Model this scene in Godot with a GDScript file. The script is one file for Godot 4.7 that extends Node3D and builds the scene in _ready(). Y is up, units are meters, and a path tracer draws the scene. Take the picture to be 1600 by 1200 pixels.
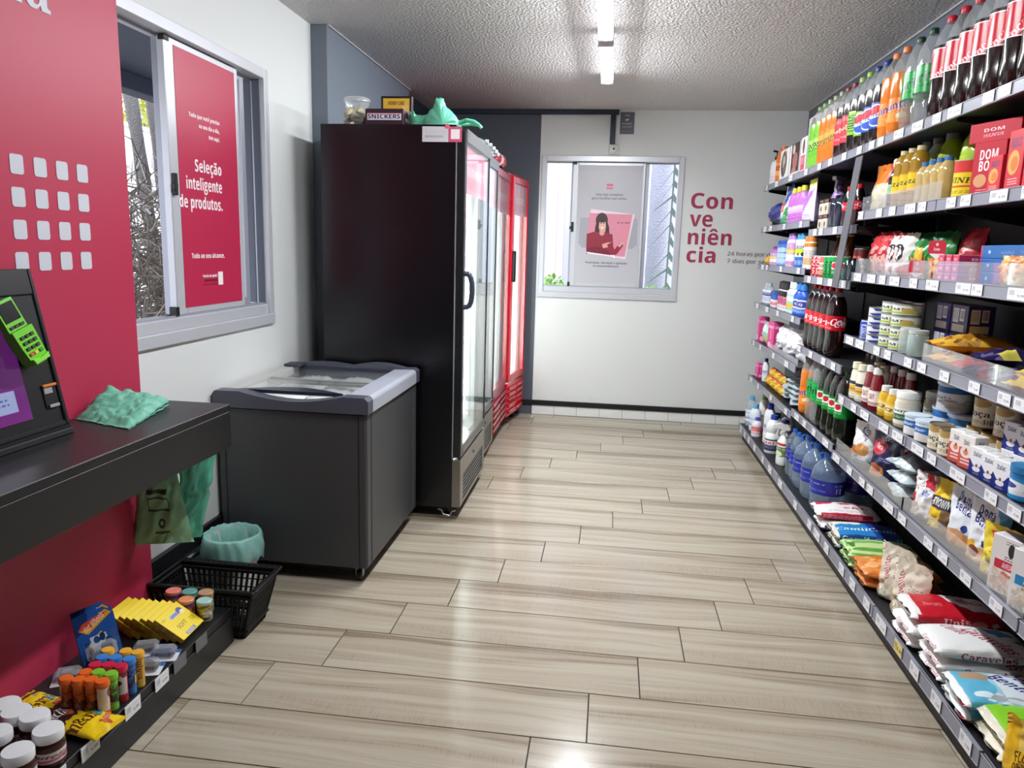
extends Node3D
# A small self-service shop: fridges on the left, grocery shelving on the right, two sliding windows.

var taken := {}
var mats := {}
var meshes := {}
var fonts := {}
var glyphs := {}
var sheets := []
var cells := {}
var used_cells := 0
var text_aspect := 1.0
var sheet_mats := {}
var TS: TextServer
var used_labels := {}
const CEIL := 2.538
const BACK := -6.335
const LEFT := -1.62
const RIGHT := 1.465

func _ready():
	# ---- camera
	var cam := Camera3D.new()
	cam.name = "camera"
	cam.position = Vector3(0, 1.4207, 0)
	cam.rotation_degrees = Vector3(-10.346, 7.3, 1.616)
	cam.fov = 54.633
	cam.near = 0.02
	cam.far = 200.0
	add_child(cam)
	cam.current = true
	# ---- sky and exposure
	var env := Environment.new()
	var sm := ProceduralSkyMaterial.new()
	sm.sky_top_color = Color(0.88, 0.92, 1.0)
	sm.sky_horizon_color = Color(0.95, 0.96, 1.0)
	sm.ground_bottom_color = Color(0.5, 0.5, 0.48)
	sm.ground_horizon_color = Color(0.8, 0.8, 0.8)
	sm.sky_energy_multiplier = 1.0
	var sky := Sky.new()
	sky.sky_material = sm
	env.background_mode = Environment.BG_SKY
	env.sky = sky
	env.background_energy_multiplier = 4.2
	env.tonemap_mode = Environment.TONE_MAPPER_LINEAR
	env.tonemap_exposure = 1.0
	env.sdfgi_enabled = true
	env.ssao_enabled = true
	env.ssil_enabled = true
	var we := WorldEnvironment.new()
	we.name = "environment"
	we.environment = env
	add_child(we)
	# ---- the ceiling tubes' light (their fittings are built in ceiling_lamps)
	for k in 6:
		var al := AreaLight3D.new()
		al.name = "tube_light"
		al.area_size = Vector2(0.04, 0.86)
		al.light_energy = 1.98
		al.light_color = Color(0.965, 0.985, 1.0)
		al.area_range = 12.0
		al.shadow_enabled = true
		al.position = Vector3(-0.09 + (0.022 if k % 2 else -0.022), CEIL - 0.078, lamp_z(k / 2))
		# the lower left and the lower right half of the round diffuser
		al.basis = Basis(Vector3(0, 0, 1), deg_to_rad(27.0 if k % 2 else -27.0)) * Basis(Vector3.RIGHT, -PI / 2)
		add_child(al, true)
	# ---- build
	set_up_fonts()
	paint_labels()
	build_room()
	build_windows()
	build_outside()
	ceiling_lamps()
	left_wall_things()
	fridges()
	freezer()
	counter_and_kiosk()
	left_floor_things()
	low_shelf_goods()
	fridge_top_things()
	shelving()
	make_protos()
	top_row()
	far_goods()
	middle_goods()
	near_goods()
	base_goods()

func lamp_z(k): return [-4.625, -3.62, -2.05, -1.05][k]

# =====================================================================  naming and nodes
func numbered(n: String) -> String:
	if not taken.has(n):
		taken[n] = 0
		return n
	taken[n] += 1
	return "%s_%03d" % [n, taken[n]]

func tag(o: Node, label: String, category: String, group := ""):
	var w := label.split(" ", false).size()
	if w > 16 or w < 4: print("LABEL LENGTH ", w, ": ", label)
	if used_labels.has(label): print("SAME LABEL: ", label)
	used_labels[label] = true
	o.set_meta("label", label)
	o.set_meta("category", category)
	if group != "": o.set_meta("group", group)
	return o

func thing(n: String, label: String, category: String, at: Vector3, turn := 0.0, group := "") -> Node3D:
	var o := Node3D.new()
	o.name = numbered(n)
	add_child(o)
	o.position = at
	o.rotation.y = turn
	tag(o, label, category, group)
	return o

func part(n: String, mesh: Mesh, m: Material, parent: Node = null, at := Vector3.ZERO, rot := Vector3.ZERO) -> MeshInstance3D:
	var o := MeshInstance3D.new()
	o.mesh = mesh
	o.material_override = m
	o.cast_shadow = GeometryInstance3D.SHADOW_CASTING_SETTING_ON
	o.position = at
	o.rotation = rot
	if parent == null:
		o.name = numbered(n)
		add_child(o)
	else:
		o.name = n
		parent.add_child(o, true)
	return o

func structure(n: String, mesh: Mesh, m: Material, at := Vector3.ZERO) -> MeshInstance3D:
	var o := part(n, mesh, m, null, at)
	o.set_meta("kind", "structure")
	return o

# =====================================================================  materials
func mat(hex: String, rough := 0.5, metal := 0.0, coat := 0.0) -> StandardMaterial3D:
	var key := "%s/%.2f/%.2f/%.2f" % [hex, rough, metal, coat]
	if not mats.has(key):
		var m := StandardMaterial3D.new()
		m.albedo_color = Color.html(hex)
		m.roughness = rough
		m.metallic = metal
		if coat > 0.0:
			m.clearcoat_enabled = true
			m.clearcoat = coat
			m.clearcoat_roughness = 0.08
		mats[key] = m
	return mats[key]

func clear_mat(hex: String, alpha: float, rough := 0.05) -> StandardMaterial3D:
	var key := "clear%s/%.2f/%.2f" % [hex, alpha, rough]
	if not mats.has(key):
		var m := StandardMaterial3D.new()
		var c := Color.html(hex)
		c.a = alpha
		m.albedo_color = c
		m.roughness = rough
		m.transparency = BaseMaterial3D.TRANSPARENCY_ALPHA
		m.cull_mode = BaseMaterial3D.CULL_DISABLED
		mats[key] = m
	return mats[key]

func glow_mat(hex: String, energy: float) -> StandardMaterial3D:
	var key := "glow%s/%.2f" % [hex, energy]
	if not mats.has(key):
		var m := StandardMaterial3D.new()
		m.albedo_color = Color.html(hex)
		m.emission_enabled = true
		m.emission = Color.html(hex)
		m.emission_energy_multiplier = energy
		mats[key] = m
	return mats[key]

func print_mat(cell: String, rough := 0.4) -> StandardMaterial3D:
	var s: int = cells[cell][0]
	var key := "%d/%.2f" % [s, rough]
	if not sheet_mats.has(key):
		var m := StandardMaterial3D.new()
		m.albedo_texture = sheets[s]
		m.roughness = rough
		sheet_mats[key] = m
	return sheet_mats[key]

func rc(cell: String) -> Rect2: return cells[cell][1]

func bump(m: StandardMaterial3D, freq: float, depth: float, scale: float, seed_ := 3) -> StandardMaterial3D:
	var n := FastNoiseLite.new()
	n.seed = seed_
	n.frequency = freq
	n.fractal_octaves = 3
	var t := NoiseTexture2D.new()
	t.width = 512
	t.height = 512
	t.seamless = true
	t.noise = n
	m.heightmap_enabled = true
	m.heightmap_texture = t
	m.heightmap_scale = depth
	m.uv1_triplanar = true
	m.uv1_world_triplanar = true
	m.uv1_scale = Vector3.ONE * scale
	return m

# =====================================================================  meshes
func face(st: SurfaceTool, p: Array, n: Vector3, uv: Array):
	# a convex flat polygon, turned so that its front looks along n
	var flip: bool = (p[1] - p[0]).cross(p[2] - p[0]).dot(n) > 0.0
	for k in range(1, p.size() - 1):
		var ids := [0, k + 1, k] if flip else [0, k, k + 1]
		for i in ids:
			st.set_normal(n)
			st.set_uv(uv[i])
			st.add_vertex(p[i])

func begin() -> SurfaceTool:
	var st := SurfaceTool.new()
	st.begin(Mesh.PRIMITIVE_TRIANGLES)
	return st

func add_rbox(st: SurfaceTool, c: Vector3, s: Vector3, b := 0.0, rects := {}, basis := Basis()):
	# box of size s about c with chamfered edges; rects: face letter -> part of the label sheet
	var h := s * 0.5
	b = minf(b, minf(h.x, minf(h.y, h.z)) * 0.9)
	var full: Rect2 = rects.get("a", Rect2(0, 0, 1, 1))
	var uvof = func(p: Vector3, n: Vector3) -> Vector2:
		var q := Vector3(p.x / s.x, p.y / s.y, p.z / s.z)
		var r: Rect2
		var t: Vector2
		if absf(n.z) > 0.6:
			r = rects.get("f" if n.z > 0 else "b", full)
			t = Vector2(0.5 + q.x * signf(n.z), 0.5 - q.y)
		elif absf(n.x) > 0.6:
			r = rects.get("r" if n.x > 0 else "l", full)
			t = Vector2(0.5 - q.z * signf(n.x), 0.5 - q.y)
		else:
			r = rects.get("t" if n.y > 0 else "d", full)
			t = Vector2(0.5 + q.x, 0.5 + q.z)
		return r.position + t * r.size
	var add = func(pts: Array, n: Vector3, fn: Vector3):
		var uvs := []
		var out := []
		for p in pts:
			uvs.append(uvof.call(p, fn))
			out.append(c + basis * p)
		face(st, out, basis * n, uvs)
	var i := h - Vector3.ONE * b
	for a in 3:
		var u := (a + 1) % 3
		var v := (a + 2) % 3
		for sg in [-1.0, 1.0]:
			var n := Vector3.ZERO
			n[a] = sg
			var pts := []
			for k in [[-1, -1], [1, -1], [1, 1], [-1, 1]]:
				var p := Vector3.ZERO
				p[a] = sg * h[a]
				p[u] = k[0] * i[u]
				p[v] = k[1] * i[v]
				pts.append(p)
			add.call(pts, n, n)
	if b <= 0.0: return
	for a in 3:   # edges along axis a
		var u := (a + 1) % 3
		var v := (a + 2) % 3
		for su in [-1.0, 1.0]:
			for sv in [-1.0, 1.0]:
				var n := Vector3.ZERO
				n[u] = su
				n[v] = sv
				var fn := Vector3.ZERO
				fn[u] = su
				if v == 2: 
					fn = Vector3(0, 0, sv)
				var pts := []
				for k in [[-1, 0], [1, 0], [1, 1], [-1, 1]]:
					var p := Vector3.ZERO
					p[a] = k[0] * i[a]
					p[u] = su * (h[u] if k[1] == 0 else i[u])
					p[v] = sv * (i[v] if k[1] == 0 else h[v])
					pts.append(p)
				add.call(pts, n.normalized(), fn)
	for sx in [-1.0, 1.0]:
		for sy in [-1.0, 1.0]:
			for sz in [-1.0, 1.0]:
				var g := Vector3(sx, sy, sz)
				add.call([g * Vector3(h.x, i.y, i.z), g * Vector3(i.x, h.y, i.z), g * Vector3(i.x, i.y, h.z)], g.normalized(), Vector3(0, 0, sz))

func rbox(s: Vector3, b := 0.0, rects := {}) -> ArrayMesh:
	# stands on its base
	var st := begin()
	add_rbox(st, Vector3(0, s.y * 0.5, 0), s, b, rects)
	return st.commit()

func cbox(lo: Vector3, hi: Vector3, b := 0.0, rects := {}) -> ArrayMesh:
	var st := begin()
	add_rbox(st, (lo + hi) * 0.5, (hi - lo).abs(), b, rects)
	return st.commit()

func boxes(list: Array, b := 0.0) -> ArrayMesh:
	# list of [low corner, high corner]
	var st := begin()
	for e in list:
		add_rbox(st, (e[0] + e[1]) * 0.5, (e[1] - e[0]).abs(), b)
	return st.commit()

func add_lathe(st: SurfaceTool, pr: Array, seg := 20, r := Rect2(0, 0, 1, 1), sx := 1.0, sz := 1.0, wob := 0.0, base := 0):
	var n := pr.size()
	var dirs := []
	for i in n - 1:
		var d: Vector2 = pr[i + 1] - pr[i]
		dirs.append(Vector2(d.y, -d.x).normalized())
	var y0: float = pr[0].y
	var y1: float = pr[n - 1].y
	for i in n - 1:
		var na: Vector2 = dirs[i]
		var nb: Vector2 = dirs[i]
		if i > 0 and dirs[i].dot(dirs[i - 1]) > 0.75: na = (dirs[i] + dirs[i - 1]).normalized()
		if i < n - 2 and dirs[i].dot(dirs[i + 1]) > 0.75: nb = (dirs[i] + dirs[i + 1]).normalized()
		for k in seg + 1:
			var a := TAU * k / seg
			var dx := -sin(a)
			var dz := -cos(a)
			for e in 2:
				var p: Vector2 = pr[i + e]
				var nn: Vector2 = na if e == 0 else nb
				var rr := p.x * (1.0 + wob * sin(a * 5.0 + p.y * 40.0))
				st.set_normal(Vector3(dx * nn.x / sx, nn.y, dz * nn.x / sz).normalized())
				st.set_uv(r.position + r.size * Vector2(float(k) / seg, (y1 - p.y) / maxf(y1 - y0, 0.0001)))
				st.add_vertex(Vector3(dx * rr * sx, p.y, dz * rr * sz))
		for k in seg:
			var q := base + i * (seg + 1) * 2 + k * 2
			for id in [q, q + 1, q + 3, q, q + 3, q + 2]: st.add_index(id)
	return base + (n - 1) * (seg + 1) * 2

func lathe(pr: Array, seg := 20, r := Rect2(0, 0, 1, 1), sx := 1.0, sz := 1.0, wob := 0.0) -> ArrayMesh:
	var st := begin()
	add_lathe(st, pr, seg, r, sx, sz, wob)
	return st.commit()

func P(list: Array) -> Array:
	# flat list r, y, r, y ... in centimetres -> profile in metres
	var o := []
	for k in list.size() / 2: o.append(Vector2(list[2 * k], list[2 * k + 1]) * 0.01)
	return o

func add_prism(st: SurfaceTool, poly: Array, z0: float, z1: float, xf := Transform3D(), r := Rect2(0, 0, 1, 1)):
	var pts := PackedVector2Array(poly)
	if Geometry2D.is_polygon_clockwise(pts): pts.reverse()
	var lo := pts[0]
	var hi := pts[0]
	for p in pts:
		lo = lo.min(p)
		hi = hi.max(p)
	var uv = func(p: Vector2): return r.position + r.size * Vector2((p.x - lo.x) / (hi.x - lo.x), (hi.y - p.y) / (hi.y - lo.y))
	var tri := Geometry2D.triangulate_polygon(pts)
	for k in tri.size() / 3:
		var a := pts[tri[3 * k]]
		var b := pts[tri[3 * k + 1]]
		var c := pts[tri[3 * k + 2]]
		for z in [z0, z1]:
			face(st, [xf * Vector3(a.x, a.y, z), xf * Vector3(b.x, b.y, z), xf * Vector3(c.x, c.y, z)], xf.basis * Vector3(0, 0, 1 if z == maxf(z0, z1) else -1), [uv.call(a), uv.call(b), uv.call(c)])
	for k in pts.size():
		var a := pts[k]
		var b := pts[(k + 1) % pts.size()]
		var n := Vector3(b.y - a.y, a.x - b.x, 0).normalized()
		face(st, [xf * Vector3(a.x, a.y, z0), xf * Vector3(b.x, b.y, z0), xf * Vector3(b.x, b.y, z1), xf * Vector3(a.x, a.y, z1)], xf.basis * n, [uv.call(a), uv.call(b), uv.call(b), uv.call(a)])

func prism(poly: Array, z0: float, z1: float, r := Rect2(0, 0, 1, 1)) -> ArrayMesh:
	var st := begin()
	add_prism(st, poly, z0, z1, Transform3D(), r)
	return st.commit()

func add_tube(st: SurfaceTool, pts: Array, r0: float, r1: float, seg := 6):
	var up := Vector3(0.13, 0.97, 0.21)
	for k in pts.size() - 1:
		var a: Vector3 = pts[k]
		var b: Vector3 = pts[k + 1]
		var d := (b - a).normalized()
		var u := d.cross(up if absf(d.dot(up)) < 0.95 else Vector3.RIGHT).normalized()
		var v := u.cross(d)
		var ra := lerpf(r0, r1, float(k) / (pts.size() - 1))
		var rb := lerpf(r0, r1, float(k + 1) / (pts.size() - 1))
		for s in seg:
			var q := []
			var w := []
			for e in [[0, 0], [1, 0], [1, 1], [0, 1]]:
				var an: float = TAU * (s + e[0]) / seg
				var dir := u * cos(an) + v * sin(an)
				q.append((a if e[1] == 0 else b) + dir * (ra if e[1] == 0 else rb))
				w.append(dir)
			var flip: bool = (q[1] - q[0]).cross(q[2] - q[0]).dot(w[0] + w[1]) > 0.0
			for i in ([0, 2, 1, 0, 3, 2] if flip else [0, 1, 2, 0, 2, 3]):
				st.set_normal(w[i])
				st.set_uv(Vector2(float(i % 2), float(i / 2)))
				st.add_vertex(q[i])

func tube(pts: Array, r: float, seg := 8) -> ArrayMesh:
	var st := begin()
	add_tube(st, pts, r, r, seg)
	return st.commit()

func bag(w: float, h: float, d: float, rf: Rect2, kind := "pillow", seed_ := 1, rough := 0.006, rb = null, taper := 1.0) -> ArrayMesh:
	# a filled plastic bag standing on its base, front +z. pillow: sealed at both ends; stand: full at the foot, flat seal on top
	var nz := FastNoiseLite.new()
	nz.seed = seed_
	nz.frequency = 1.0
	var nx := 12
	var ny := 16
	var st := begin()
	var back: Rect2 = rf if rb == null else rb
	var id := 0
	for side in [1.0, -1.0]:
		for j in ny + 1:
			for i in nx + 1:
				var u := float(i) / nx
				var v := float(j) / ny
				var prof := pow(maxf(sin(PI * u), 0.0), 0.45)
				var along := 1.0
				if kind == "pillow": along = pow(maxf(sin(PI * clampf((v - 0.05) / 0.9, 0, 1)), 0.0), 0.4)
				elif kind == "stand": along = lerpf(1.0, 0.03, smoothstep(0.35, 0.93, v)) * pow(clampf(v / 0.05, 0.0, 1.0), 0.5)
				else: along = pow(maxf(sin(PI * v), 0.0), 0.5)
				var wr := nz.get_noise_3d(u * 5.0, v * 6.0, side * 3.0) * rough * 2.0 + nz.get_noise_3d(u * 13.0 + 7.0, v * 3.0, side) * rough
				var edge := minf(minf(u, 1.0 - u) * 6.0, 1.0)
				var z: float = side * (d * 0.5 * prof * along) + wr * edge * (1.0 if along > 0.05 else 0.3)
				var x := (u - 0.5) * w * (1.0 - 0.07 * prof * along * absf(u - 0.5)) * (1.0 - 0.05 * along) + nz.get_noise_2d(v * 8.0, 3.0) * rough * 0.7
				x *= lerpf(1.0, taper, v)
				var y := v * h + nz.get_noise_2d(u * 7.0, 9.0 + v) * rough * (v * v)
				var r: Rect2 = rf if side > 0 else back
				st.set_uv(r.position + r.size * Vector2(u if side > 0 else 1.0 - u, 1.0 - v))
				st.add_vertex(Vector3(x, y, z))
		for j in ny:
			for i in nx:
				var q := id + j * (nx + 1) + i
				var t := [q, q + nx + 1, q + nx + 2, q, q + nx + 2, q + 1]
				if side < 0: t.reverse()
				for k in t: st.add_index(k)
		id += (nx + 1) * (ny + 1)
	st.generate_normals()
	return st.commit()

func lie(m: Mesh, w: float, h: float, d: float) -> Transform3D:
	# lays a bag on its back: its length runs along z, its front looks up
	return Transform3D(Basis(Vector3.RIGHT, -PI / 2), Vector3(0, d * 0.5, h * 0.5))

func words(txt: String, cap: float, m: Material, parent: Node, n: String, at: Vector3, turn := 0.0, bold := true, align := 0, serif := false, width := 0.0) -> MeshInstance3D:
	# raised lettering; cap: height of a capital letter; the text starts (or ends) at «at», which is on its base line
	var tm := TextMesh.new()
	tm.text = txt
	tm.font = fonts["sf" + ("s" if serif else ("b" if bold else "r"))]
	tm.font_size = 64
	tm.pixel_size = cap / 46.0
	tm.depth = 0.0016
	tm.curve_step = 2.0
	tm.horizontal_alignment = [HORIZONTAL_ALIGNMENT_LEFT, HORIZONTAL_ALIGNMENT_CENTER, HORIZONTAL_ALIGNMENT_RIGHT][align]
	tm.vertical_alignment = VERTICAL_ALIGNMENT_CENTER
	var o := part(n, tm, m, parent, at, Vector3(0, turn, 0))
	var bb := tm.get_aabb()
	if width > 0.0: o.scale.x = width / bb.size.x
	o.position.y += cap * 0.49   # from the middle of the line box to the base line
	o.position += Basis(Vector3.UP, turn) * Vector3([-bb.position.x, -bb.get_center().x, -bb.end.x][align] * o.scale.x, 0, 0)
	return o

# =====================================================================  label printing
func set_up_fonts():
	TS = TextServerManager.get_primary_interface()
	for f in [["b", "Droid Sans", 700], ["r", "Droid Sans", 400], ["s", "Droid Serif", 700]]:
		var sf := SystemFont.new()
		sf.font_names = PackedStringArray([f[1]])
		sf.font_weight = f[2]
		fonts["sf" + f[0]] = sf
		var r: RID = sf.get_rids()[0]
		fonts[f[0]] = r
		TS.font_render_range(r, Vector2i(48, 0), 32, 255)
		var imgs := []
		for k in TS.font_get_texture_count(r, Vector2i(48, 0)):
			var im: Image = TS.font_get_texture_image(r, Vector2i(48, 0), k)
			im = im.duplicate()
			im.convert(Image.FORMAT_RGBA8)
			imgs.append(im)
		glyphs[f[0]] = imgs

func put_text(im: Image, txt: String, cx: float, cy: float, size: float, col: Color, fk := "b", rot := 0.0, xs := 1.0):
	# size: height of a capital letter in pixels; font i is the serif one, slanted
	var slant := 0.28 if fk == "i" else 0.0
	if fk == "i": fk = "s"
	var r: RID = fonts[fk]
	var sz := Vector2i(48, 0)
	var wd := 4.0
	for k in txt.length(): wd += TS.font_get_glyph_advance(r, 48, TS.font_get_glyph_index(r, 48, txt.unicode_at(k), 0)).x
	var mask := Image.create(int(wd) + 6, 64, false, Image.FORMAT_RGBA8)
	var x := 2.0
	for k in txt.length():
		var g := TS.font_get_glyph_index(r, 48, txt.unicode_at(k), 0)
		var t := TS.font_get_glyph_texture_idx(r, sz, g)
		if t >= 0:
			var off := TS.font_get_glyph_offset(r, sz, g)
			mask.blend_rect(glyphs[fk][t], Rect2i(TS.font_get_glyph_uv_rect(r, sz, g)), Vector2i(Vector2(x, 48) + off))
		x += TS.font_get_glyph_advance(r, 48, g).x
	var sc := size / 34.5
	var w := maxi(2, int(mask.get_width() * sc * xs))
	var h := maxi(2, int(64 * sc))
	mask.resize(w, h, Image.INTERPOLATE_BILINEAR if sc > 0.5 else Image.INTERPOLATE_LANCZOS)
	var ca := cos(deg_to_rad(rot))
	var sa := sin(deg_to_rad(rot))
	var hw := (absf(ca) * w * 0.5 + absf(sa) * h * 0.5 + 1) / text_aspect
	var hh := absf(sa) * w * 0.5 + absf(ca) * h * 0.5 + 1
	var yc := h * 0.48
	for py in range(maxi(0, int(cy - hh)), mini(im.get_height(), int(cy + hh) + 1)):
		for px in range(maxi(0, int(cx - hw)), mini(im.get_width(), int(cx + hw) + 1)):
			var dx := (px - cx) * text_aspect
			var dy := py - cy
			var my := int(dx * sa + dy * ca + yc)
			var mx := int(dx * ca - dy * sa + w * 0.5 + slant * xs * (my - yc))
			if mx >= 0 and my >= 0 and mx < w and my < h:
				var a := mask.get_pixel(mx, my).a
				if a > 0.02: im.set_pixel(px, py, im.get_pixel(px, py).lerp(col, minf(a, 1.0)))

func fill_poly(im: Image, pts: Array, col: Color):
	var lo := 1e9
	var hi := -1e9
	for p in pts:
		lo = minf(lo, p.y)
		hi = maxf(hi, p.y)
	for y in range(maxi(0, int(lo)), mini(im.get_height(), int(hi) + 1)):
		var xs := []
		for k in pts.size():
			var a: Vector2 = pts[k]
			var b: Vector2 = pts[(k + 1) % pts.size()]
			if (a.y <= y + 0.5) != (b.y <= y + 0.5): xs.append(a.x + (y + 0.5 - a.y) / (b.y - a.y) * (b.x - a.x))
		xs.sort()
		for k in xs.size() / 2: im.fill_rect(Rect2i(int(xs[2 * k]), y, maxi(1, int(xs[2 * k + 1]) - int(xs[2 * k])), 1), col)

func fill_oval(im: Image, cx: float, cy: float, rx: float, ry: float, col: Color):
	for y in range(maxi(0, int(cy - ry)), mini(im.get_height(), int(cy + ry) + 1)):
		var t := (y + 0.5 - cy) / ry
		if absf(t) < 1.0:
			var w := rx * sqrt(1.0 - t * t)
			im.fill_rect(Rect2i(int(cx - w), y, maxi(1, int(2 * w)), 1), col)

func draw(im: Image, ops: String):
	# f colour | r x y w h colour | e cx cy rx ry colour | p colour x y x y ... | t text cx cy size colour font rot xs | s count x y w h size colour | b x y w h colour | g top bottom | w x y w h colour   (percent of the picture)
	var W := im.get_width() / 100.0
	var H := im.get_height() / 100.0
	var rn := RandomNumberGenerator.new()
	rn.seed = hash(ops)
	text_aspect = 1.0
	for op in ops.split(";", false):
		op = op.strip_edges()
		if op == "": continue
		if op.begins_with("t|"):
			var f := op.split("|")
			var a := f[2].strip_edges().split(" ", false)
			put_text(im, f[1], float(a[0]) * W, float(a[1]) * H, float(a[2]) * H, Color.html(a[3]), a[4] if a.size() > 4 else "b", float(a[5]) if a.size() > 5 else 0.0, float(a[6]) if a.size() > 6 else 1.0)
			continue
		var a := op.split(" ", false)
		match a[0]:
			"f": im.fill(Color.html(a[1]))
			"a": text_aspect = float(a[1])   # how much wider than high the printed band really is
			"g":
				for y in im.get_height(): im.fill_rect(Rect2i(0, y, im.get_width(), 1), Color.html(a[1]).lerp(Color.html(a[2]), float(y) / im.get_height()))
			"r": im.fill_rect(Rect2i(int(float(a[1]) * W), int(float(a[2]) * H), maxi(1, int(float(a[3]) * W)), maxi(1, int(float(a[4]) * H))), Color.html(a[5]))
			"e": fill_oval(im, float(a[1]) * W, float(a[2]) * H, float(a[3]) * W, float(a[4]) * H, Color.html(a[5]))
			"p":
				var pts := []
				for k in (a.size() - 2) / 2: pts.append(Vector2(float(a[2 + 2 * k]) * W, float(a[3 + 2 * k]) * H))
				fill_poly(im, pts, Color.html(a[1]))
			"s":
				for k in int(a[1]):
					var c := Color.html(a[7])
					c = c.lightened(rn.randf() * 0.25) if rn.randf() < 0.5 else c.darkened(rn.randf() * 0.3)
					var q := float(a[6]) * (0.5 + rn.randf())
					fill_oval(im, (float(a[2]) + rn.randf() * float(a[4])) * W, (float(a[3]) + rn.randf() * float(a[5])) * H, q * W, q * H * (0.5 + rn.randf() * 0.6), c)
			"b":
				var x := float(a[1])
				while x < float(a[1]) + float(a[3]):
					var bw := 0.6 + rn.randf() * 1.4
					im.fill_rect(Rect2i(int(x * W), int(float(a[2]) * H), maxi(1, int(bw * W)), maxi(1, int(float(a[4]) * H))), Color.html(a[5]))
					x += bw + 0.6 + rn.randf() * 1.5
			"w":
				# lines of print too small to read: short dashes
				var y := float(a[2])
				while y < float(a[2]) + float(a[4]):
					var x := float(a[1])
					while x < float(a[1]) + float(a[3]) - 2.0:
						var l := minf(2.0 + rn.randf() * 7.0, float(a[1]) + float(a[3]) - x)
						im.fill_rect(Rect2i(int(x * W), int(y * H), maxi(1, int(l * W)), maxi(1, int(1.6 * H))), Color.html(a[5]))
						x += l + 1.6
					y += 4.0

func label(n: String, ops: String):
	if sheets.is_empty(): sheets.append(Image.create(2048, 2048, false, Image.FORMAT_RGBA8))
	var im := Image.create(256, 256, false, Image.FORMAT_RGBA8)
	draw(im, ops)
	im.resize(156, 156, Image.INTERPOLATE_LANCZOS)
	var k := used_cells
	var at := Vector2i((k % 13) * 157, (k / 13) * 157)
	sheets[0].blit_rect(im, Rect2i(0, 0, 156, 156), at)
	cells[n] = [0, Rect2((at.x + 1.5) / 2048.0, (at.y + 1.5) / 2048.0, 153.0 / 2048.0, 153.0 / 2048.0)]
	used_cells += 1

func picture(w: int, h: int, ops: String, rough := 0.5) -> StandardMaterial3D:
	var im := Image.create(w, h, false, Image.FORMAT_RGBA8)
	draw(im, ops)
	var m := StandardMaterial3D.new()
	m.albedo_texture = ImageTexture.create_from_image(im)
	m.roughness = rough
	return m

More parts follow.
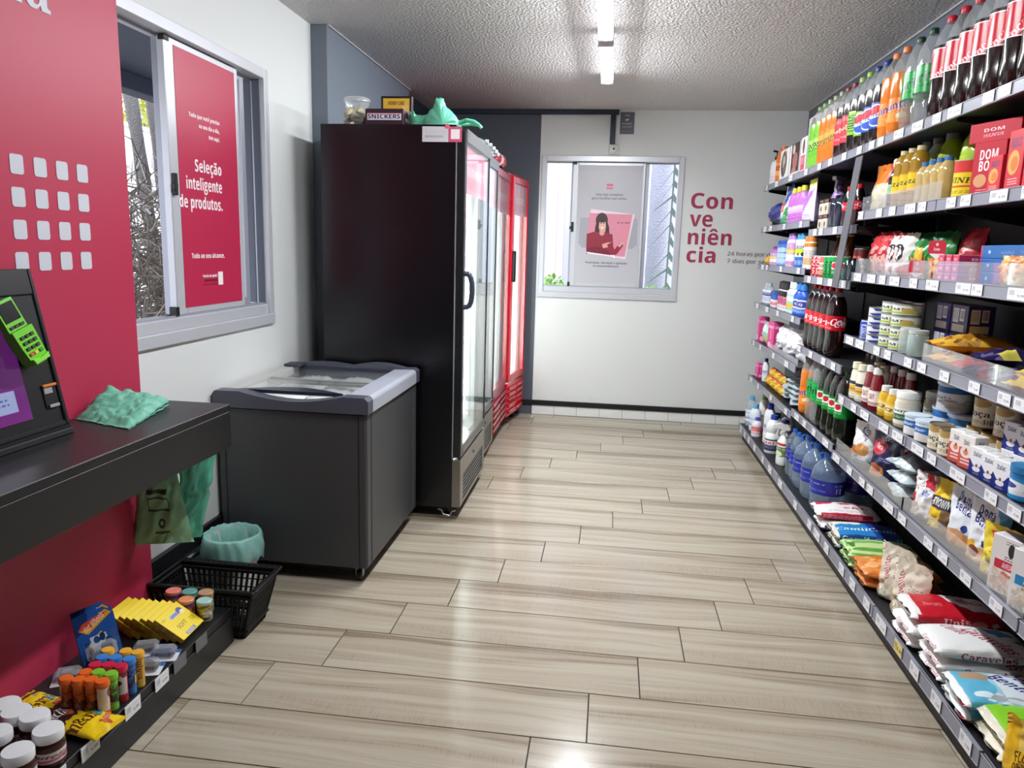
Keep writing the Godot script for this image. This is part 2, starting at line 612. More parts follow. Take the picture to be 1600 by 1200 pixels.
func paint_labels():
	label("tag", "f eeeef2;b 10 20 26 40 84848c;w 10 70 30 8 b0b0b8;t|9,99|70 62 20 77777f b 0 .7;w 48 24 40 8 a8a8b0")
	label("tag_yellow", "f e9d27a;b 8 20 30 40 403820;w 8 70 34 10 6a5a2a;t|4,99|70 55 30 2a2414 b 0 .8")
	# drinks
	label("cola_up", "f c8152c;r 0 0 100 5 f2dfe0;r 0 95 100 5 f2dfe0;a 3;t|Coca-Cola|24 50 22 ffffff i 50;t|Coca-Cola|58 50 22 ffffff i 50;t|Coca-Cola|91 50 22 ffffff i 50;w 42 84 16 5 f6d0d0")
	label("cola", "f cc1228;a 3.8;t|Coca-Cola|50 44 44 ffffff i 4;t|Coca-Cola|0 44 44 ffffff i 4;t|Coca-Cola|100 44 44 ffffff i 4;w 43 80 14 7 ffd8d8;w 76 20 6 60 f3c0c0")
	label("lemon_clear", "f 14a84a;r 0 0 100 6 0c8a3a;a 3;t|Sprite|50 46 34 0c3a22 b 8;t|Sprite|5 46 34 0c3a22 b 8;w 40 72 20 6 0c3a22")
	label("orange_soda", "f f08024;r 0 60 100 40 f6953c;a 3.2;t|Fanta|50.6 33 32 ffffff b 10;t|Fanta|50 32 30 24308c b 10;e 60 70 5 12 ffd8a0;e 56 74 4 9 e8efc0")
	label("blue_cola", "f 1c50b8;e 50 50 18 42 ffffff;e 50 50 16 37 2454c4;p c8203c 34 44 36 26 44 15 56 14 64 24 66 40 58 36 50 44 42 48;p ffffff 34 44 42 48 50 44 58 36 66 40 66 56 58 50 50 58 42 62 34 58;t|PEPSI|50 50 10 14245c b 0 .5")
	label("lime_cola", "f 7cba34;e 50 50 18 42 ffffff;e 50 50 16 37 2454c4;p c8203c 34 44 36 26 44 15 56 14 64 24 66 40 58 36 50 44 42 48;p ffffff 34 44 42 48 50 44 58 36 66 40 66 56 58 50 50 58 42 62 34 58;t|PEPSI|50 50 10 14245c b 0 .5;t|TWIST|76 50 14 f4ffe0 b 90 .6")
	label("lime_side", "f 84be3c;t|LIMAO|50 50 22 14401c b 90 .7;r 0 0 100 8 b8dc70;e 22 50 14 38 d02c40")
	label("red_soda", "f b82438;w 30 10 40 10 e8b0a0;a 2.5;t|Retro|50 44 22 f2e6b8 i 24;e 50 80 30 26 d83848;w 34 76 32 8 f8d8d0")
	label("guarana_retro", "f d8781c;e 50 44 60 22 e8a03c;a 2.9;t|Mineiro|50 48 24 1e4c24 i 24;t|Mineiro|2 48 24 1e4c24 i 24;w 40 70 20 8 6a3a10")
	label("green_retro", "f 6cb83c;e 50 44 60 22 a8d868;t|Mineiro|50 46 30 14401c s 14 .42;w 40 70 20 8 1c5a24")
	label("guarana", "f 128c36;r 0 0 100 8 0a6c28;r 0 92 100 8 0a6c28;r 42 16 16 46 f2f2ea;e 50 38 6 16 d02030;p 1c7a30 46 26 54 22 56 30;w 43 68 14 7 d8f0c8;r 4 16 12 46 f2f2ea;e 10 38 4 16 d02030")
	label("can_red", "f c01424;r 0 0 100 4 d8d8d8;t|Coca-Cola|50 50 17 ffffff s 90 .8;t|Coca-Cola|2 50 17 ffffff s 90 .8")
	label("can_pink", "f e06a5c;r 0 0 100 4 d8d8d8;r 20 30 60 30 f4dcd0;t|KUA|50 44 14 4a2020 b 0 .6;e 50 74 22 10 f09a80;w 30 86 40 6 7a2a20")
	label("can_green", "f 18a048;r 0 0 100 4 d8d8d8;t|Sprite|50 50 17 0c3a22 b 90 .9;p 60d878 10 0 30 0 20 100 0 100")
	label("can_green_dot", "f 1c8c3c;r 0 0 100 4 d8d8d8;r 30 26 40 30 f2f0e6;e 50 40 14 12 cc2030;w 32 64 36 10 d8f0d0")
	label("can_blue", "f 2048b8;r 0 0 100 6 d8d8d8;t|TONICA|50 50 16 e8f0ff b 90 .8;r 0 84 100 8 c8d8f4")
	label("can_dark", "f 2c2430;s 40 0 5 100 80 6 c878b0;r 20 30 60 26 e8a8c8;w 26 36 48 14 48203c")
	label("beer", "f c88a2c;r 0 0 100 14 8a5418;e 50 50 30 30 f0dca0;t|BEER|50 50 16 6a2c10 s 0 .7;r 0 86 100 14 8a5418")
	label("water", "f 1c2c9c;p f4f6ff 31 24 35 52 33 68 29 72 25 68 24 56;e 38 72 4 6 f4f6ff;w 42 24 18 5 dfe6ff;w 44 66 20 9 8fa4e8;w 68 24 10 10 c8d4f8;b 70 44 6 40 e8ecff")
	# cleaning
	label("bleach", "f 1c2450;r 10 22 80 34 f2ece8;t|REMAI|50 40 20 b02838 b 0 .5;w 16 64 68 22 a8b4dc;r 0 0 100 12 f4f4f4")
	label("trigger", "f eceeee;r 22 24 56 50 4c6a3c;s 30 24 28 50 40 8 7c9a4c;e 50 60 14 14 dce8c8;w 26 30 48 8 f4f4f4;r 26 4 48 12 c82434")
	label("tall_white", "f f0f2f4;r 10 30 80 40 e4e8f4;t|LIMP|50 46 18 2c3c94 b 0 .6;w 18 60 64 20 94a0c4")
	label("orange_clean", "f e07830;r 10 40 80 30 f6e4d4;t|ZAP|50 54 18 3c2c70 b 0 .7;r 10 76 80 14 5a3c94")
	label("pink_clean", "f e8eaf0;r 6 20 88 60 e04858;w 14 30 72 20 ffe8e8;e 50 66 24 12 f8c8d0")
	label("blue_clean", "f e4ecf6;r 8 26 84 50 7c9cd8;e 50 50 28 20 dfe9fa;w 20 60 60 14 3c58a8")
	label("detergent", "f f0f0f4;p 2858b8 30 0 100 0 70 50 30 42;r 4 44 60 22 d8403c;t|OMO|34 56 14 ffffff b 0 .7;p 38a058 70 60 100 50 100 100 64 100;p d83848 0 70 40 78 20 92 0 90;p 2c50c0 10 92 60 78 64 100 10 100;s 60 0 0 100 100 2 e8c8e0")
	label("softener", "f c878d0;p e8b4e8 10 70 50 30 90 20 60 60;r 10 76 80 16 a850b4;w 16 80 68 8 f4e0f8;e 40 40 22 10 f0d0f4")
	label("softener_pouch", "f e8e0f2;p b878d8 20 70 50 30 90 22 70 60 40 80;r 0 0 100 14 e8e43c;e 30 84 16 8 d8ecd8;w 50 82 40 8 8058a8")
	label("dark_bag", "f 232456;s 50 0 0 100 70 9 34388c;e 60 30 26 18 4a4c98;r 0 70 100 30 3c3c44;r 8 74 60 20 d8d4bc;s 20 0 60 30 40 7 c8b060")
	label("coal_box", "f d8ceb8;r 0 0 100 26 40181c;w 14 6 72 12 d8b8b0;e 50 60 22 18 6a6258;w 20 82 60 10 6a6258")
	label("wipes", "f 4c7cd0;r 0 0 100 14 2c4c9c;e 50 36 30 10 b8d4f8;e 50 58 30 10 b8d4f8;e 50 78 30 10 b8d4f8;w 20 88 60 6 e8f0ff")
	label("pink_pack", "f d89ad8;s 30 0 0 100 100 7 f4d8ec;r 10 30 80 14 f0d85c;e 50 64 30 14 f8eef8;w 20 84 60 10 7a3c8c")
	label("spray_can", "f f2f4f8;r 0 60 100 40 2c6cc0;e 46 40 16 12 c8d83c;e 60 50 10 8 28282c;w 20 74 60 14 dceafc;t|SBP|50 24 12 1c2c68 b 0 .7")
	label("spray_orange", "f eee6e0;r 0 0 100 16 d88428;w 16 30 68 26 4c4858;e 50 72 24 14 c8a878")
	label("shampoo_clear", "f e6eaf2;r 10 20 80 26 4c5a9c;w 16 54 68 30 5c6ca8;w 16 24 68 12 e8ecf8")
	label("blue_pink", "f e8e0ea;r 0 0 100 40 4060b0;r 0 60 100 24 e08484")
	label("deodorant", "f f0eef0;r 0 0 100 30 282028;e 50 52 30 22 d8607c;t|C|50 52 20 2c3c8c b 0 .8;w 20 80 60 10 48304c")
	label("pump_blue", "f 2c5cc0;e 50 44 36 26 f0f4fc;e 50 44 26 18 3c48a8;t|Q|50 44 12 ffffff b;w 16 78 68 14 dce6fa")
	label("magenta", "f d0288c;p e878b4 0 0 60 0 30 50 0 70;w 20 70 60 14 f8d0e8;t|seda|50 50 16 ffe8f4 s 0 .6")
	label("pads", "f e0408c;r 10 14 80 10 f6a8cc;t|Intimus|50 40 14 ffe4f0 b 90 .6;e 40 84 26 10 f8c0dc")
	label("mint_pack", "f 9cd8c4;r 10 14 80 30 e8f6f0;e 50 70 24 14 e8b83c;w 14 88 72 8 2c6c58")
	label("white_bag", "f eeeef0;s 24 0 0 100 100 6 d0ccd8;e 70 44 22 12 f8f8fa;t|FLOC|60 60 12 3c4458 b 30 .6;p a8a4d0 20 80 70 76 60 100 24 100")
	label("sponge", "f f0c43c;s 80 0 0 100 100 4 d8a428;r 20 0 60 20 e85c48")
	label("teal_bag", "f 3c5c6c;s 50 0 0 100 100 8 6c9098;r 0 60 100 40 b8c4c8;s 30 0 30 100 40 6 243c50")
	label("hygiene", "f f0eeec;e 50 46 34 40 584840;e 50 40 16 20 c8b8ac;e 58 60 14 14 786458;r 0 88 100 12 e0d8d4;w 60 10 30 10 a09890")
	label("hygiene_brown", "f 3c1a1a;r 0 0 16 100 eee8e6;e 60 52 26 24 a8685c;e 40 18 14 14 d0c4bc;e 50 82 22 14 b07868;r 20 86 80 6 e0d0cc")
	label("hygiene_red", "f f2f0ee;r 10 50 80 40 c8405c;w 20 56 60 20 f8d8dc;e 50 26 24 20 6c584c")
	label("orange_clean_top", "f dc7430;t|CIF|50 52 16 2a1c18 b 20 .8;e 50 80 40 12 f0a860;w 20 28 60 10 f8d8b8")
	label("pump_white", "f eeecee;w 14 50 72 20 d88ca8;r 20 30 60 12 f2dce4;w 20 76 60 10 b0a8b8")
	# groceries
	label("pasta", "f d8c49c;r 0 0 100 40 e8842c;p c02c30 60 0 100 0 100 40 70 40;t|Renata|50 52 12 ffffff s 14 .6;s 60 0 58 100 40 5 e4d4b0")
	label("vinegar", "f 2c2420;r 0 20 100 40 a8d0a0;w 16 30 68 20 2c4c34;r 0 74 100 26 201a18")
	label("oil", "f f0c418;r 0 0 100 8 d8a410;t|Liza|50 48 26 1c5a2c b 0 .5;e 30 70 8 12 48882c;t|Liza|2 48 26 1c5a2c b 0 .5")
	label("milk_powder", "f f2d428;e 50 12 44 20 d83c38;t|NINHO|50 52 15 3c3010 s -6 .5;r 10 66 80 5 d0483c;r 72 60 22 26 2c64b0;w 20 80 40 8 8c7420")
	label("red_box", "f c01c30;t|DOM|50 24 18 ffffff b;t|BOM|50 44 18 ffffff b;e 30 70 20 12 d8a070;w 20 86 60 8 f4c8c8;r 60 60 24 12 f6e8e8")
	label("red_side", "f b41a2c;r 12 20 76 60 c8c4c4;w 18 28 64 44 8c8484")
	label("red_top", "f c42034;t|DOM|50 40 16 f8e0e0 b 0 .8;w 30 60 40 14 f8e0e0")
	label("panettone", "f d02430;t|BAUDUCCO|50 22 15 2c2c7c b 0 .55;e 44 54 34 20 f0a44c;e 50 56 22 12 d87828;w 20 80 60 12 fbe0d8")
	label("green_juice", "f b8d838;e 50 50 40 30 d4e860;w 24 40 52 20 4c7420")
	label("snack_red", "f a81c2c;p d84048 0 20 60 0 80 40 20 60;s 40 0 60 100 40 6 d8a48c;t|Chips|50 40 16 f8e8d8 s 20 .6")
	label("snack_white", "f e8e4de;p b83038 0 0 40 0 20 60 0 50;t|D|54 46 40 28242c s 10;p c03840 40 80 100 70 100 100 40 100")
	label("snack_green", "f 1c8034;r 0 0 100 20 14642c;t|Fandangos|50 38 12 f2f6e8 b -10 .5;p d86424 30 60 80 54 90 100 20 100;s 30 20 60 70 40 5 e8a040")
	label("heart_tag", "f c82840;r 0 70 100 30 f2e8e8;e 50 22 8 8 f4c8c0;t|Festa|50 46 16 ffffff s 0 .6")
	label("bar_red", "f d03458;r 0 0 100 12 e87890;t|BIS|50 50 26 f8e0e8 b 0 .8;r 0 88 100 12 a82040")
	label("wafer_blue", "f 1a68b0;r 0 0 5 100 c43454;r 0 0 100 8 2c80c8;e 18 50 2.4 14 a8d0f0;t|wafer|50 52 22 5c9cd4 s 0 .25;w 70 40 22 20 4c8cc8")
	label("cookie_orange", "f e09030;s 50 0 0 100 100 7 c8783c;p f0b868 0 0 50 10 40 60 0 50")
	label("cookie_yellow", "f e8b440;t|Biscoito|50 40 20 a02c20 b 0 .4;s 30 50 50 50 50 5 b87828")
	label("cookie_red", "f c82830;r 10 30 26 40 f0e8e4;t|R|22 50 26 c82830 b;w 44 40 44 20 f4c8c4")
	label("cookie_purple", "f 28204c;s 40 0 0 100 100 6 4c4478;r 10 20 40 34 e8e4f0;p e8d860 70 60 100 54 100 74 74 80;e 80 30 12 18 8c5c9c")
	label("cookie_blue", "f 3c8cc8;s 20 0 0 100 100 6 b8d8f0;r 20 20 50 40 e8f0f4;p e8d050 0 80 60 70 100 90 100 100 0 100")
	label("tuna", "f e8ece0;r 0 0 100 14 c0c4c0;t|GOMES|50 48 26 3c4438 b 0 .34;r 0 70 100 22 a8c04c;e 66 58 8 24 c8a858;t|GOMES|2 48 26 3c4438 b 0 .34;r 20 66 14 30 2c5c3c")
	label("tuna_blue", "f e8eaf2;p 2c3c98 0 20 30 10 50 40 20 60;p 2c3c98 50 70 90 60 100 90 60 96;e 40 54 8 20 d87c5c;p 2c3c98 60 6 100 14 90 40 64 34")
	label("purple_box", "f 342c70;r 12 14 34 50 ececf2;r 52 14 26 44 f4f4f8;b 56 20 18 30 28242c;w 16 20 26 36 8c88a0;r 12 70 70 26 dcd8cc")
	label("sauce_dark", "f d8d4cc;w 14 20 72 60 484848;e 50 50 16 20 b8443c")
	label("ketchup", "f f0e8e0;r 0 0 100 100 d8c0b4;e 50 40 40 34 f4ece4;t|Heinz|50 40 16 8c1c28 b 90 .6;w 20 76 60 16 8c2c34")
	label("mustard", "f f0c840;e 50 50 36 34 f6e09c;t|Q|50 50 24 8c6414 b;w 24 80 52 10 a87c20")
	label("mayo_label", "f ece6d4;r 20 20 60 36 f8f6ec;t|Quero|50 34 12 1c3c2c b 0 .6;r 22 50 50 30 2c6c40;e 68 44 10 12 e0a030;w 28 60 38 10 e8f0e0")
	label("mayo_squeeze", "f f0ead8;r 14 10 72 20 283040;e 50 56 34 22 e8b43c;t|Mayo|50 56 12 283878 b 0 .6;w 20 84 60 8 3c4870")
	label("curd_tub", "f e8eef4;r 0 0 100 26 2870b8;t|Nata|50 46 14 3470a8 b 0 .4;r 0 60 100 40 b8c0cc;s 20 20 56 60 30 6 d8d0c8;w 10 12 30 8 c8e0f4;t|Nata|2 46 14 3470a8 b 0 .4")
	label("curd_small", "f 2c6cb4;r 0 0 100 14 e4ecf4;p e8e4e0 20 60 50 50 80 70 70 100 20 100;w 20 26 40 16 dceaf8;t|Dan|50 34 14 f0f6fc b 0 .4")
	label("condensed", "f ece4cc;e 50 16 12 14 b89860;t|Moça|46 52 20 24242c s 0 .45;e 74 50 9 18 d89a5c;e 72 40 5 9 f0d8b0;t|Moça|0 52 20 24242c s 0 .45;w 26 76 40 10 8c7c58;b 56 70 10 18 584c38")
	label("milk_red", "f f2ece8;r 0 40 100 60 d8584c;e 50 52 36 16 f2e4dc;t|Itaic|50 22 15 2c2c3c b 0 .8;e 50 52 16 8 e88868;e 50 44 6 5 8c3c34;r 20 72 60 5 f6e0d8;r 20 82 60 5 f6e0d8")
	label("milk_blue", "f f4f4f6;r 0 48 100 52 1c2c84;p f4f4f6 0 40 100 40 70 66 30 66;t|Italac|50 24 16 20244c b 0 .8;e 50 76 24 10 f4f0ec;e 50 64 7 6 a04c3c;w 30 90 40 6 b8c4f0")
	label("choco_pot", "f 2c8cc8;r 0 0 100 20 2474b0;e 36 52 26 24 f0f4f8;e 36 50 14 12 3c4c9c;p e8e8f0 40 70 100 60 100 80 40 84;w 56 30 36 10 c8e4f8")
	label("jar_white", "f eeeae4;p e8a840 20 20 60 16 50 50;e 60 60 24 14 c8483c;r 10 66 80 14 c8343c;w 16 84 68 8 84705c")
	label("cookie_bag", "f e6e2e2;t|Dona|60 16 12 2c2c64 b -30 .8;t|Benta|56 28 12 2c2c64 b -30 .8;e 36 68 26 12 c8702c;e 66 62 22 14 d89c5c;e 40 76 14 7 8c3c1c;r 0 86 100 14 5c94c0")
	label("navy_bag", "f 20204c;e 34 30 26 16 c8283c;t|Tora|34 30 11 ffffff b -10 .7;e 40 78 30 14 d89444;e 40 74 20 9 b8501c;w 50 50 40 8 9c98c8;t|Cook|60 10 10 e8e8f0 b 0 .8")
	label("snack_silver", "f c0d0d4;r 0 0 100 30 283068;s 50 0 10 100 90 6 e8f2f4;p 8cb8bc 30 40 100 34 100 70 40 80")
	label("polvilho", "f f2eeec;p d02840 40 0 100 0 90 46 50 52;e 56 42 24 14 e8ecf4;t|Vovo|56 42 11 2c4c98 b 0 .7;p d02840 0 50 20 44 24 66 0 64;e 30 78 18 12 c8b4ac;s 20 10 10 30 30 3 e8d8d8")
	label("coffee", "f 8c6c48;p f2cc28 20 0 80 0 90 40 14 34;r 10 34 80 20 2c2c44;t|BROWN|50 44 14 f4f0e4 b 0 .8;p f2cc28 10 56 60 56 56 90 10 90;w 18 70 34 10 6c4c14")
	label("bread_mix", "f eef0f6;p 58b0d4 60 0 100 0 100 70 84 80 80 30;t|Dona|46 18 14 2c2c78 b -8 .9;t|Benta|46 32 14 2c2c78 b -8 .9;e 62 62 9 6 2c3c84;p f0b840 0 70 30 60 50 80 20 100 0 100;e 56 86 40 16 e0b088;e 34 78 14 9 8c4428;t|mix|40 46 10 b894b4 r 0 .8")
	label("bread_mix_cake", "f eef2f8;p 58b0d4 60 0 100 0 100 70 84 80 80 30;t|Dona|46 18 14 2c2c78 b -8 .9;t|Benta|46 32 14 2c2c78 b -8 .9;e 62 62 9 6 2c3c84;e 44 84 44 18 d8a070;p e89c50 20 80 70 74 74 96 24 98")
	label("corn_yellow", "f ecd034;p e84838 20 14 60 10 64 20 24 26;s 40 10 60 80 40 6 f4e070;w 30 40 50 12 7c6c14;e 60 50 20 12 f8f0b0")
	label("oat_red", "f f0ece8;w 40 8 44 6 8c8078;r 14 42 72 16 d02c48;t|AVEIA|50 50 9 ffffff b 0 .8;s 60 10 62 80 34 5 d8b48c;e 44 70 14 9 d07868;e 56 22 9 12 2c2c34;w 40 34 30 5 484048")
	label("oat_blue", "f f0eeec;w 40 8 44 6 8c8078;r 14 42 72 16 2c90c8;t|AVEIA|50 50 9 ffffff b 0 .8;s 60 10 62 80 34 5 dcb888;e 54 74 18 10 e8c894;e 56 22 9 12 2c2c34;w 40 34 30 5 484048")
	label("oat_side", "f e8e2dc;r 0 0 100 20 34307c;t|AVEIA BIO|50 40 12 e8a83c b 90 .8;w 16 60 68 30 8c8078")
	label("salt_red", "f f2f0ee;p c82440 0 0 40 0 30 30 0 36;p c82440 40 20 100 6 100 16 46 34;t|SAL|66 56 16 c82440 b;w 20 76 70 10 c8a0a8")
	label("seam_red", "f ecebe9;r 0 0 86 100 c82440;w 10 34 60 30 f4d8dc")
	label("salt_navy", "f f0f0f4;p 2c2c6c 0 0 30 0 24 40 0 44;p 3c2c7c 40 24 100 10 100 20 46 36;w 20 60 70 20 9c98c0")
	label("seam_navy", "f f0f0f2;r 0 0 88 100 28285c;w 10 30 66 40 a8a8d0")
	label("bean_blue", "f 2c84c4;p 1c3c94 50 0 100 0 100 100 60 100;p e8e8dc 0 0 50 0 46 30 0 34;t|Camil|30 60 16 e8f4fc s -6 .7;t|Camil|76 60 16 e8f4fc s -6 .7")
	label("seam_blue", "f 1c4a88;t|Camil|30 50 44 c8e0f4 s 0 .22;t|Camil|76 50 44 c8e0f4 s 0 .22")
	label("rice_pale", "f dedccc;s 90 0 0 100 100 4 c8c0a8;w 20 40 60 20 a89c80")
	label("veg_green", "f c8dc98;s 40 0 0 100 100 7 68a848;t|Ver|66 60 22 1c2c1c b 0 .9")
	label("veg_orange", "f e07c2c;s 40 0 0 100 100 7 f0a050;w 20 60 50 20 f8d8b0")
	label("cream_bag", "f e4d8c4;t|União|34 40 15 b0485c s -50 .7;p c0a888 0 66 40 60 40 100 0 100;s 20 10 70 40 30 4 f0e8d8;w 56 40 36 10 b08c80;r 58 50 30 3 b07078")
	label("sugar_red", "f c81c2c;p f4f0ec 44 0 100 0 100 60 70 72 50 40;t|União|74 34 19 a8283c s -50 .7;r 0 0 12 100 e8e4e2;e 78 50 18 8 f8f4f0;w 20 50 20 10 f0b0b0")
	label("seam_sugar", "f c42030;t|União|52 50 44 f8dcdc s 0 .2;e 70 50 9 24 e89090;p f4d0d0 82 40 88 30 92 46 86 70;r 0 0 4 100 f0ecea")
	label("sugar_white", "f efeeec;t|Caravelas|62 58 17 a82840 s -62 .62;p 3c78b0 60 16 80 10 90 34 74 44;e 92 50 5 6 2c7c48;t|União|34 30 14 a83850 s -62 .6")
	label("seam_white", "f dcdad6;t|CaravelaS|52 50 40 8c2038 s 0 .19")
	label("end_white", "f efefed;t|Caravela|64 40 13 a83850 s 0 .6;s 14 0 0 100 100 5 e0dedc")
	label("end_plain", "f eeeeec;s 14 0 0 100 100 6 dcdad8;p d03848 70 60 100 50 100 80")
	label("flour_blue", "f a8d4e4;p 64b8d8 0 0 30 0 40 50 30 100 0 100;s 30 20 70 80 30 7 e4f0f4;r 42 8 56 70 e2ecf2;t|Dona|72 26 16 24246c b -58 .8;t|Benta|56 40 16 24246c b -58 .8;e 26 24 14 12 b89878")
	label("seam_flour", "f 58a8b4;b 40 40 50 46 204c54;r 60 6 24 30 28486c;w 64 14 16 16 c8e4f0")
	label("corn_green", "f 8cd030;e 60 40 22 22 8c5a34;e 66 46 12 12 b88050;w 14 60 40 16 e8f8c8")
	label("corn_flake", "f e8b41c;p f4d060 20 0 80 0 70 40 30 44;t|FLOCÃO|50 44 13 5a3c0c b 20 .7;t|DE MILHO|50 58 10 5a3c0c b 20 .7;p b87c48 10 80 60 70 60 100 10 100")
	label("starch", "f e0d8c0;s 50 0 0 100 100 6 f0ead8;w 10 60 60 20 b8ac90")
	# sweets on the left
	label("spread", "f 4a2022;r 8 26 84 56 e8dcd8;p d87890 8 70 92 50 92 66 8 82;t|Nutella|50 46 16 5a2830 b -14 .6;t|Nutella|2 46 16 5a2830 b -14 .6;e 70 68 8 8 9c5c4c")
	label("candy_yellow", "f f2cc1c;t|m&m's|50 48 26 5a2a18 s 0 .9;s 10 56 66 36 26 6 d8603c;s 8 66 20 30 40 5 3c9cb0;r 0 0 100 9 e0b814;r 0 92 100 8 e0b814;r 0 9 100 10 5a2a18")
	label("candy_brown", "f 3a1c1c;t|m&m's|50 50 24 e8e4e4 s 0 .8;s 8 60 60 36 30 5 d86c50;r 0 0 100 10 7c5048")
	label("tube_orange", "f c85a24;r 0 0 100 12 f07428;t|m&m|50 26 12 7c3018 s 0 .8;s 30 0 40 100 50 9 8c3c1c;r 0 88 100 12 f0782c")
	label("tube_white", "f c85a24;r 20 6 44 70 e6d8d0;r 0 0 100 6 f07428;r 0 82 100 18 f0782c;s 12 66 20 34 60 9 8c3c1c;w 24 14 36 40 b8a8a0")
	label("tube_green", "f 78b838;t|m&m|50 24 12 2c5c1c s 0 .8;s 30 0 36 100 40 10 38561c;r 0 80 100 20 8cd048")
	label("tube_red", "f c02444;r 26 14 36 60 d8d0cc;s 14 0 10 100 80 8 8c1830;r 0 84 100 16 d02c44")
	label("tube_blue", "f 3c6cb8;t|m&m|50 24 12 1c2c5c s 0 .8;s 16 0 36 100 40 10 203c74;p e8c84c 60 40 90 46 84 70 60 66;r 0 80 100 20 3c88d0")
	label("tube_yellow", "f e0a838;t|m&m|46 40 16 5a3018 s 90 1;s 16 60 10 40 70 7 c88428;r 0 86 100 14 f0c048")
	label("soft_box", "f f4d41c;r 34 22 40 14 d8dcec;r 36 24 36 10 3c4c98;w 38 26 32 6 e8ecf8;t|SOFT|44 62 13 2c2c3c r 0 .9;e 78 26 11 10 5c58a0;e 82 34 9 7 f0e6b0;w 76 60 18 16 7c6c1c;r 26 86 40 10 7c84b0;w 30 88 30 5 e4e8f4;w 8 18 14 5 8c7c1c")
	label("soft_side", "f c8a42c;r 0 40 100 30 a8841c;w 10 20 80 14 7c6418")
	label("toy_card", "f 2458a8;p 16346c 0 0 40 0 30 30 0 40;p f0a428 8 30 80 6 94 14 30 40;p d84828 8 30 20 20 60 12 84 10 40 30;t|Hot Wheels|48 22 12 fff0d0 b 22 .6;p e8c040 20 60 60 40 70 50 30 80;p c8d8e8 30 46 70 44 80 90 40 96;s 30 10 44 80 50 7 1c3c78")
	label("toy_card_low", "f d8dade;p 3464a8 0 0 100 0 100 30 0 24;w 20 60 60 20 707480")
	label("tin_side", "f c8b458;s 60 0 0 100 100 8 7c5c34;r 0 86 100 14 d8cc90;s 14 0 20 100 60 9 e0e0c8")
	label("tin_red", "f b84438;s 40 0 0 100 100 8 e8a080;r 0 0 100 20 4c4c8c")
	label("tin_green", "f 3c8068;s 40 0 0 100 100 8 7cb898;r 0 0 100 20 a8d0bc")
	# elsewhere
	label("snickers", "f 3a1a2c;r 6 26 88 44 e8e6ec;t|SNICKERS|50 48 26 241c50 b 0 .5;r 6 26 88 5 b02838")
	label("snickers_front", "f 3c1c30;p 5c3444 0 0 100 0 100 30 0 14;r 40 50 46 20 dcd8e4;w 44 54 38 12 6c5c84")
	label("bar_box", "f 1c1014;r 8 8 84 90 e8b83c;t|HONEY CARE|50 22 11 5a2410 b 0 .55;r 30 40 36 44 8c4028;r 36 46 24 30 b8683c;w 70 30 18 40 f6ecd0;w 70 60 18 30 8c3c18")
	label("fridge_card", "f d4d4d8;w 8 26 54 22 c0c0c6;w 8 58 46 16 55555e;r 66 0 34 100 d05878;r 72 18 22 62 f4eef0;e 63 2 8 14 e87898")
	label("bag_print", "f 8cc09a;r 22 44 48 5 1c3c2c;r 26 52 44 14 2c5440;r 28 54 40 10 98c8a4;w 24 16 50 20 24503c;e 52 78 6 5 1c3c2c;e 52 78 3 2.4 98c8a4;r 40 86 24 3 1c3c2c")
	label("sign_small", "f 62636e;t|SORRIA|50 16 9 d0a8b0 b 0 .8;p e8e8ec 36 34 62 30 56 38 40 40;w 16 50 68 6 dcdce2;w 16 64 68 6 c8c8d0;w 10 84 80 6 80808a")
	label("screen", "g 5a2470 7c3084;p 6c2c90 0 0 100 0 70 40 0 60;e 90 30 50 40 5c2068;r 52 72 34 18 a8b4e0;w 60 78 18 6 5a68b0;s 10 0 0 100 70 1.5 c8a0d8;w 8 40 36 8 a878b8")
	label("header_pink", "f dc7090;t|minimerc|50 50 26 f4d4dc b 0 .5;r 0 90 100 10 e89cb0")
	label("print_tile", "f e8e8e4;r 0 0 100 100 e8e8e4")
	for k in sheets.size(): sheets[k] = ImageTexture.create_from_image(sheets[k])

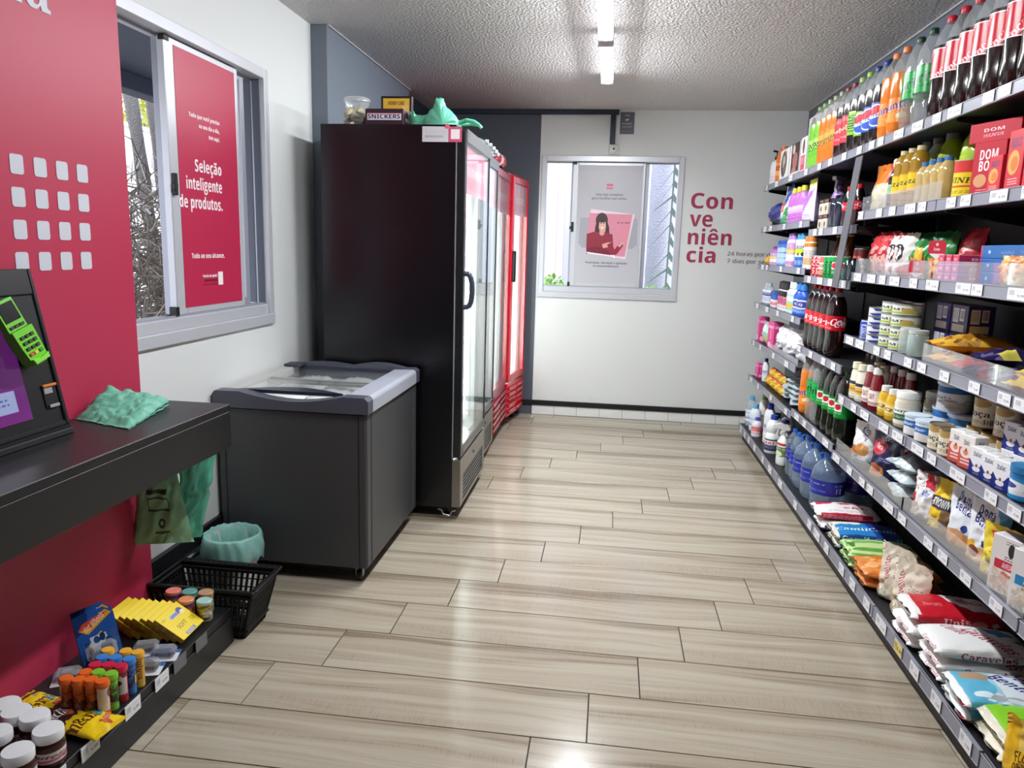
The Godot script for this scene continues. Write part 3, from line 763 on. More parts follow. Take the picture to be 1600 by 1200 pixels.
# =====================================================================  the room
func build_room():
	var white := bump(mat("dcdedd", 0.62), 0.02, 0.05, 0.8, 5)
	var grey := mat("5f6772", 0.6)
	var darkgrey := mat("525863", 0.6)
	# floor slab (grout) with planks of wood-look porcelain laid on it, each a tile of its own
	var floor_ := structure("floor", cbox(Vector3(LEFT - 0.2, -0.12, BACK - 0.2), Vector3(RIGHT + 0.2, -0.006, 1.6)), mat("2c2824", 0.8))
	var planks := plank_materials()
	var rn := RandomNumberGenerator.new()
	rn.seed = 77
	var plank_mesh := {}
	for row in range(0, 31):
		var z0 := -6.2228 + 0.25 * row if row > 0 else BACK
		var z1 := -6.2228 + 0.25 * (row + 1)
		if row == 0: z0 = -6.2228
		var x := 0.4793 - 0.1645 * row
		while x > LEFT: x -= 1.0748
		while x < RIGHT:
			lay(floor_, maxf(x, LEFT), minf(x + 1.0748, RIGHT), z0, z1, planks[rn.randi() % planks.size()], x, rn.randf())
			x += 1.0748
	var xx := 0.4793 + 0.1645 - 1.0748 * 2
	while xx < RIGHT:
		if xx + 1.0748 > LEFT: lay(floor_, maxf(xx, LEFT), minf(xx + 1.0748, RIGHT), BACK, -6.2228, planks[rn.randi() % planks.size()], xx, rn.randf())
		xx += 1.0748
	# ceiling: rough plaster
	var cm := StandardMaterial3D.new()
	cm.albedo_color = Color.html("d6d3d1")
	cm.roughness = 0.42
	bump(cm, 0.05, 1.1, 1.9, 9)
	structure("ceiling", cbox(Vector3(LEFT - 0.2, CEIL, BACK - 0.2), Vector3(RIGHT + 0.2, CEIL + 0.15, 1.6)), cm)
	# walls with their window openings
	structure("wall_back", boxes([[Vector3(LEFT - 0.15, 0, BACK - 0.15), Vector3(-0.605, CEIL, BACK)], [Vector3(0.535, 0, BACK - 0.15), Vector3(RIGHT + 0.15, CEIL, BACK)], [Vector3(-0.605, 0, BACK - 0.15), Vector3(0.535, 1.04, BACK)], [Vector3(-0.605, 2.17, BACK - 0.15), Vector3(0.535, CEIL, BACK)]]), white)
	structure("trim_1", cbox(Vector3(LEFT, 0, BACK), Vector3(-0.63, CEIL, BACK + 0.004)), darkgrey)
	structure("wall_left", boxes([[Vector3(LEFT - 0.15, 0, BACK), Vector3(LEFT, CEIL, -3.415)], [Vector3(LEFT - 0.15, 0, -2.28), Vector3(LEFT, CEIL, 1.5)], [Vector3(LEFT - 0.15, 0, -3.415), Vector3(LEFT, 1.05, -2.28)], [Vector3(LEFT - 0.15, 2.19, -3.415), Vector3(LEFT, CEIL, -2.28)]]), white)
	structure("wall_pillar", cbox(Vector3(LEFT, 0, -5.57), Vector3(-1.53, CEIL, -3.965), 0.003), mat("727a86", 0.6))
	structure("wall_right", cbox(Vector3(RIGHT, 0, BACK), Vector3(RIGHT + 0.15, CEIL, 1.5)), grey)
	structure("wall_front", cbox(Vector3(LEFT - 0.15, 0, 1.5), Vector3(RIGHT + 0.15, CEIL, 1.65)), grey)
	structure("trim_2", cbox(Vector3(LEFT, 0, -5.571), Vector3(LEFT + 0.003, CEIL, BACK)), darkgrey)
	structure("trim_3", cbox(Vector3(RIGHT - 0.012, CEIL - 0.008, BACK), Vector3(RIGHT, CEIL, 1.5)), mat("b4b4b8", 0.4))
	structure("trim_4", cbox(Vector3(-1.53, CEIL - 0.008, -5.57), Vector3(-1.518, CEIL, -3.965)), mat("b4b4b8", 0.4))
	# black cable strip round the foot of the walls, small white tiles under it
	structure("baseboard_back", cbox(Vector3(LEFT + 0.01, 0.083, BACK), Vector3(RIGHT, 0.127, BACK + 0.018), 0.003), mat("15161a", 0.4))
	structure("baseboard_left", boxes([[Vector3(LEFT, 0.2, -3.96), Vector3(LEFT + 0.02, 0.262, -2.3)], [Vector3(LEFT, 0.155, -3.96), Vector3(LEFT + 0.006, 0.163, -2.3)]], 0.002), mat("15161a", 0.4))
	var sk := structure("trim_5", cbox(Vector3(-0.63, 0, BACK), Vector3(RIGHT, 0.082, BACK + 0.003)), mat("a8a8a4", 0.8))
	var tile_m := mat("e6e7e5", 0.25)
	var tm := rbox(Vector3(0.192, 0.08, 0.006), 0.0015)
	for k in 11: part("tile", tm, tile_m, sk, Vector3(-0.535 + 0.196 * k, 0.001, BACK + 0.004))
	var sk2 := structure("trim_6", cbox(Vector3(LEFT, 0, -3.96), Vector3(LEFT + 0.003, 0.15, -1.0)), mat("a8a8a4", 0.8))
	var tm2 := rbox(Vector3(0.006, 0.147, 0.192), 0.0015)
	for k in 15: part("tile", tm2, tile_m, sk2, Vector3(LEFT + 0.004, 0.001, -3.86 + 0.196 * k))
	# lettering on the back wall
	var pink := mat("a02c4e", 0.5)
	var sg := thing("wall_lettering", "large crimson word in four stacked lines on the white back wall", "sign", Vector3(0, 0, BACK + 0.0015))
	words("Con", 0.121, pink, sg, "letters", Vector3(0.611, 1.778, 0), 0.0, true, 0, false, 0.33)
	words("ve", 0.121, pink, sg, "letters", Vector3(0.609, 1.636, 0), 0.0, true, 0, false, 0.183)
	words("niên", 0.121, pink, sg, "letters", Vector3(0.605, 1.491, 0), 0.0, true, 0, false, 0.348)
	words("cia", 0.121, pink, sg, "letters", Vector3(0.604, 1.346, 0), 0.0, true, 0, false, 0.232)
	var s2 := thing("wall_lettering", "two lines of small dark red hours text right of the crimson word", "sign", Vector3(0, 0, BACK + 0.0015))
	words("24 horas por dia", 0.032, mat("5a2c3a", 0.5), s2, "letters", Vector3(0.93, 1.41, 0), 0.0, false, 0, false, 0.375)
	words("7 dias por semana", 0.032, mat("5a2c3a", 0.5), s2, "letters", Vector3(0.93, 1.352, 0), 0.0, false, 0, false, 0.43)
	# cable duct, camera and notice above the back window
	var duct := part("cable_duct", boxes([[Vector3(LEFT + 0.004, 2.498, BACK + 0.004), Vector3(-0.002, 2.536, BACK + 0.03)], [Vector3(-0.068, 2.27, BACK + 0.001), Vector3(-0.026, 2.4975, BACK + 0.028)], [Vector3(LEFT + 0.004, 2.44, BACK + 0.03), Vector3(LEFT + 0.05, 2.536, -5.575)]], 0.003), mat("26303f", 0.5))
	tag(duct, "dark navy cable duct along the ceiling edge, turning down to the camera", "cable duct")
	var cam := thing("security_camera", "small white round camera on the wall above the back window", "camera", Vector3(-0.032, 2.228, BACK))
	part("mounting_box", cbox(Vector3(-0.042, -0.035, 0.001), Vector3(0.042, 0.041, 0.035), 0.008), mat("d8d8d6", 0.4), cam)
	part("dome", lathe(P([3.2, 0, 3.2, 1.2, 2.4, 2.2, 0.9, 2.6, 0.9, 1.8, 0, 1.8]), 20), mat("e2e2e0", 0.35), cam, Vector3(0, 0.003, 0.035), Vector3(PI / 2, 0, 0))
	part("lens", lathe(P([0.8, 0, 0.6, 0.6, 0, 0.8]), 12), mat("08080a", 0.1), cam, Vector3(0, 0.003, 0.052), Vector3(PI / 2, 0, 0))
	var nt := part("notice", cbox(Vector3(0.008, 2.352, BACK + 0.001), Vector3(0.121, 2.522, BACK + 0.004), 0.001, {"f": rc("sign_small")}), print_mat("sign_small", 0.5))
	tag(nt, "small grey notice under the ceiling beside the cable duct", "sign")

func lay(parent: Node, x0: float, x1: float, z0: float, z1: float, m: Material, px: float, off: float):
	if x1 - x0 < 0.02: return
	var st := begin()
	var g := 0.0018
	var u0 := (x0 - px) / 1.0748
	var u1 := (x1 - px) / 1.0748
	add_rbox(st, Vector3((x0 + x1) * 0.5, -0.003, (z0 + z1) * 0.5), Vector3(x1 - x0 - 2 * g, 0.006, z1 - z0 - 2 * g), 0.0008, {"a": Rect2(u0, 0, u1 - u0, 1)})
	part("tile", st.commit(), m, parent)

func plank_materials() -> Array:
	var out := []
	for k in 6:
		var n1 := FastNoiseLite.new()
		n1.seed = 40 + k * 7
		n1.frequency = 1.0
		n1.fractal_octaves = 3
		var n2 := FastNoiseLite.new()
		n2.seed = 140 + k * 5
		n2.frequency = 1.0
		n2.fractal_octaves = 2
		var W := 768
		var H := 160
		var im := Image.create(W, H, false, Image.FORMAT_RGB8)
		var light := Color.html("a69a88")
		var dark := Color.html("817461")
		var pale := Color.html("b0a796")
		for y in H:
			for x in W:
				var u := x / 768.0
				var v := y / 160.0
				var warp := n2.get_noise_2d(u * 1.1, v * 0.8) * 0.12
				var a := n1.get_noise_2d(u * 0.55, (v + warp) * 3.6)
				var b := n2.get_noise_2d(u * 1.6 + 9.0, (v + warp * 0.6) * 20.0)
				var t := clampf(0.34 + 0.42 * smoothstep(0.05, 0.55, v + warp * 0.8 + a * 0.25) + a * 0.55 + b * 0.2 - 0.12 * smoothstep(0.85, 1.0, v), 0.0, 1.0)
				var c := dark.lerp(light, smoothstep(0.0, 0.55, t)).lerp(pale, smoothstep(0.55, 1.0, t))
				var saw := n1.get_noise_2d(u * 190.0, v * 2.5 + 30.0) * clampf(a * -2.0 + 0.15, 0.0, 1.0)
				im.set_pixel(x, y, c.darkened(maxf(0.0, saw * 0.16)))
		var m := StandardMaterial3D.new()
		m.albedo_texture = ImageTexture.create_from_image(im)
		m.roughness = 0.2
		out.append(m)
	return out

func ceiling_lamps():
	var names := ["white LED ceiling batten nearest the back wall", "white LED ceiling batten second from the back wall", "white LED ceiling batten farthest from the back wall, above the camera"]
	for k in 3:
		var t := thing("ceiling_lamp", names[k], "lamp", Vector3(-0.09, CEIL, lamp_z(k)), 0.0, "")
		part("housing", cbox(Vector3(-0.034, -0.03, -0.45), Vector3(0.034, 0.0, 0.45), 0.004), mat("e6e6e8", 0.4), t)
		var pts := []
		for a in 9: pts.append(Vector2(-cos(PI * a / 8.0) * 0.038, -sin(PI * a / 8.0) * 0.036))
		var st := begin()
		add_prism(st, pts, -0.44, 0.44, Transform3D(Basis(), Vector3(0, -0.03, 0)))
		part("diffuser", st.commit(), glow_mat("f8faff", 10.0), t)
		for e in [-1, 1]: part("end_cap", cbox(Vector3(-0.04, -0.066, 0.44 if e > 0 else -0.452), Vector3(0.04, -0.001, 0.452 if e > 0 else -0.44), 0.004), mat("e0e0e4", 0.4), t)

# =====================================================================  windows
func frame_bars(w: float, y0: float, y1: float, x0: float, x1: float, z0: float, z1: float, t: float) -> Array:
	return [[Vector3(x0, y0, z0), Vector3(x0 + t, y1, z1)], [Vector3(x1 - t, y0, z0), Vector3(x1, y1, z1)], [Vector3(x0 + t, y0, z0), Vector3(x1 - t, y0 + t, z1)], [Vector3(x0 + t, y1 - t, z0), Vector3(x1 - t, y1, z1)]]

func build_windows():
	var alu := mat("cdced4", 0.35, 0.25)
	var alu2 := mat("a9abb6", 0.4, 0.3)
	var black := mat("101014", 0.5)
	var glass := clear_mat("e8f0f2", 0.05, 0.02)
	for w in 2:
		var o := Node3D.new()
		o.name = numbered("window_%d" % (w + 1))
		add_child(o)
		o.set_meta("kind", "structure")
		if w == 0:
			o.position = Vector3(LEFT, 1.04, -2.27)
			o.rotation.y = PI / 2
		else: o.position = Vector3(-0.613, 1.03, BACK)
		var W := 1.155
		var H := 1.15
		# outer frame with a deep sill rail
		part("outer_frame", boxes([[Vector3(0, 0, -0.1), Vector3(0.042, H, 0.014)], [Vector3(W - 0.042, 0, -0.1), Vector3(W, H, 0.014)], [Vector3(0.042, H - 0.045, -0.1), Vector3(W - 0.042, H, 0.014)], [Vector3(0.042, 0.04, -0.1), Vector3(W - 0.042, 0.085, 0.0)]], 0.003), alu, o)
		part("sill_rail", cbox(Vector3(-0.002, -0.008, -0.05), Vector3(W + 0.002, 0.04, 0.0165), 0.003), alu, o)
		part("track", boxes([[Vector3(0.042, 0.085, -0.02), Vector3(W - 0.042, 0.093, -0.014)], [Vector3(0.042, 0.085, -0.06), Vector3(W - 0.042, 0.093, -0.054)], [Vector3(0.042, H - 0.055, -0.05), Vector3(W - 0.042, H - 0.045, -0.046)]]), alu2, o)
		# both sashes are slid to the middle, so a gap stands open on either side
		var sl := 0.245 if w == 1 else 0.4
		var sr := 0.845 if w == 1 else 1.005
		var rear := part("rear_sash", boxes([[Vector3(sl, 0.093, -0.078), Vector3(sl + 0.045, H - 0.05, -0.05)], [Vector3(sr, 0.093, -0.078), Vector3(sr + 0.035, H - 0.05, -0.05)], [Vector3(sl + 0.045, 0.093, -0.078), Vector3(sr, 0.127, -0.05)], [Vector3(sl + 0.045, H - 0.075, -0.078), Vector3(sr, H - 0.05, -0.05)]], 0.002), alu2, o)
		part("rear_pane", cbox(Vector3(sl + 0.045, 0.127, -0.066), Vector3(sr, H - 0.075, -0.062)), glass, rear)
		# sliding sash in front
		var a := 0.258 if w == 1 else 0.378
		var b := 0.848 if w == 1 else 0.912
		var la := 0.046 if w == 1 else 0.07
		var lb := 0.022
		var sash := part("sash", boxes([[Vector3(a, 0.093, -0.042), Vector3(a + la, H - 0.05, -0.012)], [Vector3(b - lb, 0.093, -0.042), Vector3(b, H - 0.05, -0.012)], [Vector3(a + la, 0.093, -0.042), Vector3(b - lb, 0.127, -0.012)], [Vector3(a + la, H - 0.075, -0.042), Vector3(b - lb, H - 0.05, -0.012)]], 0.003), alu, o)
		part("sash_pane", cbox(Vector3(a + la, 0.127, -0.03), Vector3(b - lb, H - 0.075, -0.026)), glass, sash)
		part("latch", boxes([[Vector3(a + 0.002, 0.54, -0.012), Vector3(a + 0.022, 0.62, 0.004)], [Vector3(a - 0.012, 0.56, -0.006), Vector3(a + 0.01, 0.585, 0.012)]], 0.003), black, sash)
		part("roller_block", cbox(Vector3(a - 0.012, 0.09, -0.04), Vector3(a + 0.008, 0.125, -0.008), 0.002), black, sash)
		part("roller_block", cbox(Vector3(a - 0.002, H - 0.068, -0.035), Vector3(a + 0.03, H - 0.05, -0.009), 0.002), black, sash)
		if w == 0: part("jamb_lining", boxes([[Vector3(W - 0.0465, 0.094, -0.1), Vector3(W - 0.0425, H - 0.046, -0.055)], [Vector3(W - 0.0465, 0.094, -0.045), Vector3(W - 0.0425, H - 0.046, -0.012)]]), mat("5a5f6e", 0.6), o)
		if w == 0: part("reveal", boxes([[Vector3(W - 0.012, 0.0, -0.16), Vector3(W - 0.008, H, -0.101)], [Vector3(0.01, H - 0.012, -0.16), Vector3(W - 0.012, H - 0.008, -0.101)]]), mat("5d6270", 0.7), o)
	# posters on the two sashes
	var red := mat("bd2a4f", 0.4)
	var whiteink := mat("f4eef0", 0.5)
	var p1 := thing("poster", "red poster with white slogan filling the left window's sliding sash", "poster", Vector3(LEFT - 0.0105, 0, 0), PI / 2)
	part("sheet", cbox(Vector3(2.703, 1.158, -0.001), Vector3(3.152, 2.118, 0.0)), red, p1)
	for t in [["Tudo que você precisa", 3.012, 1.884, 0.0155, 0.225], ["no seu dia a dia,", 3.011, 1.85, 0.0155, 0.155], ["tem aqui.", 3.01, 1.817, 0.0155, 0.085], ["Seleção", 3.013, 1.682, 0.045, 0.2], ["inteligente", 3.012, 1.612, 0.045, 0.265], ["de produtos.", 3.011, 1.54, 0.045, 0.318], ["Tudo ao seu alcance.", 3.01, 1.347, 0.019, 0.25], ["Precisa de ajuda?", 2.946, 1.27, 0.011, 0.11]]:
		words(t[0], t[3], whiteink, p1, "lettering", Vector3(t[1], t[2], 0.0), 0.0, true, 2, false, t[4])
	part("underline", cbox(Vector3(2.845, 1.253, 0), Vector3(2.946, 1.262, 0.001)), mat("7c1430", 0.5), p1)
	part("underline", cbox(Vector3(2.83, 1.24, 0), Vector3(2.946, 1.2425, 0.001)), mat("7c1430", 0.5), p1)
	part("code_patch", cbox(Vector3(2.953, 1.236, 0), Vector3(2.99, 1.29, 0.001)), whiteink, p1)
	var ops := "g b2b2b9 c0bfc7;r 0 4 100 30 b8b7be;p a5a4ae 6 44 96 44 97 66 90 70 10 70 4 66;r 45 15 10 2.2 d0506c;r 45 18 10 1.4 d0506c;t|Uma loja completa|50 24 2 5a5460 b 0 .95;t|para facilitar sua rotina|50 27.2 2 5a5460 b 0 .95;p ecd4dc 22 36.5 91 40.5 80 79 16 74;p d88a9e 20 40 88 40.5 79 77 17 75;w 64 47 22 3 b4607c"
	ops += ";p 3a1c22 33 44 30 52 29 60 28 67 37 67 37 52;p 3a1c22 47 44 52 52 54 66 46 67;e 40 46 9.5 6.4 3a1c22;p 8c2038 17 58 28 56 46 56 58 58 60 68 62 71 70 65 76 67 66 75 56 76.5 17 75;p 74182e 17 70 36 69 52 72 56 76 17 75;p d8a090 38 53 44 53 45 58 41 59.4 37 58;e 41 49.6 6.6 5.4 e0aa9c;e 38.8 48.6 .9 .6 3a2024;e 43.4 48.6 .9 .6 3a2024;e 41.2 52.4 2.0 0.7 f4ecec;e 41 45.6 6.6 2.4 3a1c22;p 3a1c22 34 46 37 45.6 35.8 50 35.4 56 33.6 56;p 3a1c22 48 46 45.4 45.6 46.8 50 47 56 48.6 56;p d8a090 42 66.6 50 65 58 64.4 50 66.8 52 69 44 70;p d8a090 66 67 74 64 80 65 74 66.6 70 69"
	ops += ";p f6eef2 16 73.4 55 75.8 62 75.6 64 78 62 78.4 60 77 20 75;t|Praticidade, liberdade e agilidade|50 82.6 1.7 4c4650 b 0 .95;t|no autoatendimento.|50 85.4 1.7 4c4650 b 0 .95"
	var p2 := part("poster", cbox(Vector3(-0.309, 1.158, BACK - 0.0115), Vector3(0.212, 2.104, BACK - 0.0105), 0, {}), picture(512, 930, ops, 0.35))
	tag(p2, "pale grey poster of a smiling woman on the back window's sash", "poster")

# =====================================================================  what stands outside the windows
func build_outside():
	structure("ground", cbox(Vector3(-14, -0.4, -18), Vector3(10, -0.2, 6)), mat("b4b0a4", 0.9))
	# behind the back window: pilastered wall, palm, shrubs
	var wl := thing("garden_wall", "pale outside wall of lilac and peach upright bands behind the back window", "wall", Vector3(-0.4, -0.2, -9.2))
	for k in [[-2.6, -0.42, "b9bfe6"], [-0.42, -0.29, "f4dcd6"], [-0.29, -0.2, "f6ece6"], [-0.2, 0.16, "cfcbe0"], [0.16, 2.6, "d9d9e2"]]:
		part("band", cbox(Vector3(k[0], 0, -0.2 if k[2] != "f6ece6" else -0.15), Vector3(k[1], 4.2, 0.0 if k[2] != "f4dcd6" else 0.06), 0.01), mat(k[2], 0.7), wl)
	var palm := thing("palm_tree", "thick pale palm trunk with hanging fronds right of the window poster", "tree", Vector3(0.455, -0.2, -7.6))
	var prof := []
	for k in 44: prof.append(Vector2(0.133 + (0.004 if k % 4 == 0 else 0.0) - 0.0006 * k, k * 0.09))
	part("trunk", lathe(prof, 24, Rect2(0, 0, 1, 1), 1, 1, 0.02), bump(mat("c9c6d4", 0.85), 0.03, 1.2, 3.0, 21), palm)
	var rn := RandomNumberGenerator.new()
	rn.seed = 5
	for f in 5:
		var st := begin()
		var a := [2.75, 0.3, 3.6, 5.8, 1.4, 2.2, 0.9][f] as float
		var top := Vector3(cos(a) * 0.1, 3.7, sin(a) * 0.1)
		var prev := top
		for s in 40:
			var q := s / 39.0
			var p := top + Vector3(cos(a) * (0.08 + 0.22 * sin(q * 2.6)), 0.15 * sin(q * PI) - q * q * 2.9 - q * 0.1, sin(a) * (0.08 + 0.3 * sin(q * 2.6)))
			add_tube(st, [prev, p], 0.008, 0.008, 4)
			for sd in [-1.0, 1.0]:
				var tip: Vector3 = p + Vector3(-sin(a), 0, cos(a)) * sd * (0.12 + 0.12 * rn.randf()) + Vector3(cos(a) * 0.05, -0.14 - 0.14 * rn.randf(), 0)
				var w := Vector3(0.012, 0.022, 0)
				face(st, [p - w, p + w, tip], Vector3(0, 0, 1), [Vector2.ZERO, Vector2.RIGHT, Vector2.ONE])
			prev = p
		part("frond", st.commit(), mat("6f7f74", 0.6), palm)
	for b in [[-0.62, -7.3, 0.36, "bright green shrub behind the back window, left of the poster"], [0.36, -7.1, 0.24, "bright green shrub at the foot of the palm behind the back window"]]:
		bush(Vector3(b[0], -0.2, b[1]), b[2], 1.32 if b[2] > 0.3 else 1.26, b[3], 8)
	# behind the left window: eave, white wall, two slim trunks, a tangle of dry twigs
	var ev := part("eave", boxes([[Vector3(-2.72, 2.29, -9), Vector3(LEFT - 0.16, 2.42, 1.5)], [Vector3(-2.72, 2.2, -9), Vector3(-2.6, 2.29, 1.5)]], 0.004), mat("4b5062", 0.7))
	tag(ev, "dark slate roof eave seen through the top of the left window", "eave")
	var bw := part("boundary_wall", boxes([[Vector3(-7.2, -0.2, -17), Vector3(-7.0, 2.98, 0)], [Vector3(-7.22, 2.98, -17), Vector3(-6.96, 3.04, 0)]], 0.01), mat("e8e6e6", 0.8))
	tag(bw, "white boundary wall outside the left window", "wall")
	for k in [[-3.2, -5.19, 0.05, 0.16, "slim speckled tree trunk left in the left window's open gap"], [-3.2, -5.32, 0.045, 0.12, "slim tree trunk beside the sash frame in the left window"]]:
		var t := thing("tree", k[4], "tree", Vector3(k[0], -0.2, k[1]))
		var pr := []
		for i in 30: pr.append(Vector2(k[2] * (1.0 + 0.1 * sin(i * 1.7)) * (1.0 - i * 0.008), i * 0.13))
		part("trunk", lathe(pr, 14, Rect2(0, 0, 1, 1), 1, 1, 0.05), bump(mat("8d8884", 0.9), 0.05, 1.5, 4.0, 31), t, Vector3.ZERO, Vector3(k[3], 0, 0))
		var st := begin()
		for i in 160:
			var c := Vector3(rn.randf_range(-0.6, 0.3), rn.randf_range(3.2, 3.9), rn.randf_range(0.0, 1.2))
			leaf(st, c, 0.08, rn)
		var fo := part("foliage", st.commit(), mat("a9b04e", 0.6), t)
		fo.set_meta("kind", "stuff")
	var far := thing("tree", "yellow-green tree crown above the boundary wall outside the left window", "tree", Vector3(-8.5, -0.2, -13.0))
	var fs := begin()
	for i in 700:
		var d := Vector3(rn.randfn(), rn.randfn(), rn.randfn()).normalized() * pow(rn.randf(), 0.4)
		leaf(fs, Vector3(d.x * 0.7, 3.75 + d.y * 0.55, d.z * 0.8), 0.09, rn)
	part("foliage", fs.commit(), mat("b9bb62", 0.6), far).set_meta("kind", "stuff")
	part("trunk", lathe(P([9, 0, 7, 120, 6, 250, 4, 370]), 10), mat("7a7068", 0.9), far)
	var sh := thing("shrub", "dense tangle of dry bare twigs filling the lower left window pane", "shrub", Vector3(-3.0, -0.2, -4.3))
	for grp in 2:
		var st := begin()
		for i in 1200:
			var p := Vector3(rn.randf_range(-0.7, 0.7), rn.randf_range(0.5, 2.0) * (0.75 + 0.3 * rn.randf()), rn.randf_range(-1.1, 1.1))
			var pts := [p]
			var d := Vector3(rn.randf_range(-1, 1), rn.randf_range(-0.3, 1.0), rn.randf_range(-1, 1)).normalized()
			for s in 3:
				p += d * rn.randf_range(0.08, 0.2)
				d = (d + Vector3(rn.randf_range(-0.5, 0.5), rn.randf_range(-0.4, 0.4), rn.randf_range(-0.5, 0.5))).normalized()
				if p.y < 2.15: pts.append(p)
			if pts.size() > 1: add_tube(st, pts, 0.005 if i % 4 else 0.009, 0.002, 4)
		var tw := part("twigs", st.commit(), mat(["786c62", "a89d93"][grp], 0.8), sh)
		tw.set_meta("kind", "stuff")
	var st2 := begin()
	for i in 260: leaf(st2, Vector3(rn.randf_range(-0.8, 0.6), rn.randf_range(0.5, 1.5), rn.randf_range(-1.1, 1.1)), 0.03, rn)
	part("leaves", st2.commit(), mat("97a47c", 0.7), sh).set_meta("kind", "stuff")
	var stem := begin()
	for i in 7: add_tube(stem, [Vector3(0.1 * sin(i * 2.0), 0, 0.2 * cos(i * 2.0)), Vector3(0.3 * sin(i * 2.0), 0.5, 0.6 * cos(i * 2.0)), Vector3(0.5 * sin(i * 2.3), 1.3, 0.9 * cos(i * 2.3))], 0.03, 0.01, 6)
	part("stems", stem.commit(), mat("7a6e64", 0.8), sh)

func leaf(st: SurfaceTool, c: Vector3, s: float, rn: RandomNumberGenerator):
	var b := Basis.from_euler(Vector3(rn.randf_range(-1, 1), rn.randf_range(0, TAU), rn.randf_range(-1, 1)))
	var q := s * rn.randf_range(0.6, 1.2)
	face(st, [c + b * Vector3(0, 0, -q), c + b * Vector3(q * 0.4, 0.1 * q, 0), c + b * Vector3(0, 0, q), c + b * Vector3(-q * 0.4, 0.1 * q, 0)], b.y, [Vector2.ZERO, Vector2.RIGHT, Vector2.ONE, Vector2.DOWN])

func bush(at: Vector3, r: float, h: float, text: String, seed_: int):
	var rn := RandomNumberGenerator.new()
	rn.seed = seed_ + int(r * 100)
	var t := thing("bush", text, "shrub", at)
	for grp in 2:
		var st := begin()
		for i in 900:
			var d := Vector3(rn.randfn(), rn.randfn(), rn.randfn()).normalized()
			var c := Vector3(d.x * r, h - 0.35 + d.y * 0.34, d.z * r) * 1.0 + Vector3(rn.randfn(), rn.randfn(), rn.randfn()) * 0.03
			leaf(st, c, 0.045, rn)
		part("leaves", st.commit(), mat(["8cc056", "b5d888"][grp], 0.55), t).set_meta("kind", "stuff")
	var st := begin()
	for i in 6: add_tube(st, [Vector3(0.03 * cos(i), 0, 0.03 * sin(i)), Vector3(r * 0.6 * cos(i), h - 0.3, r * 0.6 * sin(i))], 0.015, 0.006, 5)
	part("stems", st.commit(), mat("6a6048", 0.8), t)
# =====================================================================  left wall
func left_wall_things():
	var red := mat("bb2f50", 0.45)
	var white := mat("cfd1da", 0.5)
	var t := thing("wall_panel", "big red wall panel with sixteen white squares behind the payment kiosk", "panel", Vector3(LEFT, 0, 0), PI / 2)
	# local x runs to -z
	part("board", cbox(Vector3(0.35, 0.002, 0.001), Vector3(2.345, CEIL - 0.002, 0.022), 0.002), red, t)
	var sq := begin()
	for r in 4:
		for c in 4:
			var x := 1.851 + 0.0845 * c - 0.0035 * r
			var y := 1.632 - 0.0862 * r
			var pts := []
			for k in [[1, 1, 0], [0, 1, 90], [0, 0, 180], [1, 0, 270]]:
				for a in 4: pts.append(Vector2(x + (0.039 if k[0] else 0.008) + 0.008 * cos(deg_to_rad(k[2] + a * 30)), y - (0.008 if k[1] else 0.044) + 0.008 * sin(deg_to_rad(k[2] + a * 30))))
			part("square", prism(pts, 0.0221, 0.0235), white, t)
	words("Minibella", 0.125, white, t, "letters", Vector3(2.047, 2.027, 0.023), 0.0, true, 2, true)

# =====================================================================  fridges
func fridges():
	# near to far; each: z near, z far, front x, height, frame, body, grille
	fridge("tall black fridge nearest the camera, beside the chest freezer", -3.68, -4.425, -0.727, 2.0, "1b1d22", "0c0d11", 0, Vector2(0.335, 1.975))
	fridge("second tall dark fridge, between the black one and the red ones", -4.445, -5.08, -0.778, 2.0, "2a2b2f", "16171b", 1, Vector2(0.33, 1.97))
	fridge("tall fridge with red grille and pale pink header, third from the camera", -5.10, -5.80, -0.783, 1.985, "a01c2c", "a81222", 2, Vector2(0.36, 1.96))
	fridge("tall all-red fridge standing last in the row against the back wall", -5.795, -6.245, -0.735, 1.99, "d0102a", "c80c22", 3, Vector2(0.36, 1.965), -0.15)

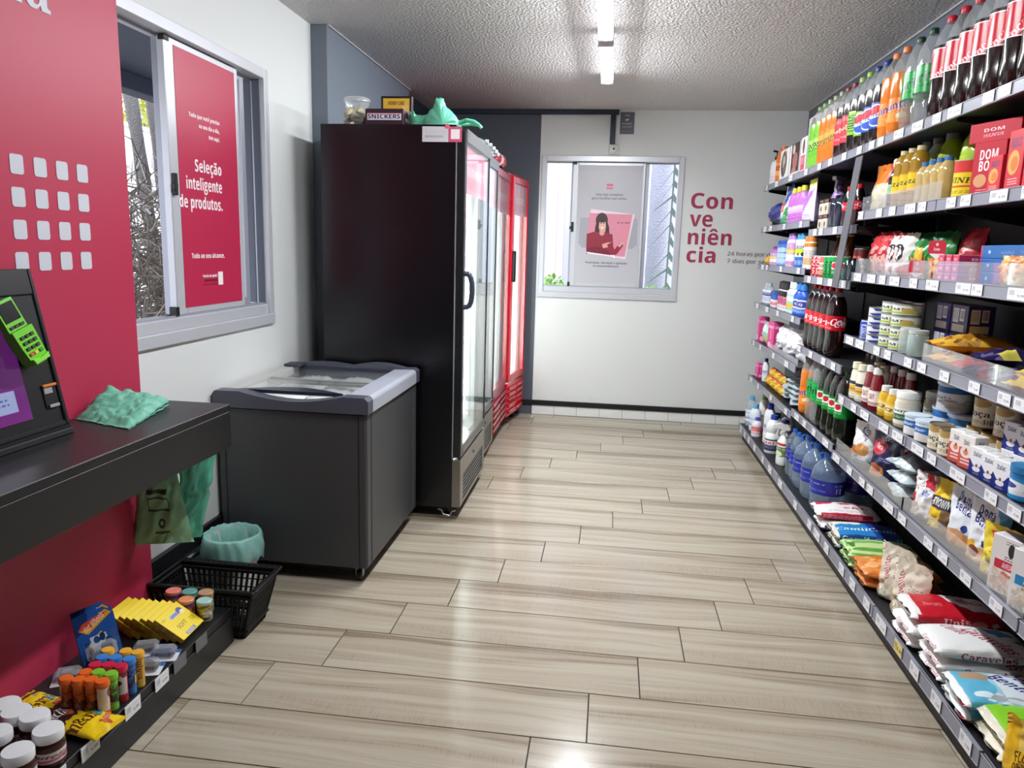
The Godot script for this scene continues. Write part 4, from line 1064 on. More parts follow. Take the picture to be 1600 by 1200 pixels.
func fridge(text: String, zn: float, zf: float, xf: float, h: float, fr: String, bo: String, kind: int, door: Vector2, turn := 0.0):
	var xb: float = [-1.463, -1.463, -1.42, -1.185][kind]
	var t := thing("display_fridge", text, "fridge", Vector3(xf, 0, (zn + zf) * 0.5), turn)
	var w := (zn - zf) * 0.5
	var d := xf - xb
	var body := mat(bo, 0.24)
	var frame := mat(fr, 0.25, 0.0, 0.3)
	var white := mat("e9eeee", 0.35)
	var xd := -0.045      # back of the door
	# cabinet: side walls, back, top and the machine block below
	part("cabinet", boxes([[Vector3(-d, 0.06, w - 0.035), Vector3(xd - 0.006, h, w)], [Vector3(-d, 0.06, -w), Vector3(xd - 0.006, h, -w + 0.035)], [Vector3(-d, 0.06, -w + 0.035), Vector3(-d + 0.04, h, w - 0.035)], [Vector3(-d + 0.04, h - 0.1, -w + 0.035), Vector3(xd - 0.006, h, w - 0.035)], [Vector3(-d + 0.04, 0.06, -w + 0.035), Vector3(-0.06, door.x - 0.01, w - 0.035)]], 0.003), body, t)
	part("liner", boxes([[Vector3(-d + 0.04, door.x, -w + 0.037), Vector3(-d + 0.045, h - 0.1, w - 0.037)], [Vector3(-d + 0.045, door.x, w - 0.042), Vector3(xd - 0.02, h - 0.1, w - 0.037)], [Vector3(-d + 0.045, door.x, -w + 0.037), Vector3(xd - 0.02, h - 0.1, -w + 0.042)], [Vector3(-d + 0.045, h - 0.105, -w + 0.042), Vector3(xd - 0.02, h - 0.1, w - 0.042)], [Vector3(-d + 0.045, door.x - 0.008, -w + 0.042), Vector3(xd - 0.02, door.x, w - 0.042)]]), white, t)
	if kind < 2: part("side_trim", boxes([[Vector3(xd - 0.0055, door.x - 0.01, w - 0.012), Vector3(xd - 0.0005, h - 0.01, w + 0.001)]]), mat("c4c5c8", 0.3, 0.7), t)
	else: part("gasket", boxes([[Vector3(xd - 0.0055, door.x, -w + 0.02), Vector3(xd - 0.0005, h - 0.02, -w + 0.03)], [Vector3(xd - 0.0055, door.x, w - 0.03), Vector3(xd - 0.0005, h - 0.02, w - 0.02)]]), mat("3a1418", 0.6), t)
	# wire shelves
	var ys := []
	var n := 6
	for k in n: ys.append(door.x + 0.05 + k * (h - 0.42 - door.x) / (n - 1.0))
	for y in ys:
		var bars := []
		for k in 11:
			var z := -w + 0.06 + (2.0 * w - 0.12) * k / 10.0
			bars.append([Vector3(-d + 0.06, y - 0.006, z - 0.002), Vector3(xd - 0.09, y, z + 0.002)])
		bars.append([Vector3(xd - 0.09, y - 0.012, -w + 0.045), Vector3(xd - 0.084, y + 0.006, w - 0.045)])
		bars.append([Vector3(-d + 0.055, y - 0.012, -w + 0.045), Vector3(-d + 0.06, y - 0.002, w - 0.045)])
		var s := part("shelf", boxes(bars), white, t)
		part("price_strip", cbox(Vector3(xd - 0.083, y - 0.02, -w + 0.05), Vector3(xd - 0.079, y + 0.012, w - 0.05), 0.001), mat("f2f4f4", 0.3), s)
	# LED strips inside the door opening
	for s in [-1.0, 1.0]:
		var z: float = s * (w - 0.05)
		var ls := part("light_strip", cbox(Vector3(xd - 0.06, door.x + 0.06, z - 0.008), Vector3(xd - 0.045, h - 0.14, z + 0.008), 0.002), mat("dfe4e6", 0.3), t)
		var dots := begin()
		var y := door.x + 0.09
		while y < h - 0.16:
			add_rbox(dots, Vector3(xd - 0.0625, y, z - s * 0.004), Vector3(0.006, 0.014, 0.01), 0.001)
			y += 0.056
		part("leds", dots.commit(), glow_mat("f4faff", 9.0), ls)
		var al := AreaLight3D.new()
		al.name = "strip_light"
		al.area_size = Vector2(0.02, h - 0.5)
		al.light_energy = [0.7, 0.8, 1.2, 0.9][kind]
		al.light_color = Color(0.93, 1.0, 0.98)
		al.area_range = 4.0
		al.shadow_enabled = true
		t.add_child(al, true)
		al.transform = Transform3D(Basis.looking_at(Vector3(-d * 0.55, 0, -z * 1.2), Vector3.UP), Vector3(xd - 0.07, (door.x + h) * 0.5, z))
	# door
	var y0 := door.x
	var y1 := door.y
	var st: float = [0.05, 0.02, 0.018, 0.055][kind]
	var dr := part("door", boxes([[Vector3(xd, y0, w - st), Vector3(-0.004, y1, w)], [Vector3(xd, y0, -w), Vector3(-0.004, y1, -w + 0.02)], [Vector3(xd, y0, -w + 0.02), Vector3(-0.004, y0 + 0.055, w - st)], [Vector3(xd, y1 - 0.055, -w + 0.02), Vector3(-0.004, y1, w - st)]], 0.005), frame, t)
	part("glass", cbox(Vector3(-0.014, y0 + 0.05, -w + 0.016), Vector3(-0.009, y1 - 0.05, w - st + 0.004)), clear_mat("e6f4ee", 0.07, 0.03), dr)
	part("header_film", cbox(Vector3(-0.022, y1 - 0.29, -w + 0.02), Vector3(-0.019, y1 - 0.05, w - st), 0, {"a": rc("header_pink")}), print_mat("header_pink", 0.4), dr)
	if kind < 2: part("top_rail", cbox(Vector3(-0.008, y1 - 0.05, -w), Vector3(0.0, y1 + 0.012, w - 0.04), 0.002), mat("8d8e90", 0.35, 0.6), dr)
	if kind == 0:
		var hz := w - 0.02
		var pts := []
		for k in 11:
			var a := PI * k / 10.0
			pts.append(Vector3(-0.004 + 0.042 * pow(sin(a), 0.5), 1.205 - 0.085 * cos(a), hz))
		var hs := begin()
		add_tube(hs, pts, 0.013, 0.013, 10)
		part("handle", hs.commit(), mat("3b4250", 0.35), dr)
	elif kind == 3: part("handle", boxes([[Vector3(-0.004, 1.16, w - 0.044), Vector3(0.022, 1.40, w - 0.01)]], 0.006), mat("141418", 0.4), dr)
	# lower panel with louvres
	if kind < 2:
		var pn := part("lower_panel", boxes([[Vector3(-0.05, 0.065, w - 0.08), Vector3(-0.004, y0 - 0.012, w)], [Vector3(-0.05, 0.065, -w), Vector3(-0.004, y0 - 0.012, -w + 0.06)], [Vector3(-0.05, 0.225, -w + 0.06), Vector3(-0.004, y0 - 0.012, w - 0.08)], [Vector3(-0.05, 0.065, -w + 0.06), Vector3(-0.004, 0.085, w - 0.08)]], 0.002), mat("8e8a84", 0.32, 0.85), t)
		for k in 6: part("louvre", cbox(Vector3(-0.04, 0.093 + 0.022 * k, -w + 0.062), Vector3(-0.008, 0.103 + 0.022 * k, w - 0.082), 0.002), mat("6c6a68", 0.35, 0.6), pn)
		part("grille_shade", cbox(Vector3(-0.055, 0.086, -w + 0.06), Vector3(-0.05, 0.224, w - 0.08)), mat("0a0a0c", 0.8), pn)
		part("lock", lathe(P([0.9, 0, 0.9, 0.4, 0, 0.5]), 12), mat("55565a", 0.3, 0.8), pn, Vector3(-0.003, 0.275, 0.0), Vector3(0, 0, -PI / 2))
	else:
		var pn := part("lower_panel", boxes([[Vector3(-0.05, 0.075, -w), Vector3(-0.012, y0 - 0.012, w)]], 0.004), frame, t)
		for k in 5:
			for s in 2:
				part("louvre", cbox(Vector3(-0.012, 0.1 + 0.047 * k, (0.012 if s else -w + 0.02)), Vector3(0.004, 0.128 + 0.047 * k, (w - 0.02 if s else -0.012)), 0.006), frame, pn)
	# feet and a castor
	for k in [[-0.08, w - 0.06], [-0.08, -w + 0.06], [-d + 0.08, w - 0.06], [-d + 0.08, -w + 0.06]]:
		part("foot", lathe(P([2.2, 0, 2.2, 1.5, 1.0, 1.8, 1.0, 6.2]), 12), mat("1a1a1c", 0.5), t, Vector3(k[0], 0, k[1]))
	if kind == 0:
		var ca := begin()
		add_tube(ca, [Vector3(-0.12, 0.052, w + 0.004), Vector3(-0.10, 0.05, w + 0.012), Vector3(-0.09, 0.03, w + 0.016), Vector3(-0.055, 0.022, w + 0.012), Vector3(-0.045, 0.045, w + 0.01), Vector3(-0.025, 0.05, w + 0.006)], 0.004, 0.004, 6)
		part("wire_clip", ca.commit(), mat("a8a8ac", 0.3, 0.8), t)
	# drinks on the shelves, each standing free
	var names := ["small water bottle", "amber drink bottle", "silver drink can", "red drink can", "green drink can"]
	var cols := [["dfeaf0", "c8dce8"], ["a8642c", "c89040"], ["c8ccd0", "b0b8c4"], ["b81c2c", "d8c0c0"], ["2c8c44", "b8d8b0"]]
	for i in n:
		var g := (i * 2 + kind) % 5
		var grp := "drinks on shelf %d of the %s fridge" % [i + 1, ["first", "second", "third", "fourth"][kind]]
		for k in 4:
			var z: float = -w + 0.1 + (2.0 * w - 0.2) * k / 3.0
			var pos := t.transform * Vector3(xd - 0.2, ys[i] + 0.0005, z)
			var o := Node3D.new()
			o.name = numbered("drink_can" if g > 1 else "drink_bottle")
			add_child(o)
			o.position = pos
			var lb: String = "%s on shelf %s of the %s fridge, %s" % [names[g], ["one", "two", "three", "four", "five", "six"][i], ["nearest", "second", "third", "last"][kind], ["farthest of four", "third of four", "second of four", "nearest of four"][k]]
			tag(o, lb, "can" if g > 1 else "bottle", grp)
			if g > 1:
				part("body", shared("fridge_can", func(): return lathe(P([2.4, 0, 3.2, 0.8, 3.2, 11, 2.6, 12, 2.5, 12.2, 0, 12]), 16)), mat(cols[g][0], 0.25, 0.3), o)
				part("band", shared("fridge_can_band", func(): return lathe(P([3.23, 3, 3.23, 8]), 16)), mat(cols[g][1], 0.3), o)
			else:
				part("body", shared("fridge_bottle", func(): return lathe(P([2.8, 0, 3.1, 0.6, 3.1, 12, 2.6, 15, 1.3, 18, 1.3, 19.6]), 16)), mat(cols[g][0], 0.15), o)
				part("cap", shared("fridge_cap", func(): return lathe(P([1.5, 19, 1.5, 20.8, 0, 21]), 12)), mat("e8e8ec", 0.4), o)

func shared(key: String, make: Callable) -> Mesh:
	if not meshes.has(key): meshes[key] = make.call()
	return meshes[key]

func fridge_top_things():
	var y := 2.001
	# clear jar of wrapped sweets
	var j := thing("plastic_jar", "clear plastic tub of pale wrapped sweets on the black fridge", "jar", Vector3(-1.31, y, -3.79))
	part("tub", lathe(P([4.8, 0.1, 5.2, 0.5, 6.0, 11.5, 6.0, 12.4]), 24), clear_mat("eef2f0", 0.16, 0.08), j)
	part("lid", lathe(P([6.3, 11.6, 6.7, 11.8, 6.7, 13.2, 6.2, 13.8, 0, 13.9]), 24), clear_mat("eef4f4", 0.3, 0.1), j)
	var rn := RandomNumberGenerator.new()
	rn.seed = 12
	for k in 44:
		var a := rn.randf() * TAU
		var hgt := rn.randf()
		var r := (0.036 + 0.008 * hgt) * sqrt(rn.randf())
		part("sweet", shared("sweet%d" % (k % 4), func(): return bag(0.034, 0.04, 0.022, Rect2(0, 0, 1, 1), "pillow", k, 0.004)), mat(["d8d0a8", "c8c49c", "8c8478", "e8e4d0", "5c5650"][k % 5], 0.4), j, Vector3(cos(a) * r, 0.004 + hgt * 0.075, sin(a) * r), Vector3(rn.randf() * 3, rn.randf() * 3, rn.randf() * 3))
	# chocolate display boxes
	var b1 := part("carton", cbox(Vector3(-1.243, y, -3.83), Vector3(-1.05, y + 0.077, -3.715), 0.002, {"f": rc("snickers"), "r": rc("snickers_front"), "t": rc("snickers_front"), "l": rc("snickers"), "b": rc("snickers")}), print_mat("snickers", 0.45))
	tag(b1, "low dark brown chocolate bar carton with white lettering on the black fridge", "box")
	var b2 := part("carton", cbox(Vector3(-1.2, y, -3.862), Vector3(-1.04, y + 0.158, -3.834), 0.002, {"f": rc("bar_box"), "a": rc("snickers_front")}), print_mat("bar_box", 0.45))
	tag(b2, "upright yellow and black bar carton behind the brown carton on the fridge", "box")
	# turquoise carrier bags
	var teal := mat("6fcaaa", 0.4)
	teal.backlight_enabled = true
	teal.backlight = Color(0.25, 0.5, 0.4)
	var m := crumple([[-0.105, 0.0], [-0.1, 0.035], [-0.075, 0.075], [-0.05, 0.098], [-0.042, 0.135], [-0.012, 0.135], [0.0, 0.1], [0.03, 0.075], [0.055, 0.05], [0.075, 0.02], [0.08, 0.0]], 0.13, 4)
	tag(part("plastic_bag", m, teal, null, Vector3(-0.855, y, -3.77)), "heap of turquoise carrier bag with upright peak on the black fridge", "bag")
	var m2 := crumple([[-0.045, 0.0], [-0.047, 0.075], [-0.03, 0.078], [-0.022, 0.058], [0.045, 0.062], [0.045, 0.0]], 0.1, 9)
	tag(part("plastic_bag", m2, teal, null, Vector3(-0.99, y, -3.80)), "small folded turquoise bag between the carton and the bag heap", "bag")
	var st := begin()
	add_tube(st, [Vector3(-0.78, y + 0.018, -3.76), Vector3(-0.74, y + 0.028, -3.74), Vector3(-0.70, y + 0.02, -3.73), Vector3(-0.672, y + 0.002, -3.72), Vector3(-0.66, y - 0.012, -3.72)], 0.011, 0.008, 8)
	add_tube(st, [Vector3(-0.78, y + 0.014, -3.79), Vector3(-0.73, y + 0.02, -3.8), Vector3(-0.69, y + 0.012, -3.77), Vector3(-0.664, y - 0.005, -3.735)], 0.01, 0.007, 8)
	tag(part("bag_handle", st.commit(), teal), "turquoise bag handles hanging over the front edge of the black fridge", "bag handle")
	# notice on the fridge side
	var card := thing("notice_card", "grey and pink card with a code square on the black fridge's side", "sign", Vector3(-0.847, 1.954, -3.6795))
	part("card", cbox(Vector3(-0.098, -0.036, 0), Vector3(0.098, 0.036, 0.0012), 0.0, {"f": rc("fridge_card")}), print_mat("fridge_card", 0.4), card)
	part("badge", prism(ring_pts(0.011, 14), 0.0012, 0.0022), mat("e06c8c", 0.4), card, Vector3(0.026, 0.037, 0))
	# clear trays and bottles on the farther fridges
	for k in 5:
		var o := thing("water_bottle", ["clear bottle lying first on the second fridge", "clear bottle on the second fridge, second from the camera", "clear bottle on the second fridge, third from the camera", "clear bottle on the second fridge, fourth from the camera", "clear bottle at the far end of the second fridge top"][k], "bottle", Vector3(-0.86, 2.0005 + 0.03, -4.5 - 0.13 * k), 0.2 * k)
		part("body", shared("lying_bottle", func(): return lathe(P([0, 0, 2.8, 0.4, 2.9, 1, 2.9, 12, 2.4, 15, 1.2, 17.5, 1.2, 19]), 14)), clear_mat("dfe6ea", 0.3, 0.05), o, Vector3(-0.1, 0, 0), Vector3(0, 0, -PI / 2))
		part("cap", shared("lying_cap", func(): return lathe(P([1.5, 18.5, 1.5, 20.4, 0, 20.5]), 12)), mat("b8bcc0", 0.4), o, Vector3(-0.1, 0, 0), Vector3(0, 0, -PI / 2))
	for k in 3:
		var o := part("drink_pack", shared("redpack", func(): return bag(0.12, 0.09, 0.07, Rect2(0, 0, 1, 1), "pillow", 5, 0.008)), mat(["9c2838", "c8b4b4", "a83c48"][k], 0.35), null, Vector3(-0.83, 1.986, -5.27 - 0.12 * k), Vector3(0, PI / 2 + 0.2 * k, 0))
		tag(o, ["crumpled red pack lying first on the third fridge", "crumpled pale pack in the middle on the third fridge", "crumpled red pack lying last on the third fridge"][k], "packet")

func ring_pts(r: float, n: int) -> Array:
	var p := []
	for k in n: p.append(Vector2(cos(TAU * k / n), sin(TAU * k / n)) * r)
	return p

func crumple(outline: Array, depth: float, seed_: int) -> ArrayMesh:
	# a soft heap whose outline seen from the front is given; rings shrink towards front and back, wrinkled by noise
	var nz := FastNoiseLite.new()
	nz.seed = seed_
	nz.frequency = 1.0
	var c := Vector2(0, 0.012)
	var n := outline.size()
	var fine := []
	for k in n - 1:
		for s in 4: fine.append(Vector2(outline[k][0], outline[k][1]).lerp(Vector2(outline[k + 1][0], outline[k + 1][1]), s / 4.0))
	fine.append(Vector2(outline[n - 1][0], outline[n - 1][1]))
	var rings := 13
	var st := begin()
	for r in rings:
		var q := -1.0 + 2.0 * r / (rings - 1)
		var sc := pow(maxf(1.0 - q * q, 0.0), 0.35)
		for p in fine:
			var g: Vector2 = c + (p - c) * sc
			var w := Vector3(nz.get_noise_3d(g.x * 45, g.y * 45, q * 4), nz.get_noise_3d(g.x * 45 + 20, g.y * 45, q * 4), nz.get_noise_3d(g.x * 60, g.y * 60 + 9, q * 5)) * 0.011
			if p.y < 0.002: w.y = 0
			st.set_uv(Vector2(g.x * 5 + 0.5, 1.0 - g.y * 5))
			st.add_vertex(Vector3(g.x, maxf(0.0005, g.y if p.y > 0.002 else 0.0), q * depth * 0.5) + Vector3(w.x, maxf(w.y, -0.3 * g.y), w.z))
	var m := fine.size()
	for r in rings - 1:
		for k in m - 1:
			var a := r * m + k
			for i in [a, a + m, a + m + 1, a, a + m + 1, a + 1]: st.add_index(i)
	st.generate_normals()
	return st.commit()

# =====================================================================  chest freezer
func freezer():
	var zn := -2.84
	var zf := -3.63
	var xr := -0.955
	var xl := -1.6
	var t := thing("chest_freezer", "charcoal chest freezer with sliding glass lids between counter and fridges", "freezer", Vector3((xr + xl) * 0.5, 0, (zn + zf) * 0.5))
	var W := (xr - xl) * 0.5
	var D := (zn - zf) * 0.5
	var dark := mat("434447", 0.42, 0.1)
	var rim := mat("4c4f5b", 0.4)
	# body with an open tub
	part("body", boxes([[Vector3(-W, 0.07, D - 0.06), Vector3(W, 0.742, D)], [Vector3(-W, 0.07, -D), Vector3(W, 0.742, -D + 0.06)], [Vector3(-W, 0.07, -D + 0.06), Vector3(-W + 0.05, 0.742, D - 0.06)], [Vector3(W - 0.06, 0.07, -D + 0.06), Vector3(W, 0.742, D - 0.06)], [Vector3(-W + 0.05, 0.07, -D + 0.06), Vector3(W - 0.06, 0.12, D - 0.06)]], 0.008), dark, t)
	for e in [W - 0.034, -W + 0.032]: part("panel_joint", cbox(Vector3(e - 0.002, 0.075, D), Vector3(e + 0.002, 0.735, D + 0.0015)), mat("17181a", 0.5), t)
	part("tub", boxes([[Vector3(-W + 0.05, 0.12, -D + 0.06), Vector3(W - 0.06, 0.125, D - 0.06)], [Vector3(-W + 0.05, 0.125, D - 0.066), Vector3(W - 0.06, 0.745, D - 0.061)], [Vector3(-W + 0.05, 0.125, -D + 0.061), Vector3(W - 0.06, 0.745, -D + 0.066)], [Vector3(-W + 0.051, 0.125, -D + 0.066), Vector3(-W + 0.056, 0.745, D - 0.066)], [Vector3(W - 0.066, 0.125, -D + 0.066), Vector3(W - 0.061, 0.745, D - 0.066)]]), mat("eef0ee", 0.5), t)
	# rim: near and far ends are moulded with a shallow dip in their top edge
	var near := [Vector2(-W - 0.012, 0.742), Vector2(W + 0.012, 0.742), Vector2(W + 0.012, 0.795), Vector2(W - 0.005, 0.81), Vector2(W - 0.1, 0.81)]
	for k in 17:
		var q := k / 16.0
		near.append(Vector2(lerpf(W - 0.1, -W + 0.12, q), 0.808 - 0.028 * sin(PI * q)))
	near.append_array([Vector2(-W + 0.1, 0.812), Vector2(-W - 0.0, 0.81), Vector2(-W - 0.012, 0.795)])
	var far := [Vector2(-W - 0.012, 0.742), Vector2(W + 0.012, 0.742), Vector2(W + 0.012, 0.8), Vector2(W - 0.005, 0.812)]
	for k in 17:
		var q := k / 16.0
		far.append(Vector2(lerpf(W - 0.05, -W + 0.03, q), 0.81 + 0.02 * absf(sin(PI * q * 2.0)) * (1.0 if q < 0.55 else 0.6)))
	far.append_array([Vector2(-W - 0.0, 0.81), Vector2(-W - 0.012, 0.8)])
	part("rim", prism(near, D - 0.05, D + 0.014), rim, t)
	part("rim", prism(far, -D - 0.012, -D + 0.05), rim, t)
	part("rim", cbox(Vector3(-W - 0.01, 0.742, -D + 0.05), Vector3(-W + 0.045, 0.806, D - 0.05), 0.006), mat("b8b8b4", 0.4), t)
	var cs := []
	for k in 8: cs.append(Vector2(W + 0.012 - 0.02 + 0.02 * cos(PI * 0.5 * k / 7.0), 0.789 + 0.02 * sin(PI * 0.5 * k / 7.0)))
	cs.append_array([Vector2(W - 0.1, 0.805), Vector2(W - 0.1, 0.742), Vector2(W + 0.012, 0.742)])
	part("front_rail", prism(cs, -D + 0.05, D - 0.05), mat("a9adb8", 0.35), t)
	# two sliding lids, the near one on top
	var glass := clear_mat("eaf4f2", 0.05, 0.03)
	for k in 2:
		var za := -0.02 if k == 0 else -D + 0.052
		var zb := D - 0.052 if k == 0 else 0.03
		var y := 0.792 if k == 0 else 0.782
		var lid := part("glass_lid", cbox(Vector3(-W + 0.05, y, za), Vector3(W - 0.102, y + 0.004, zb)), glass, t)
		var lens := []
		for q in 15: lens.append(Vector2(-0.025 + 0.46 * (q / 14.0 - 0.5), 0.085 * sin(PI * q / 14.0)))
		part("lid_grip", prism(lens, 0, 0.014), mat("262a3c", 0.35), lid, Vector3(0, y + 0.004, zb - 0.002 if k == 0 else za + 0.01), Vector3(-PI / 2, 0, 0))
		part("lid_edge", cbox(Vector3(-W + 0.05, y - 0.004, (za if k == 0 else zb - 0.02)), Vector3(W - 0.102, y + 0.006, (za + 0.02 if k == 0 else zb)), 0.002), mat("8f9290", 0.4), lid)
	# hinge block at the back corner
	part("hinge_block", cbox(Vector3(-W - 0.005, 0.806, -D + 0.05), Vector3(-W + 0.08, 0.82, -D + 0.13), 0.004), mat("3a3c44", 0.5), t)
	# frost packs inside
	var rn := RandomNumberGenerator.new()
	rn.seed = 31
	for k in 10:
		var o := part("frozen_pack", shared("frost%d" % (k % 3), func(): return bag(0.205, 0.132, 0.06, Rect2(0, 0, 1, 1), "pillow", 60 + k % 3, 0.01)), mat(["f2f5f2", "e8eeea", "f6f8f5"][k % 3], 0.6), null, t.position + Vector3(-0.155 + 0.215 * (k % 2), 0.732 + 0.003 * (k % 3), -0.2 + 0.132 * (k / 2)), Vector3(-PI / 2, 0, 0))
		var row: int = k / 2
		tag(o, "%s white frosted pack in the freezer, %s side" % [["nearest", "second nearest", "middle", "second farthest", "farthest"][4 - row], "aisle" if k % 2 else "wall"], "packet", "frosted packs in the chest freezer")
	# castors
	for k in [[W - 0.05, D - 0.05], [W - 0.05, -D + 0.05], [-W + 0.05, D - 0.05], [-W + 0.05, -D + 0.05]]:
		var c := part("castor", boxes([[Vector3(-0.016, 0.02, -0.012), Vector3(-0.012, 0.07, 0.012)], [Vector3(0.012, 0.02, -0.012), Vector3(0.016, 0.07, 0.012)], [Vector3(-0.016, 0.062, -0.018), Vector3(0.016, 0.07, 0.018)]], 0.001), mat("9c9ca0", 0.3, 0.8), t, Vector3(k[0], 0, k[1]))
		part("wheel", lathe(P([0, -1, 2.2, -1, 2.4, -0.6, 2.4, 0.6, 2.2, 1, 0, 1]), 16), mat("18181a", 0.5), c, Vector3(0, 0.0245, 0), Vector3(0, 0, PI / 2))

# =====================================================================  counter, kiosk and what lies there
func counter_and_kiosk():
	var blk := mat("131316", 0.38)
	var c := thing("counter", "black wall counter under the payment kiosk, in front of red panel", "counter", Vector3(-1.43, 0.725, -1.4))
	part("worktop", cbox(Vector3(-0.17, 0.125, -0.925), Vector3(0.17, 0.15, 1.6), 0.002), blk, c)
	part("apron", boxes([[Vector3(0.145, 0.0, -0.924), Vector3(0.169, 0.1248, 1.6)], [Vector3(-0.169, 0.0, -0.924), Vector3(0.1448, 0.1248, -0.9)], [Vector3(-0.169, 0.0, -0.8998), Vector3(0.1448, 0.02, 1.6)]], 0.002), blk, c)
	# kiosk: wedge housing turned towards the room
	var k := thing("payment_kiosk", "black self-checkout kiosk with purple screen and green card reader", "kiosk", Vector3(-1.487, 0.8755, -1.857), PI / 2)
	# local: x along the face (right end at 0), y up, z out of the face
	var body := mat("0e0e10", 0.42)
	var lean := Transform3D(Basis(Vector3.RIGHT, -0.2), Vector3(0, 0.022, 0))
	var outline := [Vector2(0.0, 0.0), Vector2(0.0, 0.022), Vector2(-0.0815, 0.446), Vector2(-0.09, 0.452), Vector2(-0.108, 0.45), Vector2(-0.108, 0.0)]
	var st := begin()
	# profile in the plane (depth, height) swept along x
	add_prism(st, outline, -0.52, 0.0, Transform3D(Basis(Vector3(0, 0, 1), Vector3(0, 1, 0), Vector3(1, 0, 0)), Vector3.ZERO))
	part("housing", st.commit(), body, k)
	part("plinth", cbox(Vector3(-0.525, 0.0, -0.109), Vector3(0.006, 0.016, 0.006), 0.002), mat("2a2a2e", 0.3), k)
	var f := Node3D.new()     # frame of the leaning face
	f.name = "front"
	k.add_child(f)
	f.transform = Transform3D(Basis(Vector3.RIGHT, -0.19), Vector3(0, 0.022, 0))
	part("bezel", boxes([[Vector3(-0.018, 0.005, 0.0), Vector3(-0.004, 0.44, 0.006)], [Vector3(-0.5, 0.37, 0.0), Vector3(-0.018, 0.44, 0.006)], [Vector3(-0.5, 0.005, 0.0), Vector3(-0.018, 0.018, 0.006)]], 0.003), mat("1c1c20", 0.35), f)
	part("recess", cbox(Vector3(-0.16, 0.2, 0.0), Vector3(-0.02, 0.368, 0.0015)), mat("08080a", 0.6), f)
	var sc := part("screen", cbox(Vector3(-0.42, 0.045, 0.0005), Vector3(-0.125, 0.35, 0.004), 0.001, {"a": rc("screen")}), screen_mat(), f)
	part("slot", boxes([[Vector3(-0.07, 0.118, 0.001), Vector3(-0.02, 0.126, 0.009)]], 0.002), mat("d87a2c", 0.4), f)
	part("slot", boxes([[Vector3(-0.07, 0.06, 0.001), Vector3(-0.022, 0.118, 0.003)]], 0.001), mat("0b0b0d", 0.4), f)
	part("slot", boxes([[Vector3(-0.066, 0.1, 0.003), Vector3(-0.036, 0.116, 0.0045)], [Vector3(-0.062, 0.061, 0.003), Vector3(-0.026, 0.07, 0.008)]], 0.001), mat("9a9a9e", 0.35), f)
	part("bracket", boxes([[Vector3(-0.1, 0.192, 0.001), Vector3(-0.035, 0.1945, 0.012)]], 0.0005), mat("aeb0b4", 0.3, 0.8), f)
	# card reader hangs on the kiosk's holder
	var g := thing("card_reader", "bright green card reader with black keys hanging on the kiosk", "card reader", k.position)
	g.transform = k.transform * f.transform * Transform3D(Basis(Vector3(0, 0, 1), 0.27) * Basis(Vector3.RIGHT, -0.1), Vector3(-0.092, 0.185, 0.014))
	var green := mat("6cc81e", 0.3)
	var lower := [Vector2(-0.03, 0.012), Vector2(-0.02, 0.0), Vector2(0.02, 0.0), Vector2(0.032, 0.012), Vector2(0.035, 0.05), Vector2(0.037, 0.098), Vector2(-0.037, 0.098), Vector2(-0.035, 0.05)]
	part("keypad_body", prism(lower, 0, 0.03), green, g)
	part("lip", prism([Vector2(-0.026, 0.004), Vector2(0.026, 0.004), Vector2(0.03, 0.018), Vector2(0, 0.013), Vector2(-0.03, 0.018)], 0.03, 0.038), mat("86dc38", 0.3), g)
	part("head", prism([Vector2(-0.034, 0.099), Vector2(0.034, 0.099), Vector2(0.033, 0.18), Vector2(-0.033, 0.18)], 0.0, 0.02), green, g)
	part("display", cbox(Vector3(-0.028, 0.122, 0.02), Vector3(0.028, 0.172, 0.0215), 0.001), mat("15171a", 0.2), g)
	part("keys", boxes([[Vector3(-0.026, 0.104, 0.02), Vector3(-0.012, 0.112, 0.023)], [Vector3(-0.009, 0.104, 0.02), Vector3(0.007, 0.112, 0.023)], [Vector3(0.01, 0.104, 0.02), Vector3(0.026, 0.112, 0.023)]], 0.001), mat("14160f", 0.4), g)
	for r in 4:
		for q in 3: part("key", shared("reader_key", func(): return cbox(Vector3(-0.007, -0.0045, 0), Vector3(0.007, 0.0045, 0.004), 0.0015)), mat("23301c" if r else ["c8502c", "e8c83c", "2c8c2c"][q], 0.4), g, Vector3(-0.018 + 0.018 * q, 0.03 + 0.0155 * r, 0.03))
	# folded bag on the counter
	var teal := mat("6db39b", 0.5)
	var cl := folded_sheet(8)
	tag(part("folded_bag", cl, teal, null, Vector3(-1.46, 0.8755, -2.06)), "turquoise carrier bag folded flat on the black counter", "bag")

func screen_mat() -> StandardMaterial3D:
	var m := StandardMaterial3D.new()
	m.albedo_color = Color(0.03, 0.02, 0.04)
	m.roughness = 0.12
	m.emission_enabled = true
	m.emission = Color.WHITE
	m.emission_operator = BaseMaterial3D.EMISSION_OP_MULTIPLY
	m.emission_texture = sheets[cells["screen"][0]]
	m.emission_energy_multiplier = 0.75
	return m

